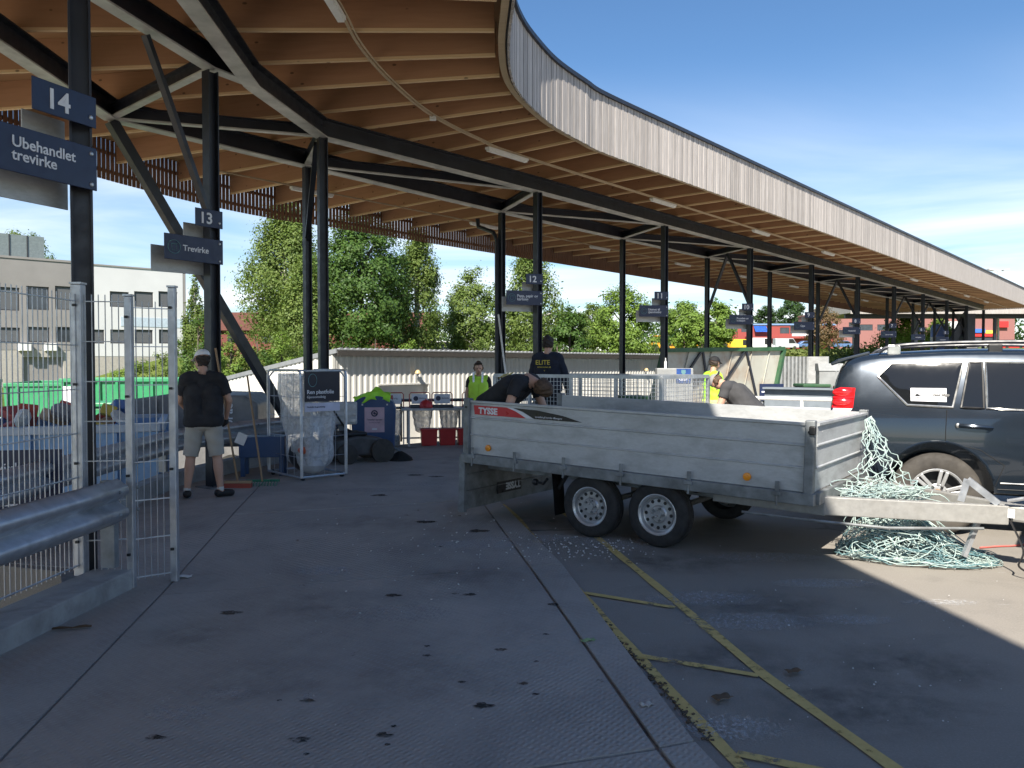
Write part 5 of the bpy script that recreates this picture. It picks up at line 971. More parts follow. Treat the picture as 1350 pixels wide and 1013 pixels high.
for side in (-1, 1):
    for nm_, P in (('rear_quarter_window', WQ), ('rear_door_vent_window', WR), ('rear_door_window', WR2), ('front_door_window', WF)):
        o = body_panel(nm_, P, GLASS, .006, side, suv); body_line('window_trim', P, CHR if nm_ != 'rear_door_vent_window' else BLK, .011, .006, side, o, True)
    for P in ([(.07, 1.21), (.06, 1.0), (.06, .88)], [(.48, .5), (.55, .7), (.35, .84), (.06, .9)], [(1.04, 1.66), (1.04, 1.2), (1.03, .5)], [(2.15, 1.2), (2.2, .5)], [(.5, .47), (2.2, .47)]): body_line('door_seam', P, BLK, .004, .0, side, suv)
    body_line('side_moulding', [(.52, .53), (2.2, .53)], CHR, .007, .004, side, suv)
    for x in (.15, 1.1):
        z = 1.065; y = side * (ysurf(x + .15, z) + .03); o = MB().tube([(x, y - side * .02, z), (x + .03, y, z), (x + .15, y + side * .008, z - .005), (x + .27, y, z - .012), (x + .3, y - side * .02, z - .014)], [.016, .021, .022, .021, .014], 8).build('door_handle', PAINT, suv, smooth=True); MB().ell((x + .01, y - side * .008, z), (.02, .018, .026), 8, 6).build('handle_cap', CHR, o, smooth=True)
    lp = [(-.955, 1.21), (-.925, 1.36), (-.885, 1.415), (-.735, 1.41), (-.755, 1.21)]; o = body_panel('tail_lamp', lp, LRED, .018, side, suv, 10, 8); body_line('lamp_rib', [(-.94, 1.31), (-.75, 1.31)], LRED, .012, .016, side, o); body_panel('reversing_lens', [(-.965, 1.12), (-.958, 1.205), (-.76, 1.205), (-.80, 1.15)], LWH, .014, side, suv, 8, 3)
    for z_ in (1.362, 1.262): MB().ell((-.85, side * (ysurf(-.85, z_) + .012), z_), (.1, .03, .05), 16, 8).build('lamp_bulge', LRED, o, smooth=True)
    y = side * .70; o = MB().tube(cr_spline([(-.52, y, 1.765), (-.42, y, 1.82), (-.1, y, 1.85), (.6, y, 1.862), (1.2, y, 1.845), (1.45, y, 1.80), (1.5, y, 1.765)], 4), .019, 8).build('roof_rail', STEEL, suv, smooth=True)
    for x in (-.38, .5, 1.38): MB().mm(x - .06, x + .06, y - .018, y + .018, 1.74, 1.84).build('rail_foot', CHR if x < 0 else BLK, o, bevel=.01)
    MB().box((1.95, side * 1.03, 1.24), (.13, .2, .17)).build('door_mirror', PAINT, suv, bevel=.04); hl = [(3.42, .92), (3.42, 1.04), (3.6, .98), (3.7, .9), (3.66, .84)]; body_panel('headlamp', hl, LWH, .008, side, suv, 8, 4)
    al = [(x_, .42 + math.sqrt(max(0, .487 ** 2 - x_ ** 2))) for x_ in np.linspace(-.465, .465, 15)]
    for xc in (0, 2.79): body_line('arch_lip', [(xc + px_, z_) for px_, z_ in al], PAINT, .012, .003, side, suv)
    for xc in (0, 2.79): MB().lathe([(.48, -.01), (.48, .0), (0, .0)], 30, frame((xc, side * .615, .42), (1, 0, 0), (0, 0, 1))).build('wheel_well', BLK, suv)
    MB().add([(-.5, side * .7, .5), (-.5, side * .92, .5), (-.52, side * .92, .22), (-.52, side * .7, .22)], [(0, 1, 2, 3), (3, 2, 1, 0)]).build('mud_flap', BLK, suv)
for xc in (0, 2.79):
    for side in (-1, 1):
        w_ = thing('wheel', None, None); w_.parent = suv; wheel(w_, frame((xc, side * .80, .393), (-side, 0, 0), (0, 0, 1)) if side > 0 else frame((xc, -.80, .393), (1, 0, 0), (0, 0, 1)), .393, .25, .245, 'alloy', RUBD)
MB().grid(lambda u, v: (-.985 + .12 * v ** 1.3 - .012, (u - .5) * 1.36 * (1 - .12 * v), 1.2 + .47 * v), 8, 6).build('rear_window', GLASS, suv, smooth=True); MB().grid(lambda u, v: (2.47 - .72 * v + .03, (u - .5) * 1.5 * (1 - .12 * v), 1.26 + .43 * v), 8, 6).build('windscreen', GLASS, suv)
sp_ = MB(); sp_.prism([(-.97, 1.66), (-.9, 1.70), (-.6, 1.78), (-.6, 1.74), (-.80, 1.69), (-.96, 1.63)], -.66, .66, Matrix(((1, 0, 0, 0), (0, 0, -1, 0), (0, 1, 0, 0), (0, 0, 0, 1)))); sp_.build('rear_spoiler', PAINT, suv, bevel=.012)
MB().mm(3.7, 3.815, -.45, .45, .72, .95).build('grille', BLK, suv, bevel=.03); MB().mm(-1.04, -.88, -.8, .8, .5, .68).build('rear_bumper', PAINT, suv, bevel=.05); MB().mm(-1.008, -.98, -.26, .26, .86, .98).build('number_plate', WHITE, suv)
st = body_panel('window_sticker', [(-.24, 1.29), (-.24, 1.415), (.07, 1.415), (.07, 1.285)], WHITE, .0095, -1, suv, 6, 3); yy = lambda x, z: -(ysurf(x, z) + .0115)
q = MB(); q.prism([(-.2, 1.335), (-.2, 1.355), (-.175, 1.36), (-.16, 1.345), (-.14, 1.345), (-.14, 1.335)], 0, .002, frame((0, yy(-.17, 1.35), 0), (1, 0, 0), (0, 0, 1))); q.prism([(-.19, 1.315), (-.16, 1.315), (-.16, 1.325), (-.19, 1.325)], 0, .002, frame((0, yy(-.17, 1.32), 0), (1, 0, 0), (0, 0, 1))); q.build('sticker_drawing', SBLK, st); MB().tube([(x, yy(x, z), z) for x, z in ((-.14, 1.37), (-.12, 1.39), (-.09, 1.395), (-.06, 1.39), (-.05, 1.36), (-.05, 1.335))], .003, 4).build('sticker_line', SBLK, st)
lettering('road klipp', .034, frame((-.045, yy(0, 1.34) - .003, 1.342), (1, 0, 0), (0, .27, 1)), SBLK, st, bold=.002); lettering('tjenester', .02, frame((-.03, yy(0, 1.318) - .003, 1.318), (1, 0, 0), (0, .27, 1)), SBLK, st)
bpy.context.view_layer.update()
tow = copy_tree(suv); tow.location = TM @ Vector((HX + 1.5, TW / 2, 0)); tow.location.z = 0; tow.rotation_euler = (0, 0, R(-36)); tow.name = 'towing_suv'; tag(tow, 'dark towing car hitched to the box trailer just beyond the right edge', 'car')

# ------------------------------------------------------------------ mesh sided trailer behind
A_, B_ = at(652, 480, 12.6), at(872, 480, 10.6); dm = (B_ - A_); dm.z = 0; ML = dm.length; mt = thing('mesh_trailer', 'galvanised trailer with wire mesh sides behind the box trailer', 'trailer', (A_.x, A_.y, 0), math.atan2(dm.y, dm.x)); MW = 1.3
MB().mm(0, ML, 0, MW, .38, .45).build('floor', GALVD, mt)
for nm_, a, b in (('side_rail', (0, 0), (ML, 0)), ('side_rail', (0, MW), (ML, MW)), ('end_rail', (0, 0), (0, MW)), ('end_rail', (ML, 0), (ML, MW))):
    for z, s_ in ((1.47, .05), (.92, .04), (.5, .06)): MB().bar((*a, z), (*b, z), s_, s_).build(nm_, GALV, mt)
    d = Vector((*b, 0)) - Vector((*a, 0)); L = d.length; k = int(L / .062); w1 = MB()
    for i in range(1, k): p = Vector((*a, 0)) + d * (i / k); w1.bar((p.x, p.y, .92), (p.x, p.y, 1.45), .006, .006, (1, 0, 0))
    for i in range(1, 9): w1.bar((*a, .92 + .53 * i / 9), (*b, .92 + .53 * i / 9), .006, .006)
    tag(w1.build('wire_mesh', GALV, mt), kind='stuff')
    MB().bar((*a, .7), (*b, .7), .02, .38).build('lower_side', GALVP, mt)
for x in (0, ML * .24, ML * .5, ML * .76, ML):
    for y in (0, MW): MB().mm(x - .022, x + .022, y - .022, y + .022, .45, 1.47).build('stake', GALV, mt)
for x in (ML * .45, ML * .62):
    for y in (-.12, MW + .12): w_ = thing('wheel', None, None); w_.parent = mt; wheel(w_, frame((x, y, .3), (1, 0, 0), (0, 0, 1)), .3, .18, .185, 'steel')
MB().bar((ML, MW / 2, .42), (ML + 1.3, MW / 2, .42), .09, .09).build('drawbar', GALVD, mt)
MTM = mw(mt)
def loose(name, label, cat, x, y, z, d, m, rz=0): o = MB().box((0, 0, 0), d).build(name, m, bevel=.012); o.location = MTM @ Vector((x, y, z)); o.rotation_euler = (0, 0, rz); tag(o, label, cat); return o
loose('navy_carton', 'navy blue box with white print lying in the mesh trailer', 'box', ML * .48, .7, .97, (.62, .4, .34), NAVY, -.4); loose('white_board', 'white sheet of board lying in the mesh trailer', 'board', ML * .8, .8, .95, (1.0, .8, .05), WPNT, -.3); loose('green_crate', 'dark green crate in the mesh trailer', 'crate', ML * .66, .85, 1.0, (.4, .4, .36), GRND, .2)
lettering('Levert', .14, frame((-.25, -.204, -.06), (1, 0, 0), (0, 0, 1)), WHITE, bpy.data.objects['navy_carton'])
# flat trailer with white tubular rails
a, b = at(996, 480, 12.2), at(1118, 480, 11.4); dm = b - a; dm.z = 0; L = dm.length; ft = thing('flat_trailer', 'pale grey flat trailer with white tubular side rails behind the bending man in grey', 'trailer', (a.x, a.y, 0), math.atan2(dm.y, dm.x)); PG = mat('pale_blue_grey_paint', (.2, .23, .26), .5)
MB().mm(-.2, L + .6, 1.0, 1.06, .95, 1.24).build('side_panel', PG, ft); MB().mm(-.2, L + .6, .9, 1.1, 1.24, 1.27).build('panel_lip', PG, ft); MB().mm(-.1, L + .5, .0, 1.0, .5, .58).build('bed', PG, ft)
for z in (1.13, .98): MB().tube([(-.2, 0, z), (L + .6, 0, z)], .028, 8).build('rail_tube', WPNT, ft)
for x in (.05, .7, 1.35): MB().tube([(x, 0, .55), (x, 0, 1.13)], .024, 8).build('rail_stanchion', WPNT, ft)
for x in (.4, 1.0):
    for y in (.1, .9): w_ = thing('wheel', None, None); w_.parent = ft; wheel(w_, frame((x, y, .28), (1, 0, 0), (0, 0, 1)), .28, .16, .17, 'steel')
# ------------------------------------------------------------------ stand, bins, table and machines under the canopy
c0, cl, crr = gp(397, 636), gp(345, 624), gp(434, 627)
dl = (cl - c0).normalized(); dr = Vector((dl.y, -dl.x, 0)); dr = dr if dr.dot(crr - c0) > 0 else -dr
st = thing('bag_stand', 'wheeled wire bag stand with a clear plastic sack and navy notice', 'bag stand', (c0.x, c0.y, 0)); LA, LB, HS = 1.02, .72, 1.56
def sp(a, b, z): q = dl * a + dr * b; return Vector((q.x, q.y, z))
for nm_, f in (('frame_side', lambda a, z: sp(a, 0, z)), ('frame_side', lambda a, z: sp(a, LB, z))): MB().tube([f(.0, .06), f(0, HS - .08), f(.02, HS - .02), f(.08, HS), f(LA - .08, HS), f(LA - .02, HS - .02), f(LA, HS - .08), f(LA, .06)], .017, 8).build(nm_, GALV, st, smooth=True)
for a in (0, LA): MB().tube([sp(a, .02, .06), sp(a, .02, HS - .1), sp(a, .1, HS - .01), sp(a, LB - .1, HS - .01), sp(a, LB - .02, HS - .1), sp(a, LB - .02, .06)], .014, 8).build('frame_end', GALV, st, smooth=True)
MB().tube([sp(0, 0, .06), sp(LA, 0, .06), sp(LA, LB, .06), sp(0, LB, .06)], .017, 6, True).build('base_frame', GALV, st)
for z in (.34, .62, .9, 1.18): MB().tube([sp(LA, LB, z), sp(LA, 0, z), sp(0, 0, z), sp(0, LB, z)], .0035, 4).build('wire', GALV, st)
w_ = MB()
for k in range(1, 5): w_.tube([sp(LA * k / 5, 0, .06), sp(LA * k / 5, 0, HS)], .0035, 4)
for k in range(1, 4): w_.tube([sp(0, LB * k / 4, .06), sp(0, LB * k / 4, HS)], .0035, 4)
tag(w_.build('upright_wires', GALV, st), kind='stuff')
FILM = clear_film('clear_plastic_film', (.70, .72, .74), .85, .25)
def sack(par, cen, top, bot, z0, z1, name='plastic_sack', seed=0, m=None):
    def fn(u, v):
        a = 2 * math.pi * u; e = v ** .8; rx, ry = bot[0] + (top[0] - bot[0]) * e, bot[1] + (top[1] - bot[1]) * e; k = 1 + .07 * math.sin(a * 7 + seed + v * 3) + .05 * math.sin(a * 13 + v * 7 + seed) + .04 * math.sin(v * 19 + a * 2)
        if v < .12: k *= .55 + .45 * math.sin(v / .12 * math.pi / 2)
        ca, sa = math.cos(a), math.sin(a); n_ = 1 / max(abs(ca), abs(sa)) ** .55; return cen(rx * ca * k * n_, ry * sa * k * n_, v, z0 + (z1 - z0) * v)
    return MB().grid(fn, 56, 22).build(name, m or FILM, par, smooth=True, ang=80)
sack(st, lambda x, y, v, z: sp(LA / 2 - .14 * (1 - v) + x, LB / 2 + y, z), (LA * .45, LB * .43), (.3, .24), .1, HS - .05)
MB().ell(sp(.4, .3, .34), (.27, .2, .26), 12, 8).build('dark_contents', mat('dark_film', (.03, .03, .035), .4), st, smooth=True); MB().ell(sp(.2, .18, .42), (.12, .1, .06), 10, 6).build('orange_contents', mat('orange_film', (.6, .14, .07), .5), st, smooth=True); MB().ell(sp(.22, .3, .2), (.2, .2, .14), 10, 6).build('white_contents', mat('white_film', (.45, .46, .47), .5), st, smooth=True)
def splate(nm_, a0, a1, z0, z1, m, o): c = (sp(0, a0, z0) + sp(0, a1, z1)) / 2 - dl * o; Mx = Matrix((dr, -dl, Vector((0, 0, 1)))).transposed(); return MB().box(c, (abs(a1 - a0), .006, z1 - z0), Mx).build(nm_, m, st)
NB = mat('near_black_notice', (.016, .017, .03), .4); sg = splate('notice', .05, LB - .12, HS - .44, HS - .02, NB, .026); splate('notice_strip', .05, LB - .12, HS - .58, HS - .46, mat('lilac_paper', (.55, .56, .68), .6), .026)
fr_ = lambda a, z, o=.031: frame(sp(0, a, z) - dl * o, dr, (0, 0, 1)); lettering('Ren plastfolie', .078, fr_(.08, HS - .33), WHITE, sg, bold=.001); lettering('Gjennomsiktig', .05, fr_(.08, HS - .39), WHITE, sg); lettering('Plastfolie til gjenvinning', .03, fr_(.08, HS - .525), NAVY, sg)
MB().tube([sp(0, .17 + .065 * math.cos(t), HS - .14 + .09 * math.sin(t)) - dl * .03 for t in np.linspace(0, 6.0, 18)], .005, 4, True).build('icon_ring', mat('teal_print', (.10, .22, .24), .5), sg)
for a in (.05, LA - .05):
    for b in (.05, LB - .05): MB().lathe([(.04, -.015), (.04, .015)], 12, frame(sp(a, b, .04), dl, (0, 0, 1))).build('castor', BLK, st)

# blue domed bin with a hi-vis jacket thrown on top
bc = gp(489, 598); bb = thing('textile_bin', 'dark blue domed collection bin with a pink notice', 'bin', (bc.x, bc.y + .35, 0), R(8))
pf = [(-.38, .02), (.38, .02), (.41, .82), (.36, .95), (.2, 1.04), (0, 1.07), (-.2, 1.04), (-.36, .95), (-.41, .82)]; MB().prism(pf, -.35, .35, Matrix(((1, 0, 0, 0), (0, 0, -1, 0), (0, 1, 0, 0), (0, 0, 0, 1)))).build('bin_body', BLUB, bb, bevel=.03)
pk = MB().box((.02, -.356, .62), (.36, .006, .46)).build('notice', mat('pink_paper', (.60, .42, .47), .6), bb); MB().lathe([(.062, 0), (.062, .003)], 20, frame((.02, -.36, .74), (1, 0, 0), (0, 0, 1))).build('emblem', NAVY, pk); MB().tube([(.02 + .032 * math.cos(t), -.364, .74 + .032 * math.sin(t)) for t in np.linspace(0, 5.4, 10)], .006, 4).build('emblem_mark', mat('pink_paper'  , (.6, .42, .47)), pk)
lettering('Tekstiler og klær', .042, frame((.02, -.3605, .61), (1, 0, 0), (0, 0, 1)), NAVY, pk, 'CENTER'); lettering('kun hele og rene', .028, frame((.02, -.3605, .56), (1, 0, 0), (0, 0, 1)), NAVY, pk, 'CENTER'); MB().box((.02, -.361, .45), (.09, .003, .03)).build('logo', WHITE, pk)
for x in (-.2, .25): MB().box((x, -.358, .9), (.03, .008, .03)).build('rivet', GALV, bb)
HV = mat('hi_vis_yellow_green', (.42, .86, .05), .6, var=.12, scale=9)
jk = MB(); rj = random.Random(9)
def jfn(u, v):
    x = -.36 + .66 * u; h = 1.085 - .2 * max(0, -x - .12) * 1.4 + (.14 * math.exp(-((x - .06) / .12) ** 2)) * (1 - abs(v - .5) * 1.4); return (x + .02 * math.sin(v * 9), -.37 + .5 * v + .03 * math.sin(u * 11), h - (.12 * (1 - v / .12) if v < .12 else 0) + .018 * math.sin(u * 17 + v * 5) + .012 * math.sin(v * 21))
jk.grid(jfn, 26, 16); o = jk.build('hi_vis_jacket', HV, smooth=True); o.modifiers.new('s', 'SOLIDIFY').thickness = .012; o.location = bb.location; o.rotation_euler = bb.rotation_euler; tag(o, 'crumpled hi-vis yellow jacket thrown over the blue domed bin', 'jacket')

# walk-behind sweeper
sc_ = gp(466, 612); sw = thing('floor_sweeper', 'grey walk-behind sweeping machine with black side brush and looped handle', 'sweeper', (sc_.x, sc_.y + .3, 0), R(32)); SWG = mat('sweeper_grey', (.075, .072, .07), .6, var=.2, dirt=(.2, .19, .17), dirt_amt=.5)
P90 = Matrix(((1, 0, 0, 0), (0, 0, -1, 0), (0, 1, 0, 0), (0, 0, 0, 1)))
MB().prism([(-.55, .14), (.5, .12), (.55, .3), (.3, .42), (-.1, .46), (-.5, .38)], -.28, .28, P90).build('hood', SWG, sw, bevel=.04); MB().mm(-.35, .1, -.24, .24, .45, .52).build('hopper_lid', BLK, sw, bevel=.03)
for x, r in ((-.3, .17), (.32, .2)):
    for y in (-.34, .34): MB().lathe([(r, -.04), (r, .04), (r * .5, .055), (0, .055)], 20, frame((x, y, r), (1, 0, 0), (0, 0, 1))).build('wheel', RUBD, sw)
MB().tube(cr_spline([(-.45, -.2, .42), (-.75, -.2, .85), (-.85, -.2, 1.0), (-.8, -.18, 1.06), (-.6, -.1, 1.05), (-.45, 0, .95), (-.2, .05, .6), (-.05, .05, .5)], 5), .018, 8).build('handle_bar', BLK, sw, smooth=True); MB().tube(cr_spline([(-.45, .2, .42), (-.75, .2, .85), (-.9, .1, 1.0), (-.85, -.2, 1.0)], 5), .018, 8).build('handle_bar', BLK, sw, smooth=True)
MB().lathe([(.22, 0), (.2, .05), (.1, .12), (.03, .16)], 24, Matrix.Translation((.68, -.25, .005))).build('side_brush', mat('black_bristle', (.012, .012, .012), .9), sw); MB().tube([(.45, -.2, .3), (.68, -.25, .16)], .02, 6).build('brush_arm', GALVD, sw); MB().box((-.62, .0, .62), (.16, .2, .14), Matrix.Rotation(.5, 3, 'Y')).build('control_box', BLK, sw, bevel=.02)
# grey end box of the guard rail
eb = gp(450, 612); t = thing('rail_end_block', 'ribbed grey steel block at the end of the guard rail beside the bag stand', 'rail end', (eb.x - .1, eb.y + .5, 0), R(10)); MB().mm(-.26, .26, -.14, .14, .62, 1.0).build('block', GALVP, t, bevel=.02)
for k in range(3): MB().mm(-.25, .25, -.165, -.14, .67 + k * .11, .72 + k * .11).build('rib', GALV, t)
MB().mm(-.05, .05, -.05, .05, 0, .63).build('post', GALVD, t)

# sorting table with bag holders
t0 = gp(538, 589); t1 = gp(600, 584); td = Vector((.985, .17, 0)); tb = thing('sorting_table', 'long steel table with thin legs behind the box trailer tailgate', 'table', (t0.x, t0.y, 0), math.atan2(td.y, td.x)); TBL = 3.4
MB().mm(-.12, TBL, 0, .75, .715, .76).build('table_top', GALVP, tb, bevel=.006)
for x in (.02, 1.1, 2.2, 3.3):
    for y in (.05, .7): MB().mm(x - .02, x + .02, y - .02, y + .02, 0, .715).build('leg', GALVP, tb)
MB().mm(-.1, TBL - .05, .36, .4, .12, .15).build('stretcher', GALVP, tb); TBM = mw(tb); REDT = mat('faded_red_tube', (.42, .09, .08), .5); PAPER = mat('white_notice', (.66, .67, .72), .6)
desc = ['bag holder with a red-printed notice, leftmost on the table line', 'bag holder with a round-mark notice left of the red helmet', 'bag holder with a notice right of the red helmet', 'bag holder right beside the hi-vis woman']
for k, x in enumerate((-.38, .16, .62, 1.25)):
    h = thing('bag_holder', desc[k], 'bag holder', TBM @ Vector((x + .1, .48, .76 if k else 0)), tb.rotation_euler.z, 'bag holders'); b0 = 0 if k else .76
    MB().tube([(-.21, 0, b0), (-.21, 0, b0 + .26), (-.18, 0, b0 + .3), (.18, 0, b0 + .3), (.21, 0, b0 + .26), (.21, 0, b0)], .012, 6).build('tube_frame', REDT, h, smooth=True); o = MB().box((0, -.016, b0 + .17), (.33, .008, .2)).build('notice', PAPER, h)
    if k: MB().lathe([(.05, 0), (.05, .003)], 16, frame((-.08, -.021, b0 + .18), (1, 0, 0), (0, 0, 1))).build('round_mark', NAVY, o)
    else: MB().box((-.07, -.021, b0 + .2), (.13, .004, .1)).build('red_mark', REDT, o)
    lettering(('Farlig', 'Elektro', 'Batterier', 'Lyspærer')[k], .045, frame((-.01, -.0212, b0 + .17), (1, 0, 0), (0, 0, 1)), NAVY, o)
    if k == 0: MB().mm(-.22, .22, -.3, .2, .74, .765).build('tray', BLK, h); [MB().mm(x_ - .012, x_ + .012, -.29, -.26, 0, .74).build('leg', GALVP, h) for x_ in (-.2, .2)]
    else: MB().box((0, -.2, b0 + .03), (.42, .3, .055)).build('tray', mat('dark_grey_tray', (.06, .065, .075), .5), h, bevel=.015)
BAGM = clear_film('hanging_bag_film', (.5, .52, .53), .6, .3)
for k, (x, y) in enumerate(((-.3, .3), (.3, .3), (.85, .3))):
    o = sack(None, lambda a, b, v, z: Vector((a, b, z)), (.2, .17), (.12, .1), .03 if k == 0 else .25, .72, 'hanging_bag', k * 2, BAGM); o.location = TBM @ Vector((x, y, 0)); tag(o, ('clear plastic bag hanging left of the table legs', 'clear plastic bag hanging under the table behind the first red box', 'clear plastic bag hanging under the table behind the middle red box')[k], 'plastic bag', 'clear bags under the table')
for k in range(3):
    t = thing('red_box', ('red plastic box under the table, leftmost of three', 'red plastic box under the table, middle of three', 'red plastic box under the table, rightmost of three')[k], 'box', TBM @ Vector((.42 + k * .37, .12, 0)), tb.rotation_euler.z, 'red boxes under the table'); MB().box((0, 0, .17), (.3, .3, .32), taper=1.1).build('tub', REDP, t, bevel=.015); MB().box((0, 0, .335), (.36, .36, .03)).build('rim', REDP, t, bevel=.01)
t = thing('safety_helmet', 'red safety helmet lying on the sorting table', 'helmet', TBM @ Vector((.37, .18, .76)), .3); MB().lathe([(.14, .0), (.135, .06), (.11, .12), (.06, .155), (0, .165)], 20).build('shell', REDP, t, smooth=True); MB().box((0, -.15, .015), (.17, .1, .012)).build('peak', REDP, t, bevel=.005); MB().tube([(0, -.13, .03), (0, -.09, .14), (0, 0, .172), (0, .1, .13)], .014, 6).build('ridge', REDP, t)
dk_ = thing('storage_rack', 'dark low rack with boxes behind the sorting table', 'rack', TBM @ Vector((1.4, .95, 0)), tb.rotation_euler.z); MB().mm(-1.6, 2.2, 0, .4, .85, .9).build('shelf', STEEL, dk_); [MB().mm(x - .02, x + .02, .1, .14, 0, .85).build('leg', STEEL, dk_) for x in (-1.5, 0, 2.1)]

# brooms and rake
WD = wood('broom_handle_wood', (.38, .25, .14), (.2, .12, .06), axis='z', knots=False)
def long_tool(name, label, foot, top, headm, kind):
    t = thing(name, label, 'rake' if kind == 'rake' else 'broom', (foot.x, foot.y, 0)); f = Vector((0, 0, .06)); MB().tube([f, top - t.location], .014, 6).build('handle', WD, t)
    if kind == 'rake':
        MB().tube([(-.22, 0, .07), (.22, .05, .07)], .018, 6).build('head_bar', headm, t)
        for k in range(12): x = -.21 + k * .038; MB().tube([(x, .02, .07), (x, -.06, .05), (x, -.09, .005)], .006, 4).build('tine', headm, t)
    else: MB().box((0, 0, .085), (.36, .075, .035)).build('head_block', wood('broom_block', (.42, .3, .18), (.25, .15, .08), knots=False), t, bevel=.008); MB().box((0, 0, .035), (.35, .085, .066)).build('bristles', headm, t)
    return t
fp = gp(314, 644); long_tool('push_broom', 'push broom with red bristles leaning on column 13', fp, at(284, 459, 10.45), mat('red_bristle', (.32, .07, .05), .9), 'broom')
fp = gp(346, 641); long_tool('leaf_rake', 'green-headed rake with a long handle leaning beside the bag stand', fp, at(326, 496, 11.6), mat('green_plastic', (.03, .19, .11), .5), 'rake')
bx = gp(333, 632); t = thing('sand_box', 'navy blue steel box on legs behind the brooms with a white sheet on its corner', 'box', (bx.x, bx.y + .45, 0), R(8)); MB().mm(-.3, .35, -.2, .2, .28, .58).build('tub', BLUB, t, bevel=.01); [MB().mm(x - .03, x + .03, y - .03, y + .03, 0, .3).build('leg', BLUB, t) for x in (-.25, .3) for y in (-.15, .15)]; MB().box((-.26, -.2, .56), (.14, .05, .16), Matrix.Rotation(.4, 3, 'Y')).build('white_sheet', WPNT, t)

# equipment along the row on the right
q = at(890, 503, 18.5); t = thing('battery_cabinet', 'silver cabinet with a navy emblem panel in front of the green framed wall', 'cabinet', (q.x, q.y, 0), R(-5)); MB().mm(-.42, .42, 0, .5, .0, 1.55).build('case', SHEET, t, bevel=.02); MB().mm(.03, .36, -.012, -.002, 1.2, 1.54).build('emblem_panel', mat('royal_blue_panel', (.02, .06, .22), .4), t); lettering('Resirk', .1, frame((.07, -.0145, 1.26), (1, 0, 0), (0, 0, 1)), WHITE, t); MB().prism([(0, .03), (.05, .08), (.05, .15), (-.05, .15), (-.05, .08)], 0, .002, frame((.19, -.0145, 1.36), (1, 0, 0), (0, 0, 1))).build('shield_mark', mat('teal_print', (.1, .22, .24)), t); MB().lathe([(.03, 0), (.03, .14), (.012, .18), (.012, .24)], 10, Matrix.Translation((-.2, .2, 1.55))).build('spray_bottle', WPNT, t)
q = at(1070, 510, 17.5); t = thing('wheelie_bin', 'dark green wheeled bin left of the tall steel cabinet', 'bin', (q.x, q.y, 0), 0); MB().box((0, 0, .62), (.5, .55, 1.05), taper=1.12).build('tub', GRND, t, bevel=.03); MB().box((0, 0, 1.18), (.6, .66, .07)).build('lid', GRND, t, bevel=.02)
q = at(1096, 510, 17.2); t = thing('steel_cabinet', 'tall bare steel cabinet catching the sun behind the car tail', 'cabinet', (q.x, q.y, 0), R(-10)); MB().mm(-.25, .25, 0, .4, 0, 1.5).build('case', SHEET, t, bevel=.01); MB().prism([(-.02, 1.5), (.42, 1.5), (.42, 1.66), (.1, 1.66)], -.26, .26, Matrix(((0, 0, 1, 0), (1, 0, 0, 0), (0, 1, 0, 0), (0, 0, 0, 1)))).build('hood', SHEET, t); MB().mm(-.2, .2, -.008, -.001, .15, 1.35).build('door', SHEET, t)
q = at(1082, 517, 16.6); t = thing('cardboard_box', 'brown cardboard box in front of the tall steel cabinet', 'box', (q.x, q.y, 0), R(8)); CRD = mat('cardboard', (.36, .23, .12), .85); MB().mm(-.28, .28, -.2, .2, 0, 1.08).build('carton', CRD, t, bevel=.006)
for s_ in (-1, 1): MB().box((s_ * .3, 0, 1.1), (.1, .38, .006), Matrix.Rotation(s_ * .5, 3, 'Y')).build('flap', CRD, t)
q = at(1020, 515, 18); t = thing('info_panel', 'navy information panel on the railing right of the grey-shirted man', 'sign', (q.x, q.y, 0)); MB().mm(-.32, .22, -.02, .02, .82, 1.2).build('panel', NAVY, t, bevel=.005); [MB().mm(x - .02, x + .02, .02, .06, 0, 1.1).build('post', GALV, t) for x in (-.25, .15)]; MB().box((-.22, -.024, 1.02), (.12, .004, .03)).build('text_line', WHITE, t)
q = at(1050, 518, 18); t = thing('info_panel', 'dark blue low panel left of the green wheeled bin', 'sign', (q.x, q.y, 0)); MB().mm(-.45, .45, -.02, .02, .75, 1.05).build('panel', mat('royal_blue_panel', (.02, .06, .22)), t); [MB().mm(x - .02, x + .02, .02, .06, 0, 1.0).build('post', GALV, t) for x in (-.35, .35)]
# ------------------------------------------------------------------ people
def capsule(mb, a, b, ra, rb, n=12):
    a, b = Vector(a), Vector(b); d = b - a; L = d.length; d = d.normalized() if L > 1e-6 else Vector((0, 0, 1)); x = d.orthogonal().normalized(); y = d.cross(x); vs = []; fs = []; rings = []
    for k in range(1, 4): t = math.pi / 2 * (1 - k / 4); rings.append((a - d * (ra * math.sin(t)), ra * math.cos(t)))
    rings.append((a, ra)); rings.append((b, rb))
    for k in range(1, 4): t = math.pi / 2 * k / 4; rings.append((b + d * (rb * math.sin(t)), rb * math.cos(t)))
    vs.append(a - d * ra)
    for c, r in rings:
        for k in range(n): t = 2 * math.pi * k / n; vs.append(c + x * (r * math.cos(t)) + y * (r * math.sin(t)))
    vs.append(b + d * rb); m = len(rings)
    for k in range(n): fs.append((0, 1 + (k + 1) % n, 1 + k)); fs.append((len(vs) - 1, 1 + (m - 1) * n + k, 1 + (m - 1) * n + (k + 1) % n))
    for i in range(m - 1):
        for k in range(n): fs.append((1 + i * n + k, 1 + i * n + (k + 1) % n, 1 + (i + 1) * n + (k + 1) % n, 1 + (i + 1) * n + k))
    mb.add(vs, fs)
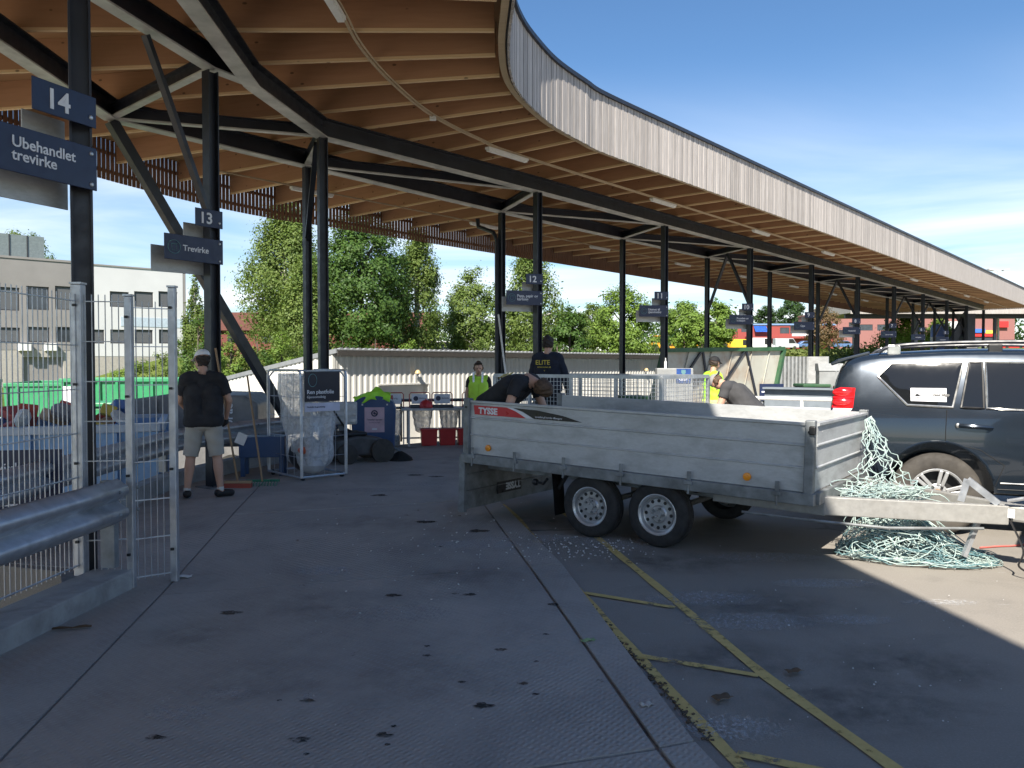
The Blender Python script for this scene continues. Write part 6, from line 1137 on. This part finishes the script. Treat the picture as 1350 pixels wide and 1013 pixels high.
def person(label, loc, rz, J, clothes, hair, cap=None, build=1.0, voxel=.011, glove=None, group=None):
    """J: joint positions in the figure's own frame (x right, y ahead, z up). One continuous skin mesh; clothes and hair are parts."""
    t = thing('person', label, 'person', loc, rz, group); J = {k: Vector(v) for k, v in J.items()}; mb = MB(); bones = []
    def bone(nm, a, b, ra, rb): capsule(mb, a, b, ra, rb); bones.append((nm, Vector(a), Vector(b), ra, rb))
    pel, chest, neck, head = J['pelvis'], J['chest'], J['neck'], J['head']; g = build
    up = (chest - pel).normalized(); rt = (J['sR'] - J['sL']).normalized(); fw = up.cross(rt); fw = -fw if False else fw; hrt = (J['hR'] - J['hL']).normalized()
    for s_ in (-1, 1):
        bone('torso', pel + hrt * (.075 * s_) + up * .02, chest + rt * (.085 * s_) - up * .02, .118 * g, .118 * g); bone('torso', pel + hrt * (.055 * s_) + fw * .035 * g + up * .1, chest + rt * (.07 * s_) + fw * .03, .105 * g, .105)
    bone('torso', chest + up * .02, neck - up * .06, .105, .075); bone('torso', J['sL'] + rt * .03, J['sR'] - rt * .03, .066 * g, .066 * g); bone('torso', J['sL'] + rt * .04 - up * .05, neck, .06, .05); bone('torso', J['sR'] - rt * .04 - up * .05, neck, .06, .05); bone('hips', pel + hrt * .08, pel - hrt * .08, .125 * g, .125 * g)
    hd = (head - neck).normalized(); bone('neck', neck - hd * .05, neck + hd * .07, .056, .055)
    F_ = J.get('face', fw); F_ = (F_ - hd * F_.dot(hd)).normalized(); S_ = F_.cross(hd); HM = Matrix((S_, F_, hd)).transposed()
    hc_ = head; mb.ell(hc_ + hd * .02, (.075, .095, .108), 18, 12, HM); mb.ell(hc_ + F_ * .028 - hd * .05, (.058, .066, .068), 14, 10, HM); mb.ell(hc_ + F_ * .055 - hd * .09, (.028, .028, .024), 10, 8, HM); capsule(mb, hc_ + F_ * .088 + hd * .0, hc_ + F_ * .11 - hd * .03, .011, .017, 8)
    for s_ in (-1, 1): mb.ell(hc_ + S_ * (.077 * s_) - hd * .012 - F_ * .008, (.012, .022, .034), 8, 6, HM)
    capsule(mb, hc_ + F_ * .086 + S_ * .03 + hd * .025, hc_ + F_ * .086 - S_ * .03 + hd * .025, .013, .013, 8); capsule(mb, hc_ + F_ * .088 + S_ * .02 - hd * .058, hc_ + F_ * .088 - S_ * .02 - hd * .058, .01, .01, 8)
    bones.append(('head', hc_ - hd * .07, hc_ + hd * .06, .09, .09))
    for s_, sd in ((-1, 'L'), (1, 'R')):
        bone('upper_arm', J['s' + sd], J['e' + sd], .054 * g, .043 * g); bone('forearm', J['e' + sd], J['w' + sd], .043 * g, .029)
        w_, e_ = J['w' + sd], J['e' + sd]; hdir = J.get('f' + sd, (w_ - e_)).normalized(); pn = J.get('p' + sd, rt * -s_); pn = (pn - hdir * pn.dot(hdir)).normalized(); hx = hdir.cross(pn)
        bone('hand', w_, w_ + hdir * .075, .027, .034); capsule(mb, w_ + hdir * .03 + hx * .02, w_ + hdir * .085 + hx * .022, .02, .02, 8); capsule(mb, w_ + hdir * .03 - hx * .02, w_ + hdir * .085 - hx * .022, .02, .02, 8)
        for k, (o_, L_) in enumerate(((.033, .068), (.011, .08), (-.011, .075), (-.032, .058))):
            k0 = w_ + hdir * .09 + hx * o_; k1 = k0 + (hdir * .8 + pn * .45).normalized() * (L_ * .5); k2 = k1 + (hdir * .35 + pn * .9).normalized() * (L_ * .5); capsule(mb, k0, k1, .0105, .0098, 8); capsule(mb, k1, k2, .0098, .0085, 8); bones.append(('hand', k0, k2, .01, .01))
        th0 = w_ + hdir * .03 + hx * .032; th1 = th0 + (hx * .75 + hdir * .55 + pn * .25).normalized() * .042; th2 = th1 + (hdir * .85 + pn * .5).normalized() * .036; capsule(mb, th0, th1, .0135, .012, 8); capsule(mb, th1, th2, .012, .0095, 8); bones.append(('hand', th0, th2, .012, .01))
        bone('thigh', J['h' + sd], J['k' + sd], .088 * g, .062 * g); kn, an = J['k' + sd], J['a' + sd]; bone('shin', kn, kn.lerp(an, .35) - Vector((0, 0, 0)), .056 * g, .06 * g); bone('shin2', kn.lerp(an, .35), an, .058 * g, .036)
        td_ = J['t' + sd] if 't' + sd in J else Vector((0, 1, 0)); td_ = td_.normalized(); bone('foot', an - td_ * .03 - Vector((0, 0, .035)), an + td_ * .15 - Vector((0, 0, .052)), .04, .032)
    me0 = mb.mesh('tmp'); o0 = bpy.data.objects.new('tmp', me0); COL.objects.link(o0); r_ = o0.modifiers.new('r', 'REMESH'); r_.mode = 'VOXEL'; r_.voxel_size = voxel; sm = o0.modifiers.new('s', 'SMOOTH'); sm.factor = .5; sm.iterations = 5
    bpy.context.view_layer.update(); me = bpy.data.meshes.new_from_object(o0.evaluated_get(bpy.context.evaluated_depsgraph_get())); bpy.data.objects.remove(o0); me.name = 'body'
    nv = len(me.vertices); co_ = np.empty(nv * 3, np.float32); me.vertices.foreach_get('co', co_); co_ = co_.reshape(-1, 3); no_ = np.empty(nv * 3, np.float32); me.vertex_normals.foreach_get('vector', no_); no_ = no_.reshape(-1, 3)
    best = np.full(nv, 9.); bid = np.zeros(nv, int); bt_ = np.zeros(nv)
    for i, (nm, a, b, ra, rb) in enumerate(bones):
        a, b = np.array(a), np.array(b); d = b - a; L2 = max(1e-9, d @ d); tt = ((co_ - a) @ d) / L2; tc_ = np.clip(tt, 0, 1); dist = np.linalg.norm(co_ - (a + tc_[:, None] * d), axis=1) - (ra + (rb - ra) * tc_); k = dist < best; best[k] = dist[k]; bid[k] = i; bt_[k] = tc_[k]
    names = np.array([b[0] for b in bones])[bid]
    me.polygons.foreach_set('use_smooth', [True] * len(me.polygons)); link('body', me, SKIN, t)
    npoly = len(me.polygons); ls = np.empty(npoly, np.int32); lt = np.empty(npoly, np.int32); me.polygons.foreach_get('loop_start', ls); me.polygons.foreach_get('loop_total', lt); lv = np.empty(len(me.loops), np.int32); me.loops.foreach_get('vertex_index', lv); polys = [lv[a:a + n_] for a, n_ in zip(ls, lt)]
    def shell(name, sel, off, m, wr=.004, sc=26, parent=t):
        fs = [p for p in polys if sel[p].all()]
        if not fs: return None
        used = np.unique(np.concatenate(fs)); mp = -np.ones(nv, int); mp[used] = np.arange(len(used)); q = co_[used]; wv_ = wr * (np.sin(q[:, 0] * sc + q[:, 2] * sc * .6) * np.sin(q[:, 2] * sc * .8 + q[:, 1] * sc * .5) + .6 * np.sin(q[:, 2] * sc * 1.9 + q[:, 0] * sc * 1.1)); v_ = q + no_[used] * (off + wv_)[:, None]
        m2 = bpy.data.meshes.new(name); m2.from_pydata(v_.tolist(), [], [mp[p].tolist() for p in fs]); m2.polygons.foreach_set('use_smooth', [True] * len(m2.polygons)); m2.update(); o = link(name, m2, m, parent); s2 = o.modifiers.new('s', 'SOLIDIFY'); s2.thickness = .008; s2.offset = -1; return o
    objs = {}
    for nm, spec, off, m, wr in clothes:
        sel = np.zeros(nv, bool)
        for bn_, (lo, hi) in spec.items():
            if bn_ == '_z': continue
            sel |= (names == bn_) & (bt_ >= lo) & (bt_ <= hi)
        if '_z' in spec: sel &= (co_[:, 2] > spec['_z'][0]) & (co_[:, 2] < spec['_z'][1])
        if nm in ('shoes', 'socks', 'gloves'):
            for s_ in (-1, 1): shell({'shoes': 'shoe', 'socks': 'sock', 'gloves': 'glove'}[nm], sel & (((co_ - np.array(pel)) @ np.array(hrt)) * s_ > 0), off, m, wr)
            continue
        objs[nm] = shell(nm, sel, off, m, wr)
    if hair is not None:
        hm, low, front = hair; loc_ = (co_ - np.array(hc_)) @ np.array([list(S_), list(F_), list(hd)]).T; sel = (names == 'head') & ((loc_[:, 2] > front) | ((loc_[:, 1] < .015) & (loc_[:, 2] > low) & (np.abs(loc_[:, 0]) < .2))) & ~((loc_[:, 1] > .06) & (loc_[:, 2] < front + .015)); sel &= (loc_[:, 2] < (.03 if cap else 9)); shell('hair', sel, .014, hm, .007, 70)
    loc3 = lambda x, y, z: hc_ + S_ * x + F_ * y + hd * z
    for s_ in (-1, 1): MB().ell(loc3(.03 * s_, .092, .004), (.011, .006, .007), 8, 6, HM).build('eye', mat('eye_dark', (.03, .025, .02), .3), t)
    MB().ell(loc3(0, .096, -.058), (.024, .006, .006), 8, 6, HM).build('lips', mat('lips', (.42, .17, .14), .5), t)
    if cap:
        cm, pk_ = cap; b = MB(); b.grid(lambda u, v: loc3(.088 * math.cos(6.2832 * u) * math.cos(v * 1.5), -.002 + .106 * math.sin(6.2832 * u) * math.cos(v * 1.5), .035 + .098 * math.sin(v * 1.5)), 24, 8); o = b.build('cap', cm, t, smooth=True); MB().grid(lambda u, v: loc3(.075 * (1 - .35 * v * v) * math.sin((u - .5) * 2.6), pk_ * (.088 * math.cos((u - .5) * 2.2) + .075 * v), .042 - .02 * v - .02 * abs(u - .5) * v), 12, 5).build('cap_peak', cm, o, smooth=True).modifiers.new('s', 'SOLIDIFY').thickness = .004
    return t, objs, HM, loc3
BLKT = mat('black_cotton', (.02, .02, .023), .9, var=.3, scale=5, bmp=.5, bscale=14); BEIG = mat('beige_cotton', (.40, .37, .32), .85, var=.08, scale=5); NVT = mat('navy_sweatshirt', (.014, .017, .03), .9, var=.2); GRYT = mat('charcoal_cotton', (.05, .05, .053), .9, var=.12); SHOE = mat('black_shoe', (.012, .012, .013), .6); SOCK = mat('white_sock', (.6, .6, .58), .9); HAIRB = mat('brown_hair', (.085, .05, .028), .7, var=.4, scale=40); HAIRD = mat('dark_hair', (.03, .02, .014), .7, var=.4, scale=40); JEAN = mat('dark_trousers', (.02, .021, .025), .85); WCAP = mat('white_cap_cotton', (.78, .78, .78), .85); GCAP = mat('grey_cap_cotton', (.25, .24, .235), .85); BCAP = mat('black_cap_cotton', (.01, .01, .011), .8); GLV = mat('dark_glove', (.02, .02, .022), .8); YPR = mat('yellow_print', (.62, .47, .06), .6)
def stand(H=1.8, dx=.0, ft=.1, arms=None, lean=0.0, **kw):
    k = H / 1.8; J = dict(pelvis=(0, 0, .94), chest=(0, .01 + lean * .4, 1.30), neck=(0, .0 + lean * .75, 1.50), head=(0, .03 + lean * 1.0, 1.665), sL=(-.185, -.005 + lean * .7, 1.43), sR=(.185, -.005 + lean * .7, 1.43), hL=(-.095, 0, .92), hR=(.095, 0, .92), kL=(-ft - .005, .03, .5), kR=(ft + .005, .03, .5), aL=(-ft - .02, -.02, .09), aR=(ft + .02, -.02, .09), eL=(-.26, -.04, 1.14), eR=(.26, -.04, 1.14), wL=(-.27, .06, .90), wR=(.27, .06, .90)); J.update(kw); return {a: Vector(b) * (k if a not in ('face', 'tL', 'tR', 'pL', 'pR', 'fL', 'fR') else 1) for a, b in J.items()}
TEE = lambda m, sl=.72: ('t_shirt', {'torso': (0, 1), 'hips': (0, 1), 'upper_arm': (0, sl)}, .017, m, .004); TROU = lambda m: ('trousers', {'hips': (0, 1), 'thigh': (0, 1), 'shin': (0, 1), 'shin2': (0, .92)}, .016, m, .004); SHOES = ('shoes', {'foot': (0, 1)}, .012, SHOE, .0)
def gloves(m): return ('gloves', {'hand': (0, 1)}, .004, m, 0)
# 1 man with white cap, back turned
fpt = (gp(246, 659) + gp(288, 657)) / 2
t, ob, HM, l3 = person('man seen from behind in white cap, black t-shirt and beige shorts', (fpt.x, fpt.y + .05, .01), R(14), stand(1.83, ft=.17, kL=(-.15, .02, .5), kR=(.15, .02, .5), eL=(-.27, .05, 1.17), eR=(.29, .03, 1.17), wL=(-.2, .25, 1.02), wR=(.24, .2, .95), face=(-.75, .66, -.2), head=(-.012, .05, 1.665), tL=(-.2, 1, 0), tR=(.75, .6, 0)),
    [('t_shirt', {'torso': (0, 1), 'hips': (0, 1), 'thigh': (0, 1), 'upper_arm': (0, .72), '_z': (.885, 9)}, .03, BLKT, .005), ('shorts', {'hips': (0, 1), 'thigh': (0, .98)}, .026, BEIG, .006), ('socks', {'shin2': (.86, 1)}, .006, SOCK, 0), SHOES, gloves(GLV)], (HAIRD, -.1, .06), (WCAP, 1), 1.04, .0105)
# 2 woman in hi-vis vest by the table
q = at(631, 480, 15.6)
HVY = mat('hi_vis_vest', (.50, .80, .06), .6, var=.1); SILV = mat('reflective_tape', (.62, .63, .62), .3, metal=.3)
t, ob, HM, l3 = person('woman in a hi-vis yellow vest over black, standing by the sorting table', (q.x, q.y, 0), R(176), stand(1.70, eL=(-.25, .0, 1.13), eR=(.25, .02, 1.13), wL=(-.23, .16, .95), wR=(.22, .18, .96), face=(-.15, 1, -.12)), [TEE(BLKT, .6), ('hi_vis_vest', {'torso': (0, 1), 'hips': (0, 1)}, .026, HVY, .004), TROU(JEAN), SHOES], (HAIRB, -.06, .05), None, .86, .012)
MB().tube([(-.09, .11, 1.49), (-.085, .13, 1.3), (-.08, .13, 1.1)], .022, 6).build('tape_strip', SILV, t); MB().tube([(.09, .11, 1.49), (.085, .13, 1.3), (.08, .13, 1.1)], .022, 6).build('tape_strip', SILV, t); MB().box(l3(0, .07, .1), (.13, .03, .035), HM).build('sunglasses', mat('eye_dark', (.03, .025, .02)), t)
# 3 tall person in navy sweatshirt, back turned, standing on the mesh trailer
q = at(722, 480, 12.3)
t, ob, HM, l3 = person('person seen from behind in a navy sweatshirt with yellow ELITE print', (q.x, q.y, .45), R(-18), stand(1.63, eL=(-.27, .0, 1.14), eR=(.3, .02, 1.14), wL=(-.24, .2, .98), wR=(.31, .12, .9), face=(.25, 1, -.15), pelvis=(0, 0, .94)), [('sweatshirt', {'torso': (0, 1), 'hips': (0, 1), 'upper_arm': (0, 1), 'forearm': (0, .95)}, .02, NVT, .005), TROU(JEAN), SHOES, gloves(GLV)], (HAIRD, -.07, .04), None, 1.08, .012)
lettering('ELITE', .098, frame((-.15, -.163, 1.19), (1, 0, 0), (0, .05, 1)), YPR, t, bold=.001); lettering('BEMANNING AS', .03, frame((-.12, -.168, 1.14), (1, 0, 0), (0, .0, 1)), YPR, t); lettering('v', .05, frame((-.015, -.168, 1.085), (1, 0, 0), (0, 0, 1)), YPR, t)
# 4 person kneeling in the trailer, bent over its floor
q = TM @ Vector((.06, .36, .725)); BJ = dict(pelvis=(0, 0, .47), chest=(0, .31, .69), neck=(0, .49, .755), head=(.02, .63, .69), face=(-.55, .45, -.75), sL=(-.18, .42, .75), sR=(.18, .42, .72), hL=(-.095, 0, .45), hR=(.095, 0, .45), kL=(-.14, .26, .08), kR=(.14, .26, .08), aL=(-.15, -.06, .15), aR=(.15, -.06, .15), tL=(0, .3, -.9), tR=(0, .3, -.9), eL=(-.25, .5, .47), eR=(.27, .38, .5), wL=(-.15, .62, .26), wR=(.2, .58, .3))
t, ob, HM, l3 = person('person in a black t-shirt with yellow print kneeling and bending inside the box trailer', (q.x, q.y, q.z), R(-120), BJ, [TEE(BLKT, .62), TROU(JEAN), SHOES], (HAIRB, -.03, .02), None, 1.06, .0105)
lettering('ELITE', .1, frame((-.05, .2, .80), (1, 0, -.1), (0, .84, .54)), YPR, t, bold=.001)
# 5 hi-vis man with crossed arms
q = at(940, 480, 14.6)
t, ob, HM, l3 = person('man in hi-vis yellow work clothes and black cap with folded arms', (q.x, q.y, 0), R(-72), stand(1.80, eL=(-.27, .06, 1.16), eR=(.27, .06, 1.16), wL=(.06, .24, 1.20), wR=(-.06, .26, 1.16), fL=(1, .1, .1), fR=(-1, .1, .1), pL=(0, -1, 0), pR=(0, -1, 0)), [TEE(HV, .8), ('work_trousers', {'hips': (0, 1), 'thigh': (0, 1), 'shin': (0, 1), 'shin2': (0, .92)}, .02, mat('pale_hi_vis_trousers', (.6, .72, .2), .7), .005), SHOES], (HAIRD, -.05, .06), (BCAP, 1), 1.08, .012)
MB().tube([(-.125 + .0, .0, .62), (-.05, .1, .62), (.03, .0, .62), (-.05, -.1, .62)], .025, 6, True).build('grey_knee_patch', mat('grey_patch', (.16, .16, .17), .8), t)
# 6 man in charcoal t-shirt bending, grey cap
q = at(986, 480, 11.6); J6 = dict(pelvis=(0, 0, .93), chest=(0, .26, 1.22), neck=(0, .42, 1.345), head=(.02, .55, 1.385), face=(.1, .75, -.75), sL=(-.19, .36, 1.31), sR=(.19, .36, 1.30), hL=(-.1, 0, .92), hR=(.1, 0, .92), kL=(-.13, .06, .5), kR=(.13, .0, .5), aL=(-.14, -.02, .09), aR=(.14, -.08, .09), eL=(-.26, .44, 1.04), eR=(.27, .42, 1.02), wL=(-.22, .56, .82), wR=(.22, .56, .82))
t, ob, HM, l3 = person('man in charcoal t-shirt and grey cap bending down behind the trailer', (q.x + .1, q.y, 0), R(62), J6, [TEE(GRYT, .6), ('light_shorts', {'hips': (0, 1), 'thigh': (0, .95)}, .014, mat('pale_shorts', (.5, .49, .46), .85), .005), SHOES], (HAIRB, -.05, .05), (GCAP, -1), 1.28, .012)
# ------------------------------------------------------------------ litter and spots on the ground
def softmat(name, col, lo, hi, sc, amt, gw=.75):
    m, nt, b = nodes(name); v = mapped(nt, (1, 1, 1)); n1 = noise(nt, v, sc, 6, .75); g = nd(nt, 'ShaderNodeTexGradient', gradient_type='SPHERICAL'); nt.links.new(mapped(nt, (2, 2, 0), coord='Generated', loc=(-1, -1, 0)), g.inputs[0]); b.inputs['Base Color'].default_value = (*col, 1); setin(b, Roughness=.9)
    ml = nd(nt, 'ShaderNodeMath', operation='MULTIPLY'); nt.links.new(rng(nt, g.outputs[1], .02, gw), ml.inputs[0]); nt.links.new(rng(nt, n1, lo, hi, 0, amt), ml.inputs[1]); nt.links.new(ml.outputs[0], b.inputs['Alpha']); return m
rl = random.Random(21); LEAFB = mat('dried_leaf', (.14, .09, .05), .8, var=.4); DIRT = softmat('oily_dirt', (.025, .022, .02), .36, .54, 22, .9, .4); PLAS = mat('plaster_chip', (.55, .55, .54), .85); MUD = mat('dry_mud', (.10, .075, .05), .95, var=.3); MUDS = softmat('soft_mud', (.09, .065, .045), .36, .54, 30, .9, .4)
def blot(px, py, r, m, name, el=1.6, parent=None, z=.016):
    c = gp(px, py); n = 40 if r > .07 else 18; q_ = 0 if r > .07 else 1; P = []
    for k in range(n): a = 2 * math.pi * k / n; rr = r * (1 + q_ * (.35 * math.sin(3 * a + px) + .2 * math.sin(5 * a + py) + rl.uniform(-.12, .12))); P.append((c.x + rr * el * math.cos(a), c.y + rr * math.sin(a)))
    return MB().prism(P, z - .004, z + .0015, None).build(name, m, parent)
spots = thing('ground_dirt', None, None, kind='stuff'); tag(spots, 'dark oily patches and dropped dirt on the concrete roadway', 'dirt')
for px, py, r in ((203, 977, .035), (637, 935, .03), (517, 788, .03), (620, 787, .035), (600, 786, .02), (505, 974, .03), (563, 868, .02), (303, 811, .035), (548, 628, .09), (575, 630, .07), (500, 655, .06), (630, 702, .07), (560, 690, .05), (730, 800, .04), (660, 860, .018), (690, 905, .018), (405, 928, .02), (395, 980, .022)): blot(px, py, r * rl.uniform(.6, 1.25), DIRT if px % 3 else MUDS, 'dirt_patch', 1.7, spots)
for k in range(14):
    px, py = rl.uniform(300, 720), rl.uniform(640, 1000); blot(px, py, rl.uniform(.005, .014), DIRT, 'dirt_patch', 1.5, spots)
STAIN = softmat('faint_grime', (.10, .095, .09), .38, .8, 4, .36, .75)
for px, py, r, el in ((420, 800, .5, 1.5), (620, 760, .45, 1.6), (330, 900, .4, 1.4), (560, 900, .4, 1.5), (700, 690, .5, 1.8), (480, 690, .6, 1.8), (250, 840, .35, 1.3)): blot(px, py, r, STAIN, 'grime', el, spots, .0152)
for px, py, r, el in ((880, 740, .5, 1.8), (1000, 800, .5, 1.6), (1130, 930, .45, 1.5), (860, 960, .3, 1.3), (960, 870, .4, 1.4), (1200, 880, .4, 1.5)): blot(px, py, r, STAIN, 'grime', el, spots, .0042)
chips = thing('plaster_crumbs', None, None, kind='stuff'); tag(chips, 'white plaster crumbs and chips scattered on the ground by the trailer', 'crumbs'); cm = MB()
def chip(c, s_):
    M3 = Euler((rl.uniform(-.4, .4), rl.uniform(-.4, .4), rl.uniform(0, 3))).to_matrix(); cm.box((c.x, c.y, .018 + s_ * .3), (s_, s_ * rl.uniform(.5, 1), s_ * .5), M3)
for k in range(400):
    f = rl.random()
    if f < .45: c = gp(rl.gauss(770, 55), rl.gauss(722, 10))
    elif f < .7: c = gp(rl.gauss(560, 90), rl.gauss(720, 35))
    elif f < .85: c = gp(rl.uniform(150, 720), rl.uniform(660, 990))
    else: c = gp(rl.uniform(900, 1340), rl.uniform(720, 960))
    chip(c, rl.uniform(.004, .015) if f < .7 else rl.uniform(.003, .008))
cm.build('crumbs', PLAS, chips)
# chalky scuffs: thin smears of white dust with their own outline
sm = thing('chalk_smears', None, None, kind='stuff'); tag(sm, 'pale chalky scuff marks dragged over the concrete and asphalt', 'scuffs')
DUST = softmat('chalk_dust', (.62, .62, .62), .50, .62, 46, .75, .5)
for px, py, r, el in ((425, 755, .16, 1.6), (520, 812, .2, 2.2), (640, 720, .22, 3), (545, 640, .2, 3), (490, 648, .2, 3), (820, 715, .3, 2.2), (1120, 818, .12, 3), (990, 820, .2, 2.5), (930, 790, .2, 2.5), (1240, 795, .08, 4), (700, 712, .2, 2.5), (235, 945, .1, 2), (300, 920, .08, 2), (405, 925, .05, 1), (1000, 735, .2, 3), (1090, 770, .15, 3), (960, 960, .15, 2)): blot(px, py, r, DUST, 'smear', el, sm, .0165 if px < 760 else .006)
# small litter that can be picked up
def scrap(name, label, px, py, d, m, cat, rz=.4):
    c = gp(px, py); b = MB(); b.grid(lambda u, v: ((u - .5) * d[0], (v - .5) * d[1], .004 + .012 * abs(math.sin(u * 5 + px)) * abs(math.cos(v * 4))), 6, 5); o = b.build(name, m, smooth=True); o.modifiers.new('s', 'SOLIDIFY').thickness = .002; o.location = (c.x, c.y, .016); o.rotation_euler = (0, 0, rz); tag(o, label, cat)
scrap('paper_scrap', 'white paper scrap lying at the foot of the fence end post', 241, 764, (.13, .07), WPNT, 'paper', .2); scrap('wrapper', 'green and white wrapper lying on the kerb strip', 775, 849, (.09, .04), mat('green_wrapper', (.3, .42, .2), .5), 'wrapper'); scrap('crumpled_paper', 'crumpled pale paper on the edge slab in the foreground', 852, 935, (.06, .04), mat('pale_paper', (.5, .48, .45), .8), 'paper'); scrap('dead_leaf', 'brown clump of dead leaves on the bay line', 1047, 890, (.09, .05), LEAFB, 'leaf'); scrap('wood_sliver', 'thin dark sliver of wood by the fence plinth', 95, 832, (.22, .03), LEAFB, 'wood scrap', .25); scrap('dead_leaf', 'small brown leaf scrap on the asphalt right of the bay line', 952, 925, (.09, .06), LEAFB, 'leaf')
# weeds and soil along the slab edge beside the yellow line
ws = MB()
for k in range(300):
    f = rl.random(); a = V2([(.36, 6.45), (.50, 5.66), (.72, 4.4), (.90, 3.4)]); i = min(2, int(f * 3)); p = a[i].lerp(a[i + 1], f * 3 - i); s_ = rl.uniform(.004, .02); M3 = Euler((0, 0, rl.uniform(0, 3))).to_matrix(); ws.box((p.x - .03 + rl.gauss(0, .016), p.y, .008), (s_, s_ * .6, s_ * .45), M3)
tag(ws.build('joint_soil', MUD), 'dark soil and grit gathered along the kerb joint beside the yellow line', 'soil', kind='stuff')

a_, b_ = at(657, 415, 20.0), at(676, 500, 19.2); pole = thing('leaning_pole', 'thin white pole leaning against the column left of sign 12', 'pole', (b_.x, b_.y, 0)); MB().tube([(0, 0, 0), a_ - Vector((b_.x, b_.y, 0))], .022, 8).build('shaft', WPNT, pole); MB().box((0, 0, 1.2), (.07, .07, .25)).build('grip', mat('pale_paper', (.5, .48, .45), .8), pole)
